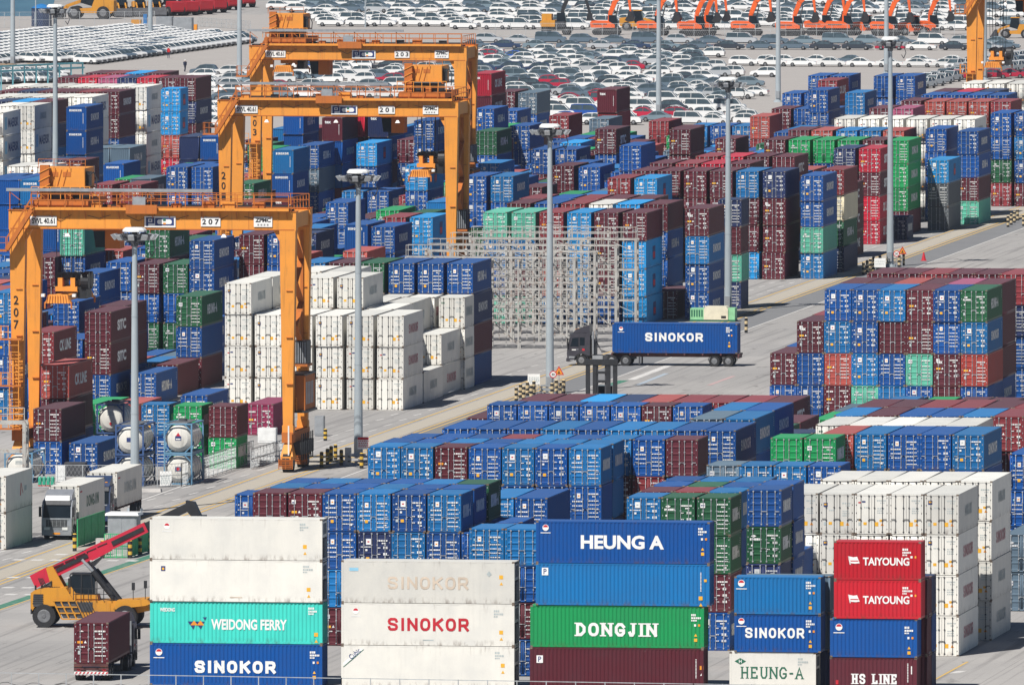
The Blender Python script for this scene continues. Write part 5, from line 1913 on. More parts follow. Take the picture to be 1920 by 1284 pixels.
# ---------------------------------------------------------------- lorries, stackers and other working machines
def heading(o, deg):
    o.rotation_euler = (0, 0, -TH + R(deg))

def wheels(root, lst, axis=1, name='wheel'):
    for c, r, w in lst:
        mb = MB(); mb.wheel(c, r, w, axis, 0, 1, 20)
        add(name, mb.build(name, [M['tyre'], M['rim']]), root)

def trailer(root, x0, x1, z=1.25):
    """skeletal trailer along x with its two rear axles near x1"""
    mb = MB()
    for y in (-.45, .45): mb.box(x0, y - .08, z - .38, x1, y + .08, z, 0)
    for k in range(8):
        x = x0 + (x1 - x0) * k / 7
        mb.box(x - .07, -1.2, z - .18, x + .07, 1.2, z - .003, 0)
    mb.box(x1 - .12, -1.22, z - .45, x1, 1.22, z, 0)
    for y in (-.95, .95): mb.box(x0 + 2.6, y - .07, .15, x0 + 2.75, y + .07, z - .3, 1)
    add('trailer_frame', mb.build('trailer_frame', [M['chassis'], M['dark']]), root)
    mb = MB()
    for y in (-1.0, 1.0):
        for x in (x1 - 1.05, x1 - 2.4):
            pts = [(x + .62 * math.cos(t), .52 + .62 * math.sin(t)) for t in [math.pi * k / 8 for k in range(9)]]
            for a, b in zip(pts[:-1], pts[1:]):
                mb.quad((a[0], y - .28, a[1]), (b[0], y - .28, b[1]), (b[0], y + .28, b[1]), (a[0], y + .28, a[1]), 0)
    add('mudguard', mb.build('mudguard', [M['dark']]), root)
    wheels(root, [((x, y, .52), .52, .5) for x in (x1 - 1.05, x1 - 2.4) for y in (-.95, .95)])

def tractor(root, paintm, x0=0.0, axles=2, detail=False):
    """cab-over tractor, nose at x0, pointing to -x; y is its left to right"""
    mb = MB()
    side = [(x0 + .06, .55), (x0, 1.15), (x0 + .05, 1.75), (x0 + .38, 2.95), (x0 + .75, 3.15), (x0 + 2.25, 3.15), (x0 + 2.25, .95), (x0 + 2.02, .98), (x0 + 1.72, 1.14), (x0 + 1.12, 1.14), (x0 + .84, .95), (x0 + .78, .5)]
    mb.prism(side, -1.22, 1.22, 1, 0)
    cab = add('cab', mb.build('cab', [paintm, M['dark']]), root)
    mb = MB()
    mb.prism([(x0 + .55, 3.16), (x0 + .9, 3.5), (x0 + 2.2, 3.95), (x0 + 2.24, 3.16)], -1.1, 1.1, 1, 0)
    add('roof_spoiler', mb.build('roof_spoiler', [paintm]), cab)
    mb = MB()
    mb.hexa([(x0 + .03, -1.12, 1.78), (x0 + .03, 1.12, 1.78), (x0 + .08, 1.12, 1.78), (x0 + .08, -1.12, 1.78), (x0 + .29, -1.08, 2.78), (x0 + .29, 1.08, 2.78), (x0 + .36, 1.08, 2.78), (x0 + .36, -1.08, 2.78)])
    add('windscreen', mb.build('windscreen', [M['glass']]), cab)
    for y in (-1.226, 1.226):
        mb = MB()
        mb.prism([(x0 + .35, 1.85), (x0 + .55, 2.65), (x0 + 1.15, 2.72), (x0 + 1.15, 1.85)], y - .004, y + .004, 1)
        mb.prism([(x0 + 1.28, 1.95), (x0 + 1.28, 2.72), (x0 + 1.75, 2.72), (x0 + 1.75, 1.95)], y - .004, y + .004, 1)
        add('side_window', mb.build('side_window', [M['glass']]), cab)
        s = 1 if y > 0 else -1
        mb = MB()
        mb.box(x0 + .02, y + s * .12 - .1, 1.85, x0 + .14, y + s * .12 + .1, 2.65)
        mb.bar((x0 + .2, y, 2.6), (x0 + .08, y + s * .12, 2.6), .05, .05); mb.bar((x0 + .2, y, 1.9), (x0 + .08, y + s * .12, 1.9), .05, .05)
        add('mirror', mb.build('mirror', [M['black']]), cab)
        mb = MB()
        mb.box(x0 - .02, y - s * .50 - .17, .80, x0 + .05, y - s * .50 + .27, 1.02)
        add('headlight', mb.build('headlight', [M['lampwhite']]), cab)
    mb = MB()
    mb.box(x0 - .012, -.85, 1.05, x0 + .02, .85, 1.60, 0)
    for k in range(5):
        mb.box(x0 - .03, -.82, 1.10 + k * .1, x0 - .012, .82, 1.12 + k * .1, 1)
    for k in range(5):
        mb.box(x0 - .026, -.66 + k * .33 - .012, 1.08, x0 - .012, -.66 + k * .33 + .012, 1.58, 1)
    mb.box(x0 - .06, -1.2, .38, x0 + .3, 1.2, .72, 2)
    mb.box(x0 - .075, -.3, .45, x0 - .06, .3, .60, 3)
    mb.box(x0 + .01, -1.0, 1.62, x0 + .06, 1.0, 1.72, 1)
    add('grille', mb.build('grille', [M['black'], M['steel'], paintm, M['amber']]), cab)
    mb = MB()
    mb.prism([(x0 + .62, 2.88), (x0 + .2, 2.80), (x0 + .3, 3.12), (x0 + .72, 3.12)], -1.1, 1.1, 1, 0)
    for y in (-.8, .8): mb.box(x0 + .8, y - .1, 3.45, x0 + .9, y + .1, 3.52, 1)
    add('sun_visor', mb.build('sun_visor', [M['dark'], M['amber']]), cab)
    if detail:  # white slab painted in for the bright reflection on the visor glass
        mb = MB()
        mb.hexa([(x0 + .36, -1.0, 3.14), (x0 + .36, 1.0, 3.14), (x0 + .5, 1.0, 3.14), (x0 + .5, -1.0, 3.14), (x0 + .62, -.95, 3.52), (x0 + .62, .95, 3.52), (x0 + .8, .95, 3.52), (x0 + .8, -.95, 3.52)])
        add('visor_reflection', mb.build('visor_reflection', [M['lampwhite']]), cab)
    mb = MB()
    xe = x0 + (6.6 if axles == 2 else 5.6)
    for y in (-.42, .42): mb.box(x0 + 1.6, y - .06, .62, xe, y + .06, .92, 0)
    mb.box(x0 + 2.5, -1.15, .45, x0 + 3.5, -.55, .98, 1); mb.box(x0 + 2.5, .55, .45, x0 + 3.5, 1.15, .98, 1)
    mb.box(x0 + 4.2, -.5, .92, x0 + 5.4, .5, 1.12, 0)
    mb.box(x0 + 2.4, -.9, 1.0, x0 + 2.7, .9, 2.5, 0)
    mb.tube((x0 + 2.55, -1.05, 1.1), (x0 + 2.55, -1.05, 3.3), .09, .09, 8, 1); mb.tube((x0 + 2.55, 1.05, 1.1), (x0 + 2.55, 1.05, 3.3), .09, .09, 8, 1)
    mb.box(x0 + 2.3, -.8, 2.5, x0 + 2.42, .8, 2.9, 1)
    for k in range(4): mb.path([(x0 + 2.7, -.5 + k * .3, 2.3), (x0 + 3.2, -.4 + k * .3, 1.5 - .1 * k), (x0 + 3.9, -.3 + k * .2, 1.3)], .05, .05, 0)
    mb.box(x0 + 3.55, -1.15, .55, x0 + 4.0, -.6, 1.0, 0); mb.box(x0 + 3.55, .6, .55, x0 + 4.0, 1.15, 1.0, 0)
    add('chassis', mb.build('chassis', [M['dark'], M['steel']]), root)
    for y, s in ((-1.225, -1), (1.225, 1)):
        mb = MB()
        pts = [(x0 + 1.42 + .66 * math.cos(t), .55 + .62 * math.sin(t)) for t in [math.pi * k / 10 for k in range(11)]]
        for a, b in zip(pts[:-1], pts[1:]): mb.bar((a[0], y + s * .02, a[1]), (b[0], y + s * .02, b[1]), .09, .09, 0)
        for k in range(2): mb.box(x0 + .30, y - .03, .5 + k * .28, x0 + .78, y + .04, .56 + k * .28, 1)
        mb.bar((x0 + .32, y + s * .005, 1.0), (x0 + .32, y + s * .005, 2.8), .025, .02, 0); mb.bar((x0 + 1.22, y + s * .005, 1.25), (x0 + 1.22, y + s * .005, 2.8), .025, .02, 0)
        mb.box(x0 + .95, y - .015, 1.55, x0 + 1.15, y + .015, 1.60, 1)
        mb.box(x0 + 1.5, y - .012, 1.45, x0 + 1.75, y + .012, 1.65, 2); mb.box(x0 + .5, y - .012, 1.48, x0 + .9, y + .012, 1.58, 3)
        mb.box(x0 + .2, y - .012, .72, x0 + .75, y + .012, .9, 1)
        add('cab_trim', mb.build('cab_trim', [M['black'], M['steel'], M['red'], M['white']]), cab)
    ax = [x0 + 1.42] + ([x0 + 4.4, x0 + 5.75] if axles == 2 else [x0 + 4.6])
    wheels(root, [((x, y, .52), .52, .34 if i == 0 else .55) for i, x in enumerate(ax) for y in (-1.02, 1.02)])

def box_on(label, color, letters, L, h, loc, rz, words='containers carried by lorries'):
    """a container that rides on a lorry: a thing of its own"""
    kind = 'reefer' if color == 'W' else 'dry'
    o = add('shipping_container', body_mesh(LEN[L], h, kind, False), None, loc, rz, PAL[color])
    tag(o, label, 'shipping container', words)
    for s in (0, 1):
        d = add('door', door_mesh(h, s, kind), o, color=PAL[color])
        add('lock_bar', bar_mesh(h, s, kind), d)
        add('door_lettering', marks_mesh(h, s, 1, kind, color), d)
    if letters:
        mb = MB(); letters(mb)
        add('side_lettering', mb.build('side_lettering', LET_M(), recalc=False), o)
    return o

def lorries():
    # the blue one crossing the road, nose to the left
    X, Y, Z = at_px(1066, 684)
    root = empty('container_lorry', (X, Y, 0), -TH)
    tag(root, 'charcoal lorry carrying the blue container along the road, nose to the left', 'lorry')
    tractor(root, M['truckdark'], 0.0, 2)
    tr = 4.3
    trailer(root, tr + .1, tr + 12.5)
    u, v = yard(1066, 684)
    def let(mb):
        side_letters(mb, 12.19, 'SINOKOR', 3.2, 8.85, 1.15, 1.98, 0, thick=.2)
        emblem(mb, .85, 2.35, .2); code_block(mb, 11.1, 2.4, random.Random(3))
    loc = yard_loc(u + tr + .15, v + 1.22, 1.255)
    box_on('blue container with large white company letters riding on the charcoal lorry', 'B', let, 40, 2.9, loc, -TH - math.pi / 2)
    # two silver lorries facing the camera
    for i, (px, py, pm, lab, lab2) in enumerate((
            (106, 1012, 'trucksilver', 'silver lorry facing the camera beside the green net fence', 'white reefer container with pale letters on the silver lorry by the green fence'),
            (178, 985, 'trucknavy', 'navy lorry queueing half hidden behind the silver lorry', 'white reefer container on the navy lorry, half behind the nearest mast'))):
        X, Y, Z = at_px(px, py)
        root = empty('container_lorry', (X, Y, 0), 0)
        heading(root, 90)
        tag(root, lab, 'lorry', None)
        tractor(root, M[pm], 0.0, 1, i == 0)
        trailer(root, 3.6, 15.6)
        u, v = yard(px, py)
        def let(mb):
            side_letters(mb, 12.19, 'DONGJIN', 3.6, 9.4, 1.0, 1.9, 7 if i == 0 else 5, thick=.16)
            mb.quad((CW - .004, .6, 2.3), (CW - .004, 1.6, 2.3), (CW - .004, 1.6, 2.42), (CW - .004, .6, 2.42), 3)
        loc = yard_loc(u - 1.22, v + 3.55, 1.255)
        box_on(lab2, 'W', let, 40, 2.9, loc, -TH)
    # maroon container seen from behind, lower left
    X, Y, Z = at_px(171, 1276)
    u, v = yard(171, 1276)
    root = empty('container_lorry', (X, Y, 0), 0)
    heading(root, -90 + 2.5)
    tag(root, 'black lorry with the maroon container, seen from behind near the front fence', 'lorry', None)
    tractor(root, M['truckdark'], -16.6, 2)
    trailer(root, -12.3, .05, 1.2)
    mb = MB()
    mb.box(0, -1.22, .95, .07, 1.22, 1.18, 0); mb.box(.07, -1.2, 1.0, .085, -.65, 1.14, 1); mb.box(.07, .65, 1.0, .085, 1.2, 1.14, 1); mb.box(.07, -.6, 1.0, .085, .6, 1.14, 2)
    mb.box(0, -1.2, .42, .07, 1.2, .66, 3)
    for k in range(9): mb.hexa([(.07, -1.18 + k * .27, .44), (.07, -1.06 + k * .27, .44), (.085, -1.06 + k * .27, .44), (.085, -1.18 + k * .27, .44), (.07, -1.06 + k * .27, .64), (.07, -.94 + k * .27, .64), (.085, -.94 + k * .27, .64), (.085, -1.06 + k * .27, .64)], 4)
    for y in (-1.0, .8): mb.box(0, y, .7, .05, y + .25, .85, 4)
    add('tail_board', mb.build('tail_board', [M['dark'], M['amber'], M['bluepaint'], M['white'], M['red']]), root)
    a = -TH + R(2.5)
    dx, dy = -1.22, .02
    loc = (X + dx * math.cos(a) - dy * math.sin(a), Y + dx * math.sin(a) + dy * math.cos(a), 1.205)
    box_on('maroon container with closed doors on the black lorry near the front fence', 'M', None, 40, 2.9, loc, a)

def reach_stacker():
    X, Y, Z = at_px(57, 1176)
    root = empty('reach_stacker', (X, Y, 0), 0)
    heading(root, 2.0)
    tag(root, 'yellow reach stacker with raised red boom, left of the front white stack', 'reach stacker')
    Y_ = [M['stacker'], M['black'], M['dark'], M['glass'], M['steel']]
    mb = MB()                                         # x forward, y away from the camera
    mb.prism([(0, 1.0), (0, 2.55), (.3, 2.75), (1.0, 2.9), (2.6, 2.95), (3.2, 2.0), (6.6, 2.0), (8.6, 2.15), (8.8, 1.3), (6.2, .75), (2.6, .75), (2.2, 1.6), (.35, 1.6)], .1, 3.1, 1, 0)
    mb.prism([(6.2, 1.4), (6.5, 2.1), (8.7, 2.15), (9.0, 1.85), (8.6, 1.7), (6.9, 1.5)], -.5, .1, 1, 0)
    mb.box(.2, .08, 1.55, .9, .1, 2.4, 2)
    for k in range(5): mb.box(1.35 + k * .16, .5, 2.9, 1.45 + k * .16, 2.6, 2.97, 1)
    for k in range(5): mb.box(.15 + k * .02, .06, 1.75 + k * .16, .95, .09, 1.82 + k * .16, 1)
    mb.box(3.3, .06, 1.2, 4.6, .1, 1.9, 2); mb.box(5.0, .06, 1.05, 5.9, .1, 1.85, 0); mb.box(0, .08, 1.0, .12, 3.1, 1.35, 1)
    for x in (.35, .8): mb.tube((x, .3, 2.75), (x, .3, 3.1), .07, .07, 8, 1)
    mb.tube((2.75, 1.0, 2.2), (2.75, 1.0, 3.6), .09, .09, 8, 1); mb.box(2.55, .3, 2.0, 2.9, 2.6, 2.6, 1)
    add('body', mb.build('body', Y_), root)
    mb = MB()
    for k in range(3):
        mb.quad((2.45 + k * .55, -.02 + 0 * k, .72), (2.9 + k * .55, -.02, .72), (2.2 + k * .55, .02, 1.95), (1.78 + k * .55, .02, 1.95), 2)
    for k in range(4):
        mb.bar((2.35 + k * .55, -.06, .65), (1.68 + k * .55, -.02, 2.0), .09, .09, 0)
    for q in (0, .33, .66, 1.0):
        mb.bar((2.35 - .67 * q, -.06, .65 + 1.35 * q), (4.0 - .67 * q, -.06, .65 + 1.35 * q), .09, .09, 0)
    for k in range(6): mb.bar((3.9 + .22 * k, -.1, .75 + 0 * k), (3.3 + .22 * k, -.1, 2.0), .05, .05, 1)
    add('side_ladder', mb.build('side_ladder', Y_), root)
    mb = MB()
    railing(mb, [(3.2, .0, 2.0), (6.0, .0, 2.0)], .9, .6, 1, .05)
    add('railing', mb.build('railing', Y_), root)
    wheels(root, [((1.0, .35, .86), .86, .65), ((1.0, 2.85, .86), .86, .65), ((7.1, -.2, .86), .86, 1.1), ((7.1, 3.3, .86), .86, 1.1)])
    # mast that carries the boom
    mb = MB()
    for y in (.75, 2.1):
        mb.prism([(1.5, 2.8), (2.5, 2.8), (1.55, 4.5), (1.05, 4.35)], y, y + .25, 1, 0)
    mb.bar((1.3, .8, 4.2), (1.3, 2.4, 4.2), .35, .35, 1)
    mb.bar((1.7, 1.2, 2.9), (1.45, 1.2, 4.2), .25, .25, 1)
    for k in range(4): mb.path([(0.5 + .1 * k, .7, 3.6), (.75 + .1 * k, .7, 2.95 + .05 * k), (1.5, .7, 3.1 + .1 * k)], .06, .06, 1)
    put_letters(mb, text_data('KALMAR'[:0] + 'llllllll', .8, .35, .02), (2.1, .04, 2.55), (1, 0, 0), (0, 0, 1), (0, 0, 0), 1) if False else None
    add('boom_mast', mb.build('boom_mast', Y_), root)
    # cab
    mb = MB()
    mb.prism([(2.9, 2.45), (2.9, 3.72), (3.1, 3.9), (4.5, 3.9), (4.75, 3.5), (4.75, 2.45)], .35, 1.9, 1, 0)
    cab = add('operator_cab', mb.build('operator_cab', [M['glass'], M['black']]), root)
    mb = MB()
    mb.prism([(2.85, 2.0), (2.82, 2.95), (3.0, 3.0), (3.3, 2.55), (4.9, 2.42), (5.0, 2.0)], .3, 1.95, 1, 0)
    mb.box(2.9, .3, 3.9, 4.55, 1.95, 3.98, 1)
    for x in (2.9, 3.75, 4.6): mb.bar((x, .33, 2.5), (x if x < 4.6 else 4.45, .33, 3.9), .08, .08, 1)
    add('cab_frame', mb.build('cab_frame', Y_), cab)
    # boom
    p0, p1 = Vector((.35, 1.4, 3.45)), Vector((8.9, 1.4, 7.6))
    d = (p1 - p0).normalized()
    up = Vector((-d.z, 0, d.x))
    def slab(a, b, h0, h1, w, m, mb, yc=1.4):
        pts = []
        for q, h in ((a, h0), (b, h1)):
            for sy, sz in ((-1, -1), (1, -1), (1, 1), (-1, 1)):
                pts.append(tuple(q + up * (sz * h / 2) + Vector((0, sy * w / 2, 0))))
        mb.hexa(pts, m)
    mb = MB()
    slab(p0, p0 + d * 9.0, .86, .78, .8, 0, mb)
    slab(p0 + d * .9 + up * .40, p0 + d * 4.2 + up * .42, .10, .10, .5, 2, mb)
    for k in range(5): mb.bar(tuple(p0 + d * (1.4 + k * .9) + Vector((0, -.46, .35 - .02 * k))), tuple(p0 + d * (2.2 + k * .9) + Vector((0, -.46, .30 - .02 * k))), .06, .06, 2)
    slab(p0 - d * .35 , p0 + d * 1.0, 1.02, 1.08, .9, 1, mb)
    slab(p0 + d * 4.3, p0 + d * 5.9, .98, .90, .9, 1, mb)
    mb.prism([(4.3, 4.75), (5.4, 5.35), (4.6, 4.5)], .9, 1.9, 1, 2)
    for s in (-1, 1):
        slab(p0 + d * 1.6 + Vector((0, s * .44, 0)), p0 + d * 4.2 + Vector((0, s * .44, 0)), .28, .28, .05, 2, mb)
        slab(p0 + d * 6.2 + Vector((0, s * .44, 0)), p0 + d * 8.8 + Vector((0, s * .44, 0)), .34, .30, .05, 2, mb)
    add('boom', mb.build('boom', [M['boomred'], M['boomred'], M['black']]), root)
    mb = MB()
    slab(p0 + d * 8.9, p0 + d * 12.6, .66, .60, .62, 0, mb)
    q = p0 + d * 12.6
    mb.prism([(q.x - .3, q.z + .4), (q.x + .35, q.z + .3), (q.x + .85, q.z - .75), (q.x + .2, q.z - .85), (q.x - .25, q.z - .35)], 1.0, 1.8, 1, 0)
    mb.box(q.x + .2, -1.2, q.z - 1.2, q.x + .9, 4.0, q.z - .8, 0)
    add('boom_extension', mb.build('boom_extension', [M['black']]), root)
    for y in (.55, 2.25):
        mb = MB()
        mb.tube((6.35, y, 1.9), (4.55, y, 4.15), .22, .22, 10, 0)
        mb.tube((4.55, y, 4.15), (3.75, y, 5.0), .11, .11, 8, 1)
        add('lift_cylinder', mb.build('lift_cylinder', [M['black'], M['steel']]), root)
    for x, z in ((7.6, 2.9), (8.5, 3.05)):
        mb = MB(); mb.bar((x, .2, 2.1), (x, .2, z), .05); mb.box(x - .1, .1, z - .1, x + .12, .3, z + .45)
        add('mirror', mb.build('mirror', [M['black']]), root)

def top_lifter():
    X, Y, Z = at_px(1128, 798)
    root = empty('container_lifter', (X, Y, 0), -TH)
    tag(root, 'black lifting mast of a container handler behind the long maroon row', 'container handler')
    mb = MB()
    for x in (-1.42, -.78, .44, 1.06):
        mb.box(x, -.25, .3, x + .36, .15, 5.9, 0)
    mb.box(-1.45, -.32, 5.5, 1.45, .2, 6.0, 0)
    for z in (1.2, 2.4, 3.9, 4.7): mb.box(-.7, -.2, z, .7, .05, z + .22, 0)
    for x in (-.45, .3): mb.box(x, -.1, .3, x + .14, .05, 5.5, 1)
    add('lifting_mast', mb.build('lifting_mast', [M['black'], M['dark']]), root)
    mb = MB()
    mb.box(-1.4, .5, .7, 1.4, 6.0, 1.9, 0); mb.box(-1.3, 4.0, 1.9, 1.3, 6.2, 2.5, 0)
    add('body', mb.build('body', [M['stacker']]), root)
    mb = MB(); mb.box(-.7, 2.0, 1.9, .7, 3.6, 3.5, 0)
    add('operator_cab', mb.build('operator_cab', [M['glass']]), root)
    wheels(root, [((x, y, .7), .7, .5) for x in (-1.3, 1.3) for y in (1.2, 5.0)], 0)

lorries_later = lorries
reach_stacker()
top_lifter()

# ---- excavators and loaders of the machine park
def excavator():
    root = empty('excavator')
    O = [M['orange'], M['black'], M['glass'], M['dark']]
    mb = MB()
    for y in (-1.35, .75):
        mb.prism([(-2.1, .35), (-1.75, .0), (1.75, 0), (2.1, .35), (2.1, .7), (1.8, .95), (-1.8, .95), (-2.1, .7)], y, y + .6, 1, 1)
    mb.box(-.9, -.8, .4, .9, .8, 1.05, 3)
    add('track', mb.build('track', O), root)
    mb = MB()
    mb.prism([(-2.3, 1.15), (-2.45, 1.9), (-2.2, 2.2), (.4, 2.15), (1.4, 1.6), (1.4, 1.15)], -1.35, 1.35, 1, 0)
    mb.box(-2.0, -1.36, 1.6, .2, -1.34, 1.75, 3)
    add('house', mb.build('house', O), root)
    mb = MB()
    mb.prism([(.45, 1.2), (.45, 2.95), (.7, 3.05), (1.55, 2.95), (1.85, 2.0), (1.8, 1.2)], -1.3, -.25, 1, 2)
    mb.box(.42, -1.34, 2.95, 1.6, -.2, 3.06, 1)
    add('operator_cab', mb.build('operator_cab', O), root)
    mb = MB()
    pts = [(.4, 1.7), (.5, 3.3), (1.25, 5.2), (3.4, 7.2)]
    wid = [.5, .65, .75, .4]
    for k in range(3):
        a, b = pts[k], pts[k + 1]
        dx, dz = b[0] - a[0], b[1] - a[1]
        l = math.hypot(dx, dz); nx, nz = -dz / l, dx / l
        mb.prism([(a[0] + nx * wid[k] / 2, a[1] + nz * wid[k] / 2), (a[0] - nx * wid[k] / 2, a[1] - nz * wid[k] / 2), (b[0] - nx * wid[k + 1] / 2, b[1] - nz * wid[k + 1] / 2), (b[0] + nx * wid[k + 1] / 2, b[1] + nz * wid[k + 1] / 2)], -.05, .45, 1, 0)
    mb.tube((1.2, .2, 2.3), (1.75, .2, 4.6), .1, .1, 6, 3)
    add('boom', mb.build('boom', O), root)
    mb = MB()
    mb.prism([(2.9, 7.7), (3.5, 7.4), (3.75, 3.6), (3.5, 3.5), (3.2, 5.5)], 0, .4, 1, 0)
    add('dipper_arm', mb.build('dipper_arm', O), root)
    mb = MB()
    mb.prism([(3.4, 3.7), (3.85, 3.6), (4.3, 2.7), (4.05, 2.1), (3.3, 2.0), (2.8, 2.3), (3.2, 2.9)], -.45, .85, 1, 1)
    add('bucket', mb.build('bucket', O), root)
    return root

def copy_tree(root, loc, rz):
    r = root.copy(); COL.objects.link(r)
    r.location = loc; r.rotation_euler = (0, 0, rz)
    for ch in list(root.children):
        c = ch.copy(); COL.objects.link(c); c.parent = r
        for g in ch.children:
            d = g.copy(); COL.objects.link(d); d.parent = c
    return r

EXC = [1138, 1226, 1300, 1318, 1402, 1484, 1540, 1577, 1662, 1738]
_e0 = excavator()
for i, px in enumerate(EXC):
    X, Y, Z = at_px(px, 66 + (i % 3))
    e = _e0 if i == 0 else copy_tree(_e0, (0, 0, 0), 0)
    e.location = (X, Y, 0); e.rotation_euler = (0, 0, -TH + R([0, -6, 3, 8, -4, 2, -8, 5, 0, 6][i]))
    e.scale = (1.05, 1.05, 1.05)
    tag(e, 'orange excavator with raised boom, %s from the left along the machine fence' % ORDW[i], 'excavator', 'orange excavators')

def dark_excavator():
    X, Y, Z = at_px(1046, 66)
    root = empty('excavator', (X, Y, 0), -TH)
    tag(root, 'yellow excavator with black arched boom, left of the orange excavators', 'excavator')
    O = [M['stacker'], M['black'], M['glass'], M['dark']]
    mb = MB()
    for x in (-1.9, 1.5):
        for y in (-1.1, 1.1): mb.wheel((x, y, .65), .65, .5, 1, 1, 3)
    mb.box(-2.6, -.9, .7, 2.4, .9, 1.3, 1)
    add('undercarriage', mb.build('undercarriage', O), root)
    mb = MB()
    mb.prism([(-2.6, 1.35), (-2.75, 2.1), (-2.4, 2.4), (-.3, 2.4), (-.3, 1.35)], -1.3, 1.3, 1, 0)
    mb.box(-2.5, -1.0, 2.4, -.9, 1.0, 3.4, 0)
    mb.box(-.3, -1.2, 1.3, 1.2, 1.2, 2.2, 3)
    add('house', mb.build('house', O), root)
    mb = MB(); mb.prism([(.0, 2.2), (.0, 3.6), (1.2, 3.6), (1.5, 2.2)], -1.2, -.1, 1, 2)
    add('operator_cab', mb.build('operator_cab', O), root)
    mb = MB(); mb.path([(.6, .3, 2.2), (.8, .3, 4.2), (1.6, .3, 6.0), (3.2, .3, 6.6), (4.4, .3, 6.0)], .5, .6, 1)
    add('boom', mb.build('boom', O), root)
    mb = MB(); mb.path([(4.4, .3, 6.2), (5.2, .3, 3.4)], .4, .5, 1)
    mb.prism([(4.9, 3.6), (5.5, 3.5), (5.6, 2.3), (4.6, 2.3)], -.3, .9, 1, 1)
    add('dipper_arm', mb.build('dipper_arm', O), root)
dark_excavator()

def loader(paintm):
    """articulated wheel loader"""
    root = empty('wheel_loader')
    mb = MB()
    mb.prism([(-3.4, 1.0), (-3.4, 2.3), (-1.0, 2.5), (-.6, 1.4), (2.0, 1.2), (2.4, .8), (-3.0, .7)], -1.1, 1.1, 1, 0)
    add('body', mb.build('body', [M[paintm]]), root)
    mb = MB(); mb.prism([(-1.0, 2.3), (-.9, 3.6), (.5, 3.6), (.8, 2.0), (-.6, 1.6)], -.8, .8, 1, 0); mb.box(-1.0, -.9, 3.6, .6, .9, 3.72, 1)
    add('operator_cab', mb.build('operator_cab', [M['glass'], M[paintm]]), root)
    mb = MB()
    for y in (-.7, .5): mb.path([(.9, y, 2.2), (2.6, y, 1.6), (3.2, y, .7)], .2, .35, 0)
    mb.prism([(3.0, .15), (3.0, 1.3), (3.4, 1.5), (4.2, .3), (4.2, .15)], -1.45, 1.45, 1, 1)
    add('bucket', mb.build('bucket', [M[paintm], M['dark']]), root)
    wheels(root, [((x, y, .8), .8, .6) for x in (-2.1, 1.5) for y in (-1.1, 1.1)])
    return root
_l = {}
for i, (px, py, pm, s, rot, lab) in enumerate((
        (165, 36, 'stacker', 1.35, 180, 'large yellow dump loader with ribbed body beside the blue tank'),
        (228, 32, 'stacker', 1.0, -75, 'yellow wheel loader, first right of the large one'), (262, 31, 'stacker', 1.0, -75, 'yellow wheel loader, second right of the large one'),
        (292, 30, 'stacker', 1.0, -75, 'yellow wheel loader next to the red machines'), (318, 30, 'redpaint', 1.0, 125, 'red loader at the near end of the red line'),
        (345, 29, 'redpaint', 1.0, 125, 'red loader, second in the red line'), (372, 27, 'redpaint', 1.0, 125, 'red loader, third in the red line'),
        (398, 24, 'redpaint', 1.0, 125, 'red loader, fourth in the red line'), (425, 19, 'redpaint', 1.0, 125, 'red loader, fifth in the red line'), (452, 14, 'redpaint', 1.0, 125, 'red loader at the far end of the red line'),
        (1198, 58, 'stacker', .9, 0, 'yellow loader parked between two orange excavators'), (1190, 66, 'orange', .55, 0, 'small orange loader beside the first orange excavators') if False else (1628, 66, 'orange', .85, 0, 'low orange loader parked among the orange excavators'),
        (1718, 67, 'orange', .85, 0, 'second low orange loader near the last excavator'), (1902, 72, 'stacker', .9, 180, 'yellow loader by the right edge behind the crane lifting frame'),
        (36, 130, 'stacker', .01, 0, '') )):
    if not lab: continue
    X, Y, Z = at_px(px, py)
    if pm not in _l:
        _l[pm] = loader(pm); e = _l[pm]
    else:
        e = copy_tree(_l[pm], (0, 0, 0), 0)
    e.location = (X, Y, 0); e.rotation_euler = (0, 0, -TH + R(rot)); e.scale = (s, s, s)
    tag(e, lab, 'wheel loader', 'parked loaders')
# ---------------------------------------------------------------- parked cars
CARCOL = {'w': ((.74, .74, .73), 'white'), 's': ((.42, .44, .46), 'silver'), 'd': ((.035, .042, .055), 'black'), 'k': ((.10, .14, .18), 'dark grey'),
          'n': ((.025, .045, .10), 'dark blue'), 'u': ((.02, .09, .38), 'bright blue'), 'r': ((.42, .012, .04), 'red'), 'g': ((.17, .23, .27), 'blue grey'), 'b': ((.30, .20, .12), 'brown')}
def car_paint():
    m, nt, p = new_mat('car paint')
    oi = nt.nodes.new('ShaderNodeObjectInfo')
    nt.links.new(oi.outputs['Color'], p.inputs['Base Color'])
    p.inputs['Roughness'].default_value = .25
    p.inputs['Coat Weight'].default_value = .4
    return m
def car_mass_paint():
    m, nt, p = new_mat('car paint in the mass')
    a = nt.nodes.new('ShaderNodeAttribute'); a.attribute_name = 'paint'
    nt.links.new(a.outputs['Color'], p.inputs['Base Color'])
    p.inputs['Roughness'].default_value = .25
    p.inputs['Coat Weight'].default_value = .4
    return m
M['car'] = car_paint(); M['car_mass'] = car_mass_paint()

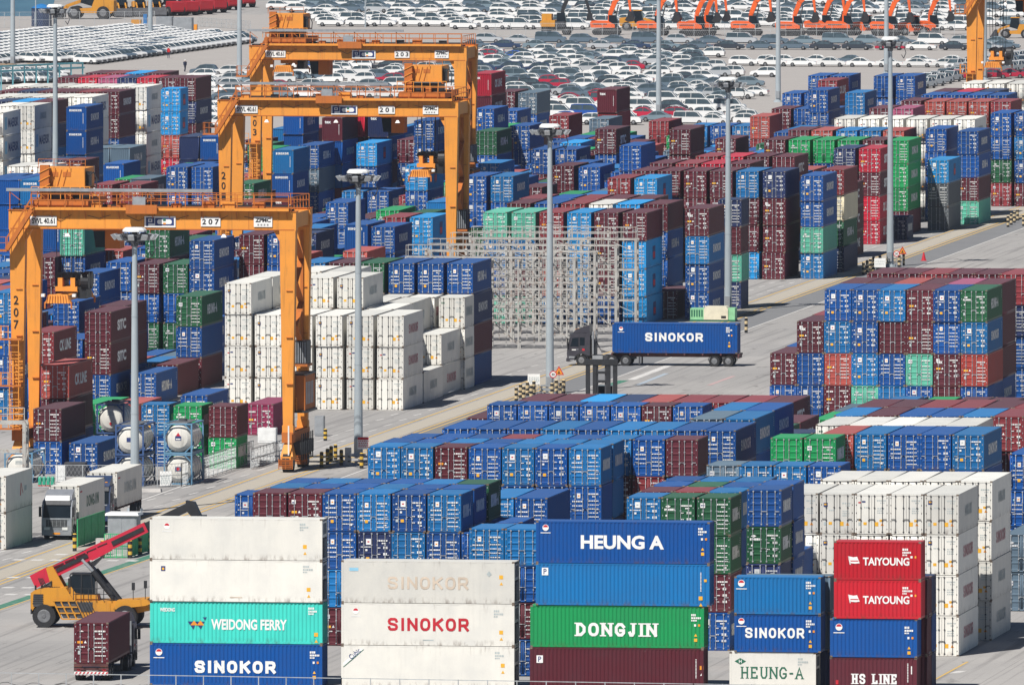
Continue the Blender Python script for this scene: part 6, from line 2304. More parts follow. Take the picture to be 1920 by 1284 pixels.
CARS = {  # length, width, lower side profile, cabin profile (nose at -x)
 'sedan': (4.8, 1.84, [(-2.4, .32), (-2.4, .62), (-2.15, .80), (-1.05, .92), (1.75, .95), (2.3, .92), (2.4, .6), (2.36, .32)],
           [(-1.15, .90), (-.35, 1.38), (.15, 1.45), (.75, 1.42), (1.75, .95)]),
 'suv': (4.4, 1.84, [(-2.2, .38), (-2.2, .75), (-1.95, .95), (-1.05, 1.06), (1.95, 1.10), (2.2, 1.0), (2.2, .5), (2.15, .38)],
         [(-1.15, 1.04), (-.45, 1.55), (.1, 1.64), (1.35, 1.60), (1.72, 1.50), (2.05, 1.08)]),
 'van': (4.9, 1.92, [(-2.45, .40), (-2.45, .85), (-2.2, 1.08), (-1.6, 1.15), (2.4, 1.18), (2.45, 1.1), (2.45, .5), (2.4, .40)],
         [(-1.7, 1.13), (-1.05, 1.80), (-.6, 1.92), (2.1, 1.92), (2.3, 1.85), (2.42, 1.16)]),
}
def car_shapes(kind):
    L, W, low, cab = CARS[kind]
    body = MB(); glass = MB(); wh = []
    hw = W / 2
    # lower body with slightly drawn-in sides
    n = len(low)
    for s, (ya, yb) in enumerate(((-hw, -hw * .93), (hw, hw * .93))):
        pass
    prof = low
    k = len(body.v)
    zt = max(z for x, z in low)
    def yy(z): return hw * (1.0 - .06 * max(0, (z - .6)) / .5)
    A = [(x, -yy(z), z) for x, z in prof]; B = [(x, yy(z), z) for x, z in prof]
    for i in range(n):
        j = (i + 1) % n
        body.quad(A[i], A[j], B[j], B[i], 0)
    body.poly(A[::-1], 0); body.poly(B, 0)
    # cabin: roof in paint, windows in glass, pillars in paint
    ci = [(x, -hw * (.90 if i in (0, len(cab) - 1) else .74), z) for i, (x, z) in enumerate(cab)]
    co = [(x, -y, z) for x, y, z in ci]
    m = len(cab)
    for i in range(m - 1):
        steep = abs(cab[i + 1][1] - cab[i][1]) > .18
        (glass if steep else body).quad(ci[i], ci[i + 1], co[i + 1], co[i], 0)
    for side in (ci, co):
        glass.poly(side if side is co else side[::-1], 0)
    sg = -1
    for side in (ci, co):
        d = -.012 if side is ci else .012
        tops = [p for p in side[1:-1]]
        for a, b in zip(tops[:-1], tops[1:]):
            body.bar((a[0], a[1] + d, a[2] - .02), (b[0], b[1] + d, b[2] - .02), .05, .08, 0)
        for a, b in ((side[0], side[1]), (side[-2], side[-1])):
            body.bar((a[0], a[1] + d, a[2]), (b[0], b[1] + d, b[2]), .06, .09, 0)
        xm = (side[1][0] + side[-2][0]) / 2 - .05
        zl = cab[0][1]
        body.bar((xm, side[0][1] + d, zl), (xm, side[1][1] + d, max(z for x, z in cab) - .05), .06, .07, 0)
    body.box(-L / 2 - .01, -hw * .55, .42, -L / 2 + .05, hw * .55, .6, 1)
    body.box(L / 2 - .05, -hw * .9, .62, L / 2 + .012, -hw * .6, .78, 2); body.box(L / 2 - .05, hw * .6, .62, L / 2 + .012, hw * .9, .78, 2)
    body.box(-L / 2 - .012, -hw * .88, .60, -L / 2 + .06, -hw * .56, .72, 3); body.box(-L / 2 - .012, hw * .56, .60, -L / 2 + .06, hw * .88, .72, 3)
    body.box(-L / 2 + .1, -hw * .97, .24, L / 2 - .1, hw * .97, .40, 1)
    r = .33 if kind == 'sedan' else .36
    wh = [(sx * L * .295, sy * (hw - .10), r) for sx in (-1, 1) for sy in (-1, 1)]
    return body, glass, wh, r

CAR_SLOTS = lambda: [M['car'], M['black'], M['red'], M['lampwhite']]
def car_body(kind): return cached(('cb', kind), lambda: car_shapes(kind)[0].build('car_body', CAR_SLOTS()))
def car_glass(kind): return cached(('cg', kind), lambda: car_shapes(kind)[1].build('window', [M['carglass']]))
def car_wheel(kind):
    def f():
        mb = MB(); mb.wheel((0, 0, 0), car_shapes(kind)[3], .22, 1, 0, 1, 14)
        return mb.build('wheel', [M['tyre'], M['rim']])
    return cached(('cw', kind), f)

CARLIST = []
def cars_row(words, x0, y0, x1, y1, pitch, cols, kinds, rot=0.0, skip=0.0, jit=.15, rot_px=None):
    """a row of parked cars between two points of the ground, pitch in photograph pixels"""
    rn = random.Random(int(x0 * 3 + y0 * 7))
    n = max(1, int(round(math.hypot(x1 - x0, y1 - y0) / pitch)))
    for k in range(n + 1):
        if rn.random() < skip: continue
        px, py = x0 + (x1 - x0) * k / n, y0 + (y1 - y0) * k / n
        if px < -60 or px > 1980 or py < -12: continue
        X, Y, Z = at_px(px + rn.uniform(-jit, jit) * pitch * .3, py)
        CARLIST.append(dict(words=words, i=k, X=X, Y=Y, px=px, py=py, c=cols[k % len(cols)] if len(cols) < 9 else rn.choice(cols), kind=kinds[k % len(kinds)] if len(kinds) < 4 else rn.choice(kinds), rz=-TH + R(rot + rn.uniform(-1.5, 1.5))))

SV = ['sedan', 'suv', 'suv', 'sedan', 'suv']
cars_row('row of large saloons before the machine fence', 890, 92, 1850, 95, 61.5, 'kgwsdrnkddkn', ['sedan'], 180)
cars_row('second row of saloons before the machine fence', 915, 82, 1870, 86, 61.5, 'kwsgwkngsgkk', ['suv', 'sedan', 'van'], 180)
cars_row('line of white saloons on the open paving', 1452, 125, 1775, 127, 53, 'w', ['sedan'], 180)
cars_row('second line of white saloons on the open paving', 1470, 121, 1790, 122, 60, 'wwkw', ['sedan'], 180, .3)
cars_row('pair of white hatchbacks above the mast lamps', 1396, 124, 1444, 124, 52, 'w', ['suv'], 180)
cars_row('row of white hatchbacks in the middle of the park', 560, 143, 1345, 145, 57.5, 'wwwwwwsw', ['suv'], 0)
cars_row('pair of white hatchbacks right of the mast', 1370, 145, 1436, 145, 64, 'w', ['suv'], 0)
for j in range(8):
    y = 102.5 + j * 4.9
    cars_row('packed row %s behind the white hatchbacks' % ORDW[j], [545, 535, 550, 540, 548, 542, 556, 538, 545, 552][j] + (j * 23) % 40, y, [1280, 1335, 1300, 1340, 1330, 1300, 1335, 1310, 1335, 1330][j], y + 1, 51, 'wwwskgwkwgwnwdwks' if j % 4 != 2 else 'wwrkwswgwwdnuwwkw', SV, 0, .12, .5)
for j in range(7):
    y = 151.5 + j * 5.6
    cars_row('row %s before the white hatchbacks' % ORDW[j], (880 if j % 3 == 2 else 505) + (j * 17) % 30, y, [1330, 1300, 1400, 1350, 1330, 1410, 1440, 1345, 1350][j], y + 1, 52,
             ['kwgwdkwskgwkd', 'wwrkwswwrwwgw', 'krwswdgrwwgwk', 'wwwgwrwskwwsd', 'kgwwkwdgwwkdw'][j % 5], SV if j % 3 else ['suv', 'van', 'suv', 'sedan'], 0 if j % 2 else 180, .11, .5)
for j in range(8):
    y = 192 + j * 6.0
    cars_row('row %s just behind the containers' % ORDW[j], 905 + j * 6, y, 1345 + j * 8, y + 1, 54, ['wwkwrwgwwnwkw', 'wruwwuwrwuwww', 'uwwuwkwuwrwgw', 'kwgwwkwkwdwww'][j % 4], ['van', 'suv', 'van', 'suv', 'sedan'] if j % 2 else SV, 180 if j % 2 else 0, .1, .5)
for j in range(7):
    y = -8 + j * 5.4
    cars_row('far row %s behind the machine park' % ORDW[j], 520 + (j * 37) % 60, y, 1815, y + 2, 48, ['wkwwwkswwwwkd', 'wwwwkwgwwswwk', 'kkdwkgkwdkwkk'][j % 3], SV, 180, .1, .5)
for j in range(5):
    y = 34 + j * 5.4
    cars_row('near row %s of white cars behind the machine fence' % ORDW[j], (600 if j < 4 else 840) + j * 9, y, 1810 if j % 2 else 1800, y + 2, 48, ['wwwwwwwwwwwkw', 'wwkwwwwwwgwww'][j % 2], ['suv', 'van', 'suv', 'suv'], 180, .08, .5)
# right edge
for j, (xa, ya, xb, yb, cc) in enumerate(((1790, 132, 1935, 112, 'wwwwwwwwwkww'), (1800, 140, 1935, 121, 'wkwwwwwwkwww'), (1795, 146, 1935, 132, 'wwwwwwwwwwwk'), (1735, 166, 1800, 150, 'w'), (1740, 158, 1800, 142, 'wwkw'))):
    cars_row('slanting row %s of white cars by the rightmost crane' % ORDW[j], xa, ya, xb, yb, 15, cc, ['suv'], 75)
cars_row('row of red cars by the rightmost crane', 1800, 150, 1930, 146, 34, 'r', ['sedan'], 180)
cars_row('dark saloons behind the rightmost crane', 1850, 95, 1885, 93, 35, 'gk', ['sedan'], 180)
cars_row('far cars right of the rightmost crane', 1860, 20, 1930, 20, 40, 'kwwd', SV, 180)
cars_row('far white cars right of the rightmost crane', 1855, 33, 1935, 33, 36, 'w', SV, 180)
cars_row('cars in a line right of the rightmost crane', 1855, 50, 1935, 50, 38, 'wgw', SV, 180)
# cluster left of the far cranes
for j, (y, xa, xb) in enumerate(((142, 384, 470), (150, 380, 480), (158, 385, 470), (167, 378, 470), (177, 382, 430), (188, 380, 425), (200, 380, 425), (212, 378, 420), (225, 380, 420), (238, 380, 415))):
    cars_row('row %s of cars left of the far cranes' % ORDW[j], xa, y, xb, y + 1, 46, 'wwkwwgwkwwwwsw', SV, 0)
# long slanting rows of identical white cars at the left
LOT = []
for k in range(12):
    x0, y0 = -50, 150.5 - k * 5.9
    xe = [455, 448, 408, 402, 350, 335, 320, 300, 270, 240, 150, 90][k]
    xs = [165, 150, 100, 60, -40, -50, -50, -50, -50, -50, -50, -50][k]
    sl = -.137 + .002 * k
    LOT.append((xs, y0 + (xs + 50) * sl, xe, y0 + (xe + 50) * sl))
for k, (xa, ya, xb, yb) in enumerate(LOT):
    if k == 0:
        cars_row('nearest slanting row of the left car lot', xa, ya, xb, yb, 9.5, 'wwwwwwwwwwwk', ['suv'], 150)
    else:
        cars_row('slanting row %s of the left car lot' % ORDW[k], xa, ya, xb, yb, 9.5, 'wwwwwwwwwwwk' if k > 2 else 'wkwwgwkwwkww', ['suv'], 150)
for j, (y, xa, xb) in enumerate(((148, -10, 105), (153, -10, 100), (158, -10, 90))):
    cars_row('white cars behind the far left containers, row %s' % ORDW[j], xa, y, xb, y - 3, 10, 'wwwwwwwwwkww', ['suv'], 150)

def place_cars():
    # the 270 largest that are not behind containers stand alone
    ib, img = visibility(CS)
    for c in CARLIST:
        x, y = int(c['px'] / 2), int((c['py'] - 8) / 2)
        c['hid'] = 0 <= x < ib.shape[1] and 0 <= y < ib.shape[0] and ib[y, x] >= 0
    vis = [c for c in CARLIST if not c['hid']]
    vis.sort(key=lambda c: c['Y'])
    one = set(id(c) for c in vis[:270])
    cnt = {}
    for c in sorted(CARLIST, key=lambda c: (c['words'], c['px'])):
        if id(c) not in one: continue
        k = cnt[c['words']] = cnt.get(c['words'], 0) + 1
        col, cn = CARCOL[c['c']]
        rv = random.Random(int(c['X'] * 31 + c['Y'] * 7))
        ft = rv.uniform(.84, 1.08)
        col = tuple(min(.8, q * ft) for q in col)
        o = add('parked_car', car_body(c['kind']), None, (c['X'], c['Y'], 0), c['rz'], col)
        o.scale = (rv.uniform(.90, 1.0), 1.0, rv.uniform(.96, 1.08))
        nm = {'sedan': 'saloon', 'suv': 'hatchback', 'van': 'van'}[c['kind']]
        tag(o, '%s %s, %s from left, %s' % (cn, nm, ORDW[k - 1] if k <= 40 else 'far', c['words']), 'van' if nm == 'van' else 'car', 'cars parked in the vehicle park')
        add('window', car_glass(c['kind']), o)
        for p in car_shapes_wheels(c['kind']):
            add('wheel', car_wheel(c['kind']), o, p)
    # the rest as one mass
    Vs, Ls, Is, Ms, Cs = [], [], [], [], []
    base = 0
    ch = {}
    for c in CARLIST:
        if id(c) in one: continue
        if c['kind'] not in ch:
            b, g, w, r = car_shapes(c['kind'])
            mb = MB()
            mb.v, mb.f, mb.m = list(b.v), list(b.f), list(b.m)
            n0 = len(mb.v); mb.v += g.v; mb.f += [tuple(i + n0 for i in f) for f in g.f]; mb.m += [4] * len(g.f)
            for p in w: mb.wheel(p, r, .22, 1, 5, 6, 8)
            me = mb.build('tmp', [])
            mb2 = MB(); mb2.v = [tuple(v.co) for v in me.vertices]; mb2.f = [tuple(p.vertices) for p in me.polygons]; mb2.m = mb.m
            ch[c['kind']] = soup(mb2, None)
            bpy.data.meshes.remove(me)
        V, ln, ix, mi = ch[c['kind']]
        ca, sa = math.cos(c['rz']), math.sin(c['rz'])
        W = np.empty_like(V)
        W[:, 0] = V[:, 0] * ca - V[:, 1] * sa + c['X']; W[:, 1] = V[:, 0] * sa + V[:, 1] * ca + c['Y']; W[:, 2] = V[:, 2]
        Vs.append(W); Ls.append(ln); Is.append(ix + base); Ms.append(mi); base += len(V)
        Cs.append(np.repeat(np.array([[*CARCOL[c['c']][0], 1.0]], dtype=np.float32), len(ln), 0))
    V, ln, ix, mi, cc = (np.concatenate(x) for x in (Vs, Ls, Is, Ms, Cs))
    org = V.mean(0); org[2] = 0; V = V - org
    me = bpy.data.meshes.new('far_parked_cars')
    me.vertices.add(len(V)); me.vertices.foreach_set('co', V.ravel().astype(np.float32))
    me.loops.add(len(ix)); me.loops.foreach_set('vertex_index', ix)
    me.polygons.add(len(ln)); me.polygons.foreach_set('loop_start', np.concatenate([[0], np.cumsum(ln)[:-1]]).astype(np.int32))
    for x in [M['car_mass'], M['black'], M['red'], M['lampwhite'], M['carglass'], M['tyre'], M['rim']]: me.materials.append(x)
    me.polygons.foreach_set('material_index', mi)
    at = me.attributes.new('paint', 'FLOAT_COLOR', 'FACE'); at.data.foreach_set('color', cc.ravel())
    me.update(calc_edges=True); me.validate()
    tag(add('far_parked_cars', me, None, tuple(float(x) for x in org)), 'far packed rows of mostly white cars in the vehicle park', 'cars', None, 'stuff')
    print('cars', len(CARLIST), 'alone', len(one))

def car_shapes_wheels(kind):
    return cached(('cwp', kind), lambda: car_shapes(kind)[2])
# ---------------------------------------------------------------- writing on the nearest stacks
def front_letters():
    by = {}
    for o, c in SINGLES:
        if c['along']: by[(c['words'], c['tier'])] = (o, c)
    def on(words, tier):
        o, c = by[(words, tier)]
        x0, y0 = project(c['u'], c['v'], c['z']); x1, _ = project(c['u'] + c['L'], c['v'], c['z'])
        s = (x1 - x0) / c['L']
        return o, c, (lambda px: (px - x0) / s), (lambda py, px=None: (y0 - py) / s)
    def write(words, tier, fn):
        o, c, fy, fz = on(words, tier)
        mb = MB()
        fn(mb, c, fy, fz)
        add('side_lettering', mb.build('side_lettering', LET_M(), recalc=False), o)
    X = CW - .004
    def rect(mb, y0, y1, z0, z1, m, d=0.0):
        mb.quad((X + d, y0, z0), (X + d, y1, z0), (X + d, y1, z1), (X + d, y0, z1), m)
    def tri(mb, y, z, w, m):
        mb.poly([(X, y, z), (X, y + w, z), (X, y + w / 2, z + w * .9)], m)
    rn = random.Random(11)
    def stickers(mb, y, z, cols):
        for k, m in enumerate(cols):
            if k % 2: tri(mb, y + .03, z - k * .42, .24, m)
            else: rect(mb, y, y + .27, z - k * .42, z - k * .42 + .27, m)
    A, B_, C_2, D_2, E_2 = [f[0] for f in FRONT[:5]]
    def f(mb, c, fy, fz):
        emblem(mb, fy(313), fz(986), .22); code_block(mb, fy(562), fz(983), rn, 5, False); stickers(mb, fy(568), fz(1026), (1, 1))
    write(A, 0, f)
    def f(mb, c, fy, fz):
        rect(mb, fy(302), fy(310), fz(1070), fz(1061), 4); rect(mb, fy(304), fy(308), fz(1068), fz(1064), 1, .003)
        code_block(mb, fy(568), fz(1062), rn, 5, False); stickers(mb, fy(575), fz(1106), (1, 1)); rect(mb, fy(431), fy(454), fz(1119), fz(1117), 8)
    write(A, 1, f)
    def f(mb, c, fy, fz):
        side_letters(mb, 12.19, 'WEIDONG FERRY', fy(396), fy(538), fz(1179), fz(1159), 0, 'font', .035)
        side_letters(mb, 12.19, 'WEIDONG', fy(300), fy(328), fz(1146), fz(1139), 0, 'font', .03)
        for a, m in ((352, 4), (366, 4)):
            mb.poly([(X, fy(a), fz(1164)), (X, fy(a + 10), fz(1178)), (X, fy(a + 18), fz(1164))], m)
        mb.poly([(X + .003, fy(357), fz(1171)), (X + .003, fy(371), fz(1171)), (X + .003, fy(364), fz(1162))], 2)
        mb.poly([(X + .003, fy(369), fz(1171)), (X + .003, fy(383), fz(1171)), (X + .003, fy(376), fz(1162))], 2)
        mb.poly([(X, fy(380), fz(1156)), (X, fy(384), fz(1161)), (X, fy(388), fz(1156))], 4)
        code_block(mb, fy(578), fz(1140), rn, 0, False); stickers(mb, fy(589), fz(1190), (1, 1))
    write(A, 2, f)
    def f(mb, c, fy, fz):
        side_letters(mb, 12.19, 'SINOKOR', fy(365), fy(517), fz(1260), fz(1237), 0, thick=.225)
        emblem(mb, fy(298), fz(1222), .24); code_block(mb, fy(581), fz(1222), rn)
    write(A, 3, f)
    def f(mb, c, fy, fz):
        side_letters(mb, 12.19, 'SINOKOR', fy(727), fy(878), fz(1103), fz(1080), 8, thick=.16)
        mb.poly([(X, fy(912), fz(1074)), (X, fy(917), fz(1079)), (X, fy(922), fz(1074)), (X, fy(917), fz(1068))], 5)
        rect(mb, fy(655), fy(672), fz(1070), fz(1064), 6); stickers(mb, fy(936), fz(1083), (1, 1))
    write(B_, 0, f)
    def f(mb, c, fy, fz):
        side_letters(mb, 12.19, 'SINOKOR', fy(727), fy(879), fz(1181), fz(1157), 3, thick=.19)
        emblem(mb, fy(667), fz(1145), .22); code_block(mb, fy(926), fz(1145), rn, 5, False); stickers(mb, fy(936), fz(1186), (1, 1)); rect(mb, fy(793), fy(813), fz(1199), fz(1197), 5)
    write(B_, 1, f)
    def f(mb, c, fy, fz):
        P = lambda px, py: (X, fy(px), fz(py))
        mb.poly([P(642, 1250), P(644, 1248), P(683, 1216), P(676, 1215), P(642, 1243)], 0)
        mb.poly([(X + .003, fy(643), fz(1250)), (X + .003, fy(645), fz(1250)), (X + .003, fy(683), fz(1217)), (X + .003, fy(681), fz(1217))], 7)
        vs, fs = text_data('Cubic', .9, .36, .01)
        a = math.radians(40)
        put_letters(mb, (vs, fs), (X + .004, fy(665), fz(1225)), (0, math.cos(a), math.sin(a)), (0, -math.sin(a), math.cos(a)), (.003, 0, 0), 4)
        code_block(mb, fy(928), fz(1223), rn, 5, False); stickers(mb, fy(939), fz(1248), (1, 1))
    write(B_, 2, f)
    def f(mb, c, fy, fz):
        side_letters(mb, 12.19, 'HEUNG A', fy(1089), fy(1245), fz(1028), fz(1002), 0, 'font', .038)
        emblem(mb, fy(1023), fz(989), .22); code_block(mb, fy(1309), fz(991), rn)
    write(C_2, 0, f)
    def f(mb, c, fy, fz):
        rect(mb, fy(1016), fy(1028), fz(1078), fz(1064), 0); side_letters(mb, 12.19, 'P', fy(1019), fy(1025), fz(1076), fz(1066), 4, 'font', .02, .006)
        for k in range(14): rect(mb, fy(1313), fy(1315), fz(1072 + k * 2.6), fz(1070.5 + k * 2.6), 0)
        rect(mb, fy(1320), fy(1325), fz(1088), fz(1083), 1); stickers(mb, fy(1310), fz(1122), (1, 1))
    write(C_2, 1, f)
    def f(mb, c, fy, fz):
        side_letters(mb, 12.19, 'DONGJIN', fy(1078), fy(1232), fz(1191), fz(1166), 0, 'serif', .21)
        code_block(mb, fy(1296), fz(1152), rn, 0, True)
    write(C_2, 2, f)
    def f(mb, c, fy, fz):
        rect(mb, fy(1006), fy(1018), fz(1242), fz(1228), 0); side_letters(mb, 12.19, 'P', fy(1009), fy(1015), fz(1240), fz(1230), 4, 'font', .02, .006)
        for k in range(14): rect(mb, fy(1304), fy(1306), fz(1234 + k * 2.6), fz(1232.5 + k * 2.6), 0)
        stickers(mb, fy(1312), fz(1252), (2, 0))
    write(C_2, 3, f)
    def f(mb, c, fy, fz):
        emblem(mb, fy(1390), fz(1093), .24); code_block(mb, fy(1511), fz(1093), rn)
    write(D_2, 0, f)
    def f(mb, c, fy, fz):
        side_letters(mb, 6.06, 'SINOKOR', fy(1397), fy(1508), fz(1195), fz(1176), 0, thick=.15)
        emblem(mb, fy(1390), fz(1164), .22); code_block(mb, fy(1511), fz(1165), rn)
    write(D_2, 1, f)
    def f(mb, c, fy, fz):
        side_letters(mb, 6.06, 'HEUNG-A', fy(1389), fy(1506), fz(1271), fz(1249), 7, 'serif', .11)
        mb.poly([(X, fy(1377), fz(1239)), (X, fy(1388), fz(1245)), (X, fy(1399), fz(1239)), (X, fy(1388), fz(1233))], 7)
        side_letters(mb, 6.06, 'H', fy(1385.5), fy(1390.5), fz(1242), fz(1236), 0, 'font', .02, .006)
        code_block(mb, fy(1496), fz(1236), rn, 5, False)
    write(D_2, 2, f)
    for t, y in ((0, 1050), (1, 1122)):
        def f(mb, c, fy, fz):
            side_letters(mb, 6.06, 'TAIYOUNG', fy(1618), fy(1705), fz(y + 9), fz(y - 6), 0, 'font', .03)
            P = lambda px, py: (X, fy(px), fz(py))
            mb.poly([P(1590, y - 8), P(1600, y - 6), P(1607, y - 7), P(1612, y + 5), P(1603, y + 6), P(1595, y + 5)], 0)
            mb.poly([P(1590, y - 8), P(1592, y - 8), P(1595, y + 8), P(1593.5, y + 8)], 0)
            mb.poly([(X + .003, fy(1594), fz(y)), (X + .003, fy(1609), fz(y)), (X + .003, fy(1610), fz(y + 2)), (X + .003, fy(1595), fz(y + 2))], 3)
            code_block(mb, fy(1692), fz(y - 19), rn, 0, False); rect(mb, fy(1707), fy(1711), fz(y - 5), fz(y - 9), 0); rect(mb, fy(1715), fy(1718), fz(y - 5), fz(y - 9), 1)
        write(E_2, t, f)
    def f(mb, c, fy, fz):
        emblem(mb, fy(1573), fz(1175), .24); code_block(mb, fy(1696), fz(1177), rn)
    write(E_2, 2, f)
    def f(mb, c, fy, fz):
        side_letters(mb, 6.06, 'HS LINE', fy(1597), fy(1682), fz(1281), fz(1262), 0, 'serif', .14)
        for k in range(12): rect(mb, fy(1701), fy(1703), fz(1244 + k * 3), fz(1242 + k * 3), 0)
        rect(mb, fy(1708), fy(1710), fz(1262), fz(1247), 0); rect(mb, fy(1567), fy(1572), fz(1282), fz(1274), 3)
    write(E_2, 3, f)

# ---------------------------------------------------------------- steel reefer racks
def reefer_racks():
    for i, px in enumerate((1077, 1115, 1155, 1192)):
        py = 655 - i * 13.2
        u, v = yard(px, py)
        wd = 16.6
        root = empty('reefer_rack', yard_loc(u - wd, v, 0), -TH)
        tag(root, 'rusty white steel reefer rack of open decks, %s behind the lorry cab' % ['nearest', 'second', 'third', 'farthest'][i], 'steel rack', 'reefer racks')
        xs = [wd - k * 2.8 for k in range(7)]
        for k, x in enumerate(xs):
            mb = MB()
            for y in (0, 1.3):
                mb.bar((x, y, 0), (x, y, 9.0), .24 if k in (0, 3, 6) else .13)
            add('post', mb.build('post', [M['rack']]), root)
        for z in (2.8, 5.9, 9.0):
            mb = MB()
            for y in (-.05, 1.35): mb.bar((-.3, y, z), (wd + .2, y, z), .12, .16)
            for k in range(8): mb.bar((k * wd / 7, 0, z), (k * wd / 7, 1.3, z), .06, .08)
            mb.box(-.2, .4, z + .07, wd, .9, z + .09)
            dk = add('deck', mb.build('deck', [M['rack']]), root)
            mb = MB()
            railing(mb, [(-.2, -.05, z + .1), (wd, -.05, z + .1)], 1.1, 1.3, 0, .05)
            railing(mb, [(-.2, 1.35, z + .1), (wd, 1.35, z + .1)], 1.1, 1.7, 0, .05)
            railing(mb, [(wd, -.05, z + .1), (wd, 1.35, z + .1)], 1.1, 1.3, 0, .045)
            for k in range(4):
                mb.box(1.6 + k * 4.0, .35, z + .15, 1.85 + k * 4.0, .55, z + .9)
            add('railing', mb.build('railing', [M['rack']]), dk)
        mb = MB()
        for k in range(6):
            for z0, z1 in ((0.2, 2.7), (2.9, 5.8), (6.0, 8.9)):
                a, b = xs[k + 1], xs[k]
                if (k + int(z0) + i) % 2 == 0: mb.bar((a, 1.3, z1), (b, 1.3, z0), .10)
                else: mb.bar((a, .05, z1), (b, .05, z1 - 1.2), .06)
                mb.bar(((a + b) / 2, 1.3, z0), ((a + b) / 2, 1.3, z1), .07); mb.bar((a, .65, (z0 + z1) / 2), (b, .65, (z0 + z1) / 2), .06)
        add('brace', mb.build('brace', [M['rack']]), root)
        mb = MB()
        for z0, z1, sg in ((0, 2.9, 1), (2.9, 6.0, -1), (6.0, 9.1, 1)):
            x0, x1 = (3.0, 7.0) if sg > 0 else (7.0, 3.0)
            mb.bar((x0, 1.9, z0), (x1, 1.9, z1), .4, .06); mb.bar((x0, 1.6, z0 + 1), (x1, 1.6, z1 + 1), .04)
        add('stair', mb.build('stair', [M['rack']]), root)
    # lower walkway that ties the racks at the left
    u, v = yard(815, 640)
reefer_racks()

# ---------------------------------------------------------------- bollards, signs and small things
def striped_bollard(loc, h, label, group, base='yellow'):
    def f():
        mb = MB()
        n = 5
        for k in range(n):
            mb.tube((0, 0, h * k / n), (0, 0, h * (k + 1) / n), .17, .17, 10, k % 2)
        mb.tube((0, 0, h), (0, 0, h + .06), .17, .10, 10, 1)
        return mb.build('striped_bollard', [M['black'], M[base]])
    o = add('striped_bollard', cached(('boll', h, base), f), None, loc)
    tag(o, label, 'bollard', group)
    return o
M['bolly'] = plain('worn yellow bollard paint', (.72, .46, .06), .7, 0, .2)
M['bollp'] = plain('faded yellow bollard paint', (.66, .52, .30), .7, 0, .2)
def bollards(lst, place, base, h=1.15):
    for i, (px, py) in enumerate(lst):
        striped_bollard(at_px(px, py), h, 'black and yellow striped bollard, %s from left %s' % (ORDW[i], place), 'striped bollards ' + place, base)
bollards([(603, 876), (614, 870), (621, 865), (629, 862), (640, 872), (678, 878)], 'round the second mast right of crane 207', 'bolly', 1.3)
bollards([(968, 752), (976, 746), (982, 750), (989, 742), (996, 748), (1001, 740), (1035, 744), (1043, 738), (1050, 742), (1057, 738)], 'round the mast with the notice board', 'bollp', 1.25)
bollards([(1619, 515), (1626, 511), (1632, 508), (1638, 504), (1650, 502), (1686, 501), (1694, 498)], 'round the mast beside the red cone', 'bollp', 1.3)
bollards([(1890, 426), (1896, 422), (1902, 418), (1908, 414), (1919, 424)], 'on the road at the right edge', 'bollp', 1.3)
bollards([(140, 1033), (192, 1046), (244, 1046), (262, 1040), (279, 1034)], 'along the green net fence', 'bolly', 1.35)
bollards([(1399, 624)], 'at the tail of the blue lorry', 'bollp', 1.5)
bollards([(610, 826)], 'behind crane 207 by the white cabinets', 'bolly', 1.0)
def guard_rail(pts, label):
    mb = MB()
    a = [Vector(at_px(*p)) for p in pts]
    o0 = a[0].copy()
    for p, q in zip(a[:-1], a[1:]):
        for z in (.45, .85):
            n = 6
            for k in range(n):
                s, t = p - o0 + (q - p) * (k / n), p - o0 + (q - p) * ((k + 1) / n)
                mb.bar((s.x, s.y, z), (t.x, t.y, z), .08, .08, k % 2)
    tag(add('guard_rail', mb.build('guard_rail', [M['black'], M['bollp']]), None, tuple(o0)), label, 'guard rail')
guard_rail([(603, 876), (640, 872), (678, 878)], 'striped guard rail joining bollards by the second mast')
guard_rail([(968, 752), (1001, 741), (1035, 744), (1057, 738)], 'striped guard rail round the mast with the notice board')
guard_rail([(1619, 515), (1650, 502), (1694, 498)], 'striped guard rail round the mast beside the red cone')

def board(px, py, w, h, z, label, cat, head=None, lines=4, rot=0, name='notice_board', face='white', ink='paleink'):
    X, Y, Z = at_px(px, py)
    root = empty(name, (X, Y, 0), -TH + R(rot))
    tag(root, label, cat)
    mb = MB(); mb.box(-w / 2, -.03, z, w / 2, .03, z + h)
    pn = add('panel', mb.build('panel', [M[face]]), root)
    mb = MB()
    for x in (-w * .38, w * .38): mb.bar((x, .05, 0), (x, .05, z + h * .6), .07)
    add('post', mb.build('post', [M['steel']]), root)
    mb = MB()
    if head is not None: mb.quad((-w / 2 + .02, -.035, z + h * .76), (w / 2 - .02, -.035, z + h * .76), (w / 2 - .02, -.035, z + h * .98), (-w / 2 + .02, -.035, z + h * .98), 0)
    rn = random.Random(int(px))
    for k in range(lines):
        zz = z + h * (.66 - k * .6 / lines)
        x = -w * .42
        while x < w * .38:
            a = rn.uniform(.06, .16)
            mb.quad((x, -.035, zz - h * .04), (x + a, -.035, zz - h * .04), (x + a, -.035, zz + h * .04), (x, -.035, zz + h * .04), 1)
            x += a + .05
    add('sign_lettering', mb.build('sign_lettering', [M[head or 'red'], M[ink]], recalc=False), pn)
board(681, 872, 1.0, 1.05, 1.4, 'white notice board with a red heading among the striped bollards', 'notice board', 'red', 4, ink='red')
board(1001, 738, 1.15, .95, .9, 'white notice board at the foot of the middle mast', 'notice board', None, 5)
board(1650, 510, 1.25, 1.0, .5, 'white notice board at the foot of the mast by the red cone', 'notice board', None, 2)
board(311, 912, 1.0, 1.25, .05, 'white notice board leaning on the tank yard fence', 'notice board', None, 5)
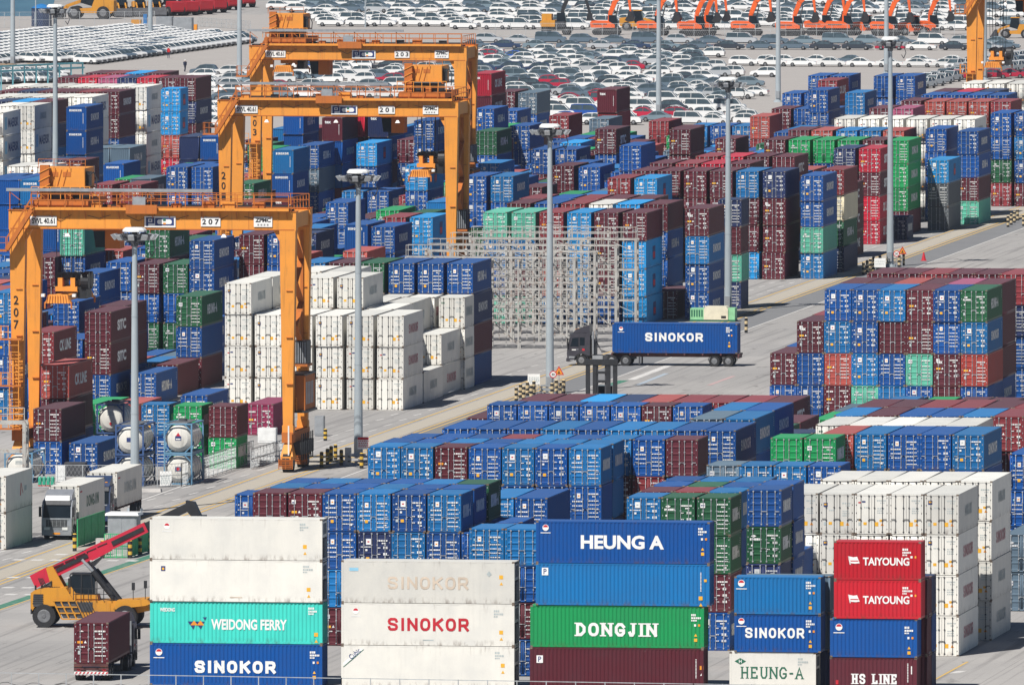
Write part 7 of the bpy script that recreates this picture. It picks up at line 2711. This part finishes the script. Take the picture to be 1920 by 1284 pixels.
board(269, 906, .45, .65, .9, 'small white hazard notice hung on the tank yard fence', 'notice board', None, 1, ink='red')

def road_signs(px, py, tilt, lab):
    X, Y, Z = at_px(px, py)
    root = empty('speed_sign', (X, Y, 0), -TH)
    tag(root, 'round speed limit sign with a red ring ' + lab, 'road sign', 'speed signs')
    mb = MB()
    ring = lambda r, y: [(r * math.cos(2 * math.pi * k / 20), y, 2.1 + r * math.sin(2 * math.pi * k / 20)) for k in range(20)]
    mb.tube((0, .02, 2.1), (0, .05, 2.1), .34, .34, 20, 0); mb.poly(ring(.25, .012), 1)
    d = add('sign_disc', mb.build('sign_disc', [M['red'], M['white']]), root)
    mb = MB(); put_letters(mb, text_data('30', .32, .26, .03), (0, .006, 2.1), (1, 0, 0), (0, 0, 1), (0, -.002, 0), 0)
    add('sign_lettering', mb.build('sign_lettering', [M['blackink']], recalc=False), d)
    mb = MB(); mb.bar((0, .08, 0), (0, .08, 2.4), .06)
    add('post', mb.build('post', [M['steel']]), root)
    X, Y, Z = at_px(px + 11, py - 1)
    root = empty('warning_sign', (X, Y, 0), -TH + R(tilt))
    tag(root, 'triangular orange warning sign with red border ' + lab, 'road sign', 'warning signs')
    mb = MB()
    mb.prism([(-.48, 2.0), (.48, 2.0), (0, 2.85)], .0, .04, 1, 0)
    mb.poly([(-.34, -.006, 2.08), (.34, -.006, 2.08), (0, -.006, 2.68)], 1)
    mb.box(-.12, -.014, 2.14, .12, -.006, 2.24, 2); mb.box(-.04, -.014, 2.24, .04, -.006, 2.42, 2)
    add('sign_plate', mb.build('sign_plate', [M['red'], M['amber'], M['blackink']]), root)
    mb = MB(); mb.bar((0, .08, 0), (0, .08, 2.2), .06)
    add('post', mb.build('post', [M['steel']]), root)
road_signs(1037, 744, 0, 'by the middle mast')
road_signs(1681, 512, 18, 'by the mast with the red cone')

X, Y, Z = at_px(1732, 489)
mb = MB(); mb.tube((0, 0, .06), (0, 0, .95), .26, .06, 12); mb.box(-.34, -.34, 0, .34, .34, .06)
tag(add('traffic_cone', mb.build('traffic_cone', [M['red']]), None, (X, Y, 0)), 'red traffic cone standing alone on the pale yard', 'traffic cone')

def green_shed():
    X, Y, Z = at_px(1336, 603)
    root = empty('generator_unit', (X, Y, 0), -TH)
    tag(root, 'cream and pale green machine unit behind the blue lorry container', 'machine unit')
    mb = MB(); mb.box(-2.3, 0, .2, -.9, 1.8, 1.35, 0); mb.box(1.6, 0, .2, 2.3, 1.8, 1.4, 0)
    for k in range(5): mb.box(-2.2 + k * .26, -.03, .5, -2.06 + k * .26, 0, 1.2, 1)
    mb.box(-2.35, -.05, 0, 2.35, 1.85, .2, 1)
    add('end_module', mb.build('end_module', [M['palegreen'], M['greenink']]), root)
    mb = MB(); mb.prism([(-.9, .2), (-.9, 1.3), (-.7, 1.55), (1.4, 1.55), (1.6, 1.3), (1.6, .2)], -.1, 1.9, 1, 0); mb.box(.9, -.12, .35, 1.4, -.1, .6, 1)
    add('housing', mb.build('housing', [M['Ycream'], M['blackink']]), root)
M['Ycream'] = plain('cream housing paint', (.68, .64, .50), .6)
green_shed()

# ---------------------------------------------------------------- tank containers
def tank_container(px, py, z, frame, label, seed, logo):
    u, v = yard(px, py, z)
    root = empty('tank_container', yard_loc(u, v, z), -TH)
    tag(root, label, 'tank container', 'tank containers')
    L, W, H = 6.06, 2.44, 2.59
    mb = MB()
    for x in (0.06, W - .06):
        for y in (.06, L - .06): mb.bar((x, y, 0), (x, y, H), .13)
        for z2 in (.07, H - .07): mb.bar((x, .1, z2), (x, L - .1, z2), .12)
        mb.bar((x, .1, .1), (x, 1.1, 1.0), .1); mb.bar((x, L - .1, .1), (x, L - 1.1, 1.0), .1)
    for y in (.06, L - .06):
        for z2 in (.07, H - .07): mb.bar((.1, y, z2), (W - .1, y, z2), .12)
        for x in (.1, W - .1):
            s = 1 if x < 1 else -1
            for zz in (.1, H - .1): mb.bar((x, y, zz + (.55 if zz < 1 else -.55)), (x + s * .55, y, zz), .09)
    add('frame', mb.build('frame', [M[frame]]), root)
    mb = MB()
    mb.tube((W / 2, .45, H / 2), (W / 2, L - .45, H / 2), 1.13, 1.13, 28, 0)
    mb.tube((W / 2, .45, H / 2), (W / 2, .22, H / 2), 1.13, .8, 28, 0)
    mb.tube((W / 2, .22, H / 2), (W / 2, .13, H / 2), .8, .3, 28, 0)
    for y in (1.4, 2.6, 3.8, 5.0): mb.tube((W / 2, y - .05, H / 2), (W / 2, y + .05, H / 2), 1.15, 1.15, 28, 1)
    add('shell', mb.build('shell', [M['tank'], M['steel']]), root)
    mb = MB()
    mb.box(.5, .3, H - .02, W - .5, L - .3, H + .04, 0)
    for k in range(8): mb.box(.5, .4 + k * .7, H + .04, W - .5, .45 + k * .7, H + .06, 1)
    mb.tube((W / 2, 2.8, H), (W / 2, 2.8, H + .25), .35, .35, 14, 1)
    add('top_walkway', mb.build('top_walkway', [M['steel'], M['dark']]), root)
    mb = MB()
    c = W / 2
    if logo == 0:
        mb.poly([(c, .10, H * .40), (c + .14, .10, H * .34), (c, .10, H * .28), (c - .14, .10, H * .34)], 1)
        for k in range(3): mb.quad((c - .3, .12, H * .62 + k * .12), (c + .3, .12, H * .62 + k * .12), (c + .3, .12, H * .62 + k * .12 + .05), (c - .3, .12, H * .62 + k * .12 + .05), 3)
    else:
        mb.quad((c - .26, .10, H * .44), (c + .26, .10, H * .44), (c + .26, .10, H * .58), (c - .26, .10, H * .58), 0)
        if logo == 2: mb.poly([(c - .2, .098, H * .58), (c + .2, .098, H * .58), (c, .098, H * .70)], 1); mb.quad((c - .2, .095, H * .46), (c + .2, .095, H * .46), (c + .2, .095, H * .5), (c - .2, .095, H * .5), 2)
        if logo == 3: mb.tube((c, .098, H * .51), (c, .09, H * .51), .14, .14, 12, 1)
    add('shell_mark', mb.build('shell_mark', [M['navyink'], M['red'], M['white'], M['paleink']], recalc=False), root)
tank_container(216, 911, 0, 'tankframe', 'white tank container in a dark blue frame, lower one behind the nearest mast', 1, 1)
tank_container(216, 911 - 2.59 * 22.2, 2.60, 'tankframe', 'white tank container in a dark blue frame, upper one behind the nearest mast', 2, 1)
tank_container(307, 908, 0, 'tankframe2', 'white tank container with red emblem, lower one behind the leaning notice board', 3, 3)
tank_container(307, 908 - 2.59 * 22.2, 2.60, 'tankframe2', 'white tank container with red and blue emblem, upper one of its pair', 4, 2)
tank_container(181, 813, 2.60, 'tankframe', 'white tank container with a red diamond, beside the maroon container', 5, 0)
tank_container(181, 813 + 2.59 * 21.3, 0, 'tankframe', 'lower tank container, under the one with the red diamond', 5, 0)
tank_container(8, 905, 0, 'tankframe2', 'white tank container behind the rusty white frame at the left edge', 6, 0)

# ---------------------------------------------------------------- fences
def wire_fence(pts, h, step, label, px_pts=True, mesh_m='wire', name='wire_fence', kerb=False, sparse=False):
    P = [Vector(at_px(*p)) for p in pts]
    o0 = P[0].copy()
    mb = MB(); wires = MB()
    for a, b in zip(P[:-1], P[1:]):
        a, b = a - o0, b - o0
        n = max(1, int(round((b - a).length / step)))
        for k in range(n + 1):
            q = a + (b - a) * (k / n)
            mb.bar((q.x, q.y, 0), (q.x, q.y, h), .07)
        for z in (h - .04, h * .5, .12): mb.bar((a.x, a.y, z), (b.x, b.y, z), .05)
        m = int((b - a).length / .32) if not sparse else 0
        for k in range(m):
            q = a + (b - a) * (k / m); r = a + (b - a) * min(1, (k + h / .32 * .5) / m)
            wires.bar((q.x, q.y, .1), (r.x, r.y, h - .05), .012); wires.bar((r.x, r.y, .1), (q.x, q.y, h - .05), .012)
        if kerb: mb.box(min(a.x, b.x) - .1, min(a.y, b.y), 0, max(a.x, b.x) + .1, min(a.y, b.y) + .2, .3) if abs(a.y - b.y) < .5 else None
    root = empty(name, tuple(o0))
    tag(root, label, 'fence')
    add('fence_post', mb.build('fence_post', [M['wire']]), root)
    if sparse:
        w2 = MB()
        for a, b in zip(P[:-1], P[1:]):
            a, b = a - o0, b - o0
            for k in range(60):
                q, r = a + (b - a) * (k / 60), a + (b - a) * ((k + 1) / 60)
                w2.bar((q.x, q.y, h * .62 - .12 * math.sin(k * 1.3)), (r.x, r.y, h * .62 - .12 * math.sin(k * 1.3 + 1.3)), .03)
        add('slack_wire', w2.build('slack_wire', [M['black']]), root)
    else:
        add('wire_mesh', wires.build('wire_mesh', [M[mesh_m]]), root)
wire_fence([(-30, 1316), (640, 1327), (1300, 1338), (1960, 1349)], 2.1, 2.0, 'long pale wire fence along the bottom edge in front of the stacks', sparse=True)
wire_fence([(60, 915), (250, 916), (340, 912), (475, 868)], 2.0, 2.2, 'wire fence round the tank yard beside the road')
wire_fence([(470, 880), (530, 862)], 1.8, 1.5, 'short fence with white panel left of crane 207')
wire_fence([(-20, 53), (290, 51)], 2.6, 2.5, 'pale fence behind the white car rows on the left')
wire_fence([(900, 69), (1790, 72)], 2.2, 2.5, 'pale wire fence in front of the orange excavators')
wire_fence([(370, 50), (470, 57)], 1.5, 2.0, 'low fence behind the slanting car rows')

def net_fence():
    pts = [((145, 1026), (196, 1009)), ((196, 1046), (240, 1046)), ((240, 1046), (292, 1030)), ((196, 1046), (182, 1050))]
    for i, (a, b) in enumerate(pts[:3]):
        A, B = Vector(at_px(*a)), Vector(at_px(*b))
        d = B - A
        root = empty('net_fence', tuple(A))
        tag(root, ['green net fence panel beside the silver lorry', 'open green fence frame in front of the grey cabinet', 'green net fence panel behind the red boom'][i], 'fence', 'green fence panels')
        H = 2.2 if i != 1 else 1.9
        mb = MB()
        n = 4
        for k in range(n + 1): mb.bar((d.x * k / n, d.y * k / n, 0), (d.x * k / n, d.y * k / n, H), .08)
        for z in (.1, H * .5, H): mb.bar((0, 0, z), (d.x, d.y, z), .07)
        add('fence_frame', mb.build('fence_frame', [M['greennet']]), root)
        mb = MB()
        if i != 1:
            l = d.length; nx, ny = -d.y / l * .02, d.x / l * .02
            mb.hexa([(nx, ny, .15), (d.x + nx, d.y + ny, .15), (d.x - nx, d.y - ny, .15), (-nx, -ny, .15), (nx, ny, H - .05), (d.x + nx, d.y + ny, H - .05), (d.x - nx, d.y - ny, H - .05), (-nx, -ny, H - .05)])
        else:
            for k in range(12): mb.bar((d.x * k / 12, d.y * k / 12, .1), (d.x * k / 12, d.y * k / 12, H), .03)
        add('net', mb.build('net', [M['greennet']]), root)
net_fence()

def cabinet(px, py, w, dp, h, m, label, roof=None, rot=0, cat='cabinet'):
    X, Y, Z = at_px(px, py)
    root = empty('switch_cabinet', (X, Y, 0), -TH + R(rot))
    tag(root, label, cat)
    mb = MB(); mb.box(-w / 2, 0, .1, w / 2, dp, h); mb.box(-w / 2 + .05, .05, 0, w / 2 - .05, dp - .05, .1)
    b = add('body', mb.build('body', [M[m]]), root)
    mb = MB()
    for k in range(max(1, int(w / .8))):
        x0 = -w / 2 + .08 + k * (w - .1) / max(1, int(w / .8))
        x1 = x0 + (w - .1) / max(1, int(w / .8)) - .08
        mb.box(x0, -.02, .25, x1, 0, h - .15)
    add('door', mb.build('door', [M[m]]), root)
    if roof:
        mb = MB(); mb.taper((-w / 2 - .2, -.2, w / 2 + .2, dp + .2, h + .003), (-w / 2 - .1, -.1, w / 2 + .1, dp + .1, h + .22))
        add('roof', mb.build('roof', [M[roof]]), root)
cabinet(229, 1030, 2.3, 2.0, 2.7, 'steel', 'grey switch cabinet with white roof at the foot of the nearest mast', 'lampwhite')
cabinet(190, 1040, .9, .7, 1.3, 'conc', 'small pale cabinet beside the green net fence')
cabinet(113, 905, .8, .7, 1.5, 'lampwhite', 'white cabinet with open lid by the tank yard fence')
cabinet(140, 893, 1.8, 1.2, 1.2, 'dark', 'dark metal bin behind the silver lorry')
cabinet(598, 818, .8, 1.0, 1.8, 'steel', 'grey cabinet behind the wheels of crane 207')
cabinet(500, 832, 1.6, 1.0, 1.4, 'lampwhite', 'white cabinet left of the leg of crane 207')
cabinet(652, 874, .5, .5, 1.6, 'steel', 'slim grey cabinet among the striped bollards')
cabinet(1023, 742, .9, .6, 1.0, 'steel', 'grey cabinet at the foot of the mast with the notice board')
cabinet(307, 62, 2.6, 2.2, 2.6, 'steel', 'small grey office block behind the white car rows, left half', None, 0, 'office block')
cabinet(342, 64, 3.0, 2.2, 2.6, 'steel', 'small grey office block behind the white car rows, right half', None, 0, 'office block')
cabinet(272, 50, .6, .6, 2.0, 'bluepaint', 'narrow blue cabinet left of the grey office block')
cabinet(255, 50, 1.6, .8, 1.1, 'stacker', 'yellow crate rack left of the narrow blue cabinet')
cabinet(364, 58, .9, .8, 1.0, 'amber', 'orange skip right of the grey office block')

# four green gas bottles by the fence
for k in range(4):
    X, Y, Z = at_px(75 + k * 8, 911)
    mb = MB(); mb.tube((0, 0, .1), (0, 0, .7), .16, .16, 12, 0); mb.tube((0, 0, .7), (0, 0, .86), .16, .06, 12, 0); mb.tube((0, 0, 0), (0, 0, .1), .16, .16, 12, 1)
    tag(add('gas_bottle', mb.build('gas_bottle', [M['gbottle'] if 'gbottle' in M else M.setdefault('gbottle', plain('green bottle paint', (.02, .36, .22), .5)), M['red']]), None, (X, Y, 0)),
        'green gas bottle, %s from left beside the white cabinet' % ORDW[k], 'gas bottle', 'green gas bottles')

# kerb stones by the tank yard
for i, (px, py, w) in enumerate(((283, 922, 1.8), (300, 906, 1.0))):
    X, Y, Z = at_px(px, py)
    mb = MB(); mb.taper((-w / 2, -.3, w / 2, .5, 0), (-w / 2 + .06, -.24, w / 2 - .06, .44, .28))
    tag(add('concrete_block', mb.build('concrete_block', [M['conc']]), None, (X, Y, 0), -TH), ['pale concrete block at the corner of the tank yard', 'smaller concrete block behind the corner block'][i], 'concrete block')

# ---------------------------------------------------------------- left edge: white boxes and the rusty frame
def left_edge():
    for i, (px, py, z, col, lab) in enumerate((
            (-46, 1030, 0.0, 'W', 'white container on the ground at the lower left edge'),
            (-46, 1030 - 2.92 * 23.7, 2.93, 'W', 'white container with a faded red figure, upper one at the left edge'))):
        u, v = yard(px, py, z)
        def let(mb):
            X = CW - .004
            mb.poly([(X, 6.6, 1.0), (X, 6.95, 1.0), (X, 7.1, 2.0), (X, 6.9, 2.0)], 3); mb.poly([(X, 7.1, 1.9), (X, 7.8, 1.1), (X, 7.95, 1.2), (X, 7.2, 2.0)], 3)
            mb.quad((X, 8.6, 1.3), (X, 9.6, 1.3), (X, 9.6, 1.7), (X, 8.6, 1.7), 5)
        o = box_on(lab, col, let if i else None, 40, 2.92, yard_loc(u, v, z), -TH, 'white containers at the left edge')
    u, v = yard(46, 1010)
    root = empty('steel_frame', yard_loc(u - 4.5, v, 0), -TH)
    tag(root, 'tall rusty white steel frame beside the white containers at the left edge', 'steel frame')
    mb = MB()
    for y in (0, 1.2):
        for x in (0, 4.5): mb.bar((x, y, 0), (x, y, 9.3), .28)
    add('post', mb.build('post', [M['rack']]), root)
    mb = MB()
    for z in (4.9, 7.0, 9.3):
        for y in (0, 1.2): mb.bar((-1, y, z), (4.6, y, z), .2, .26)
    for z0, z1 in ((0, 2.4), (2.4, 4.9), (4.9, 7.0), (7.0, 9.3)): mb.bar((4.5, 0, z0), (4.5, 1.2, z1), .12)
    add('cross_beam', mb.build('cross_beam', [M['rack']]), root)
    mb = MB()
    railing(mb, [(-1, 0, 9.4), (4.5, 0, 9.4)], 1.1, 1.3, 0, .07)
    add('railing', mb.build('railing', [M['rack']]), root)
left_edge()

# ---------------------------------------------------------------- far left: tank, pipe, people
X, Y, Z = at_px(78, 50)
root = empty('storage_tank', (X, Y, 0), -TH)
tag(root, 'dark round tank with a bright blue roof by the water', 'tank')
mb = MB(); mb.tube((0, 0, 0), (0, 0, 3.0), 1.6, 1.6, 20, 0)
for k in range(10): mb.bar((1.62 * math.cos(k * .628), 1.62 * math.sin(k * .628), 0), (1.62 * math.cos(k * .628), 1.62 * math.sin(k * .628), 3.0), .1)
add('wall', mb.build('wall', [M['trucknavy']]), root)
mb = MB(); mb.tube((0, 0, 3.0), (0, 0, 3.5), 1.75, .9, 20, 0); mb.tube((0, 0, 3.5), (0, 0, 3.7), .9, .2, 20, 0)
add('roof', mb.build('roof', [M['bluepaint']]), root)

u, v = yard(-20, 196); u2, v2 = yard(155, 188)
mb = MB()
for dz, dy in ((4.6, 0), (5.3, 0), (4.6, 1.2)): mb.bar((0, dy, dz), (u2 - u, v2 - v + dy, dz), .25, .25)
for k in range(9):
    t = k / 8
    mb.bar(((u2 - u) * t, (v2 - v) * t, 0), ((u2 - u) * t, (v2 - v) * t, 5.3), .2)
tag(add('pipe_bridge', mb.build('pipe_bridge', [M['cyanpipe']]), None, yard_loc(u, v, 0), -TH), 'light blue steel pipe bridge behind the far left containers', 'pipe bridge')

for i in range(9):
    X, Y, Z = at_px(2 + i * 6.2 + (18 if i > 4 else 0), 127 + (i % 3))
    mb = MB()
    for k in range(4):
        a = k * .31
        mb.tube((-.6, k * .18 - .3, .16 + (k % 2) * .3), (.6, k * .18 - .3, .16 + (k % 2) * .3), .16, .16, 8)
    tag(add('log_bundle', mb.build('log_bundle', [M['planks']]), None, (X, Y, 0), R(20 * i)), 'pale bundle of logs, %s in line below the left car rows' % ORDW[i], 'log bundle', 'log bundles')

def person(px, py, top, label, walk):
    X, Y, Z = at_px(px, py)
    root = empty('person', (X, Y, 0), R(walk * 40))
    tag(root, label, 'person')
    import bmesh as _b
    J = [((0, 0, .95), .13), ((0, 0, 1.2), .13), ((0, .01, 1.45), .15), ((0, 0, 1.54), .06), ((0, -.01, 1.66), .095), ((0, -.01, 1.76), .06),
         ((-.19, 0, 1.43), .06), ((-.25, -.02, 1.16), .045), ((-.24, -.12, .92), .035), ((.19, 0, 1.43), .06), ((.25, .02, 1.16), .045), ((.25, -.06, .92), .035),
         ((-.1, 0, .88), .09), ((-.11, -.10 * walk, .48), .065), ((-.11, .06 * walk, .08), .05), ((-.11, -.10, .04), .045),
         ((.1, 0, .88), .09), ((.11, .04 * walk, .48), .065), ((.11, .16 * walk, .08), .05), ((.11, .04, .04), .045)]
    E = [(0, 1), (1, 2), (2, 3), (3, 4), (4, 5), (2, 6), (6, 7), (7, 8), (2, 9), (9, 10), (10, 11), (0, 12), (12, 13), (13, 14), (14, 15), (0, 16), (16, 17), (17, 18), (18, 19)]
    me = bpy.data.meshes.new('body'); me.from_pydata([j[0] for j in J], E, [])
    o = add('body', me, root)
    sk = o.modifiers.new('skin', 'SKIN')
    for i, (p, r) in enumerate(J):
        me.skin_vertices[0].data[i].radius = (r, r)
    me.skin_vertices[0].data[0].use_root = True
    ss = o.modifiers.new('smooth', 'SUBSURF'); ss.levels = ss.render_levels = 1
    me.materials.append(M['cloth'])
    mb = MB(); mb.tube((0, -.01, 1.58), (0, -.01, 1.70), .105, .11, 12, 0); mb.tube((0, -.01, 1.70), (0, -.01, 1.80), .12, .06, 12, 1)
    add('safety_helmet', mb.build('safety_helmet', [M['skin'], M['white']]), root)
    mb = MB(); mb.taper((-.19, -.14, .19, .15, .95), (-.24, -.165, .24, .18, 1.5), 0)
    add('jacket', mb.build('jacket', [M[top]]), root)

for a in ((316, 110, 'vest', 'person in a red vest standing before the slanting car rows', 0.3), (347, 135, 'cloth', 'person in dark blue work clothes walking on the empty paving', 1.0)):
    person(*a)
lorries_later()
front_letters()
place_cars()

# ---------------------------------------------------------------- the summer haze over the port
def haze(density):
    mb = MB(); mb.box(-1200, -60, -1.5, 1200, 4300, 86)
    me = mb.build('haze', [])
    m = bpy.data.materials.new('haze'); m.use_nodes = True
    nt = m.node_tree; nt.nodes.clear()
    out = nt.nodes.new('ShaderNodeOutputMaterial'); pv = nt.nodes.new('ShaderNodeVolumePrincipled')
    pv.inputs['Color'].default_value = (.82, .90, 1.0, 1)
    pv.inputs['Density'].default_value = density
    pv.inputs['Anisotropy'].default_value = .3
    nt.links.new(pv.outputs[0], out.inputs['Volume'])
    me.materials.append(m)
    tag(add('haze', me), 'thin bluish summer haze over the whole port', None, None, 'stuff')
    scene.cycles.volume_bounces = 0
haze(0.000032)
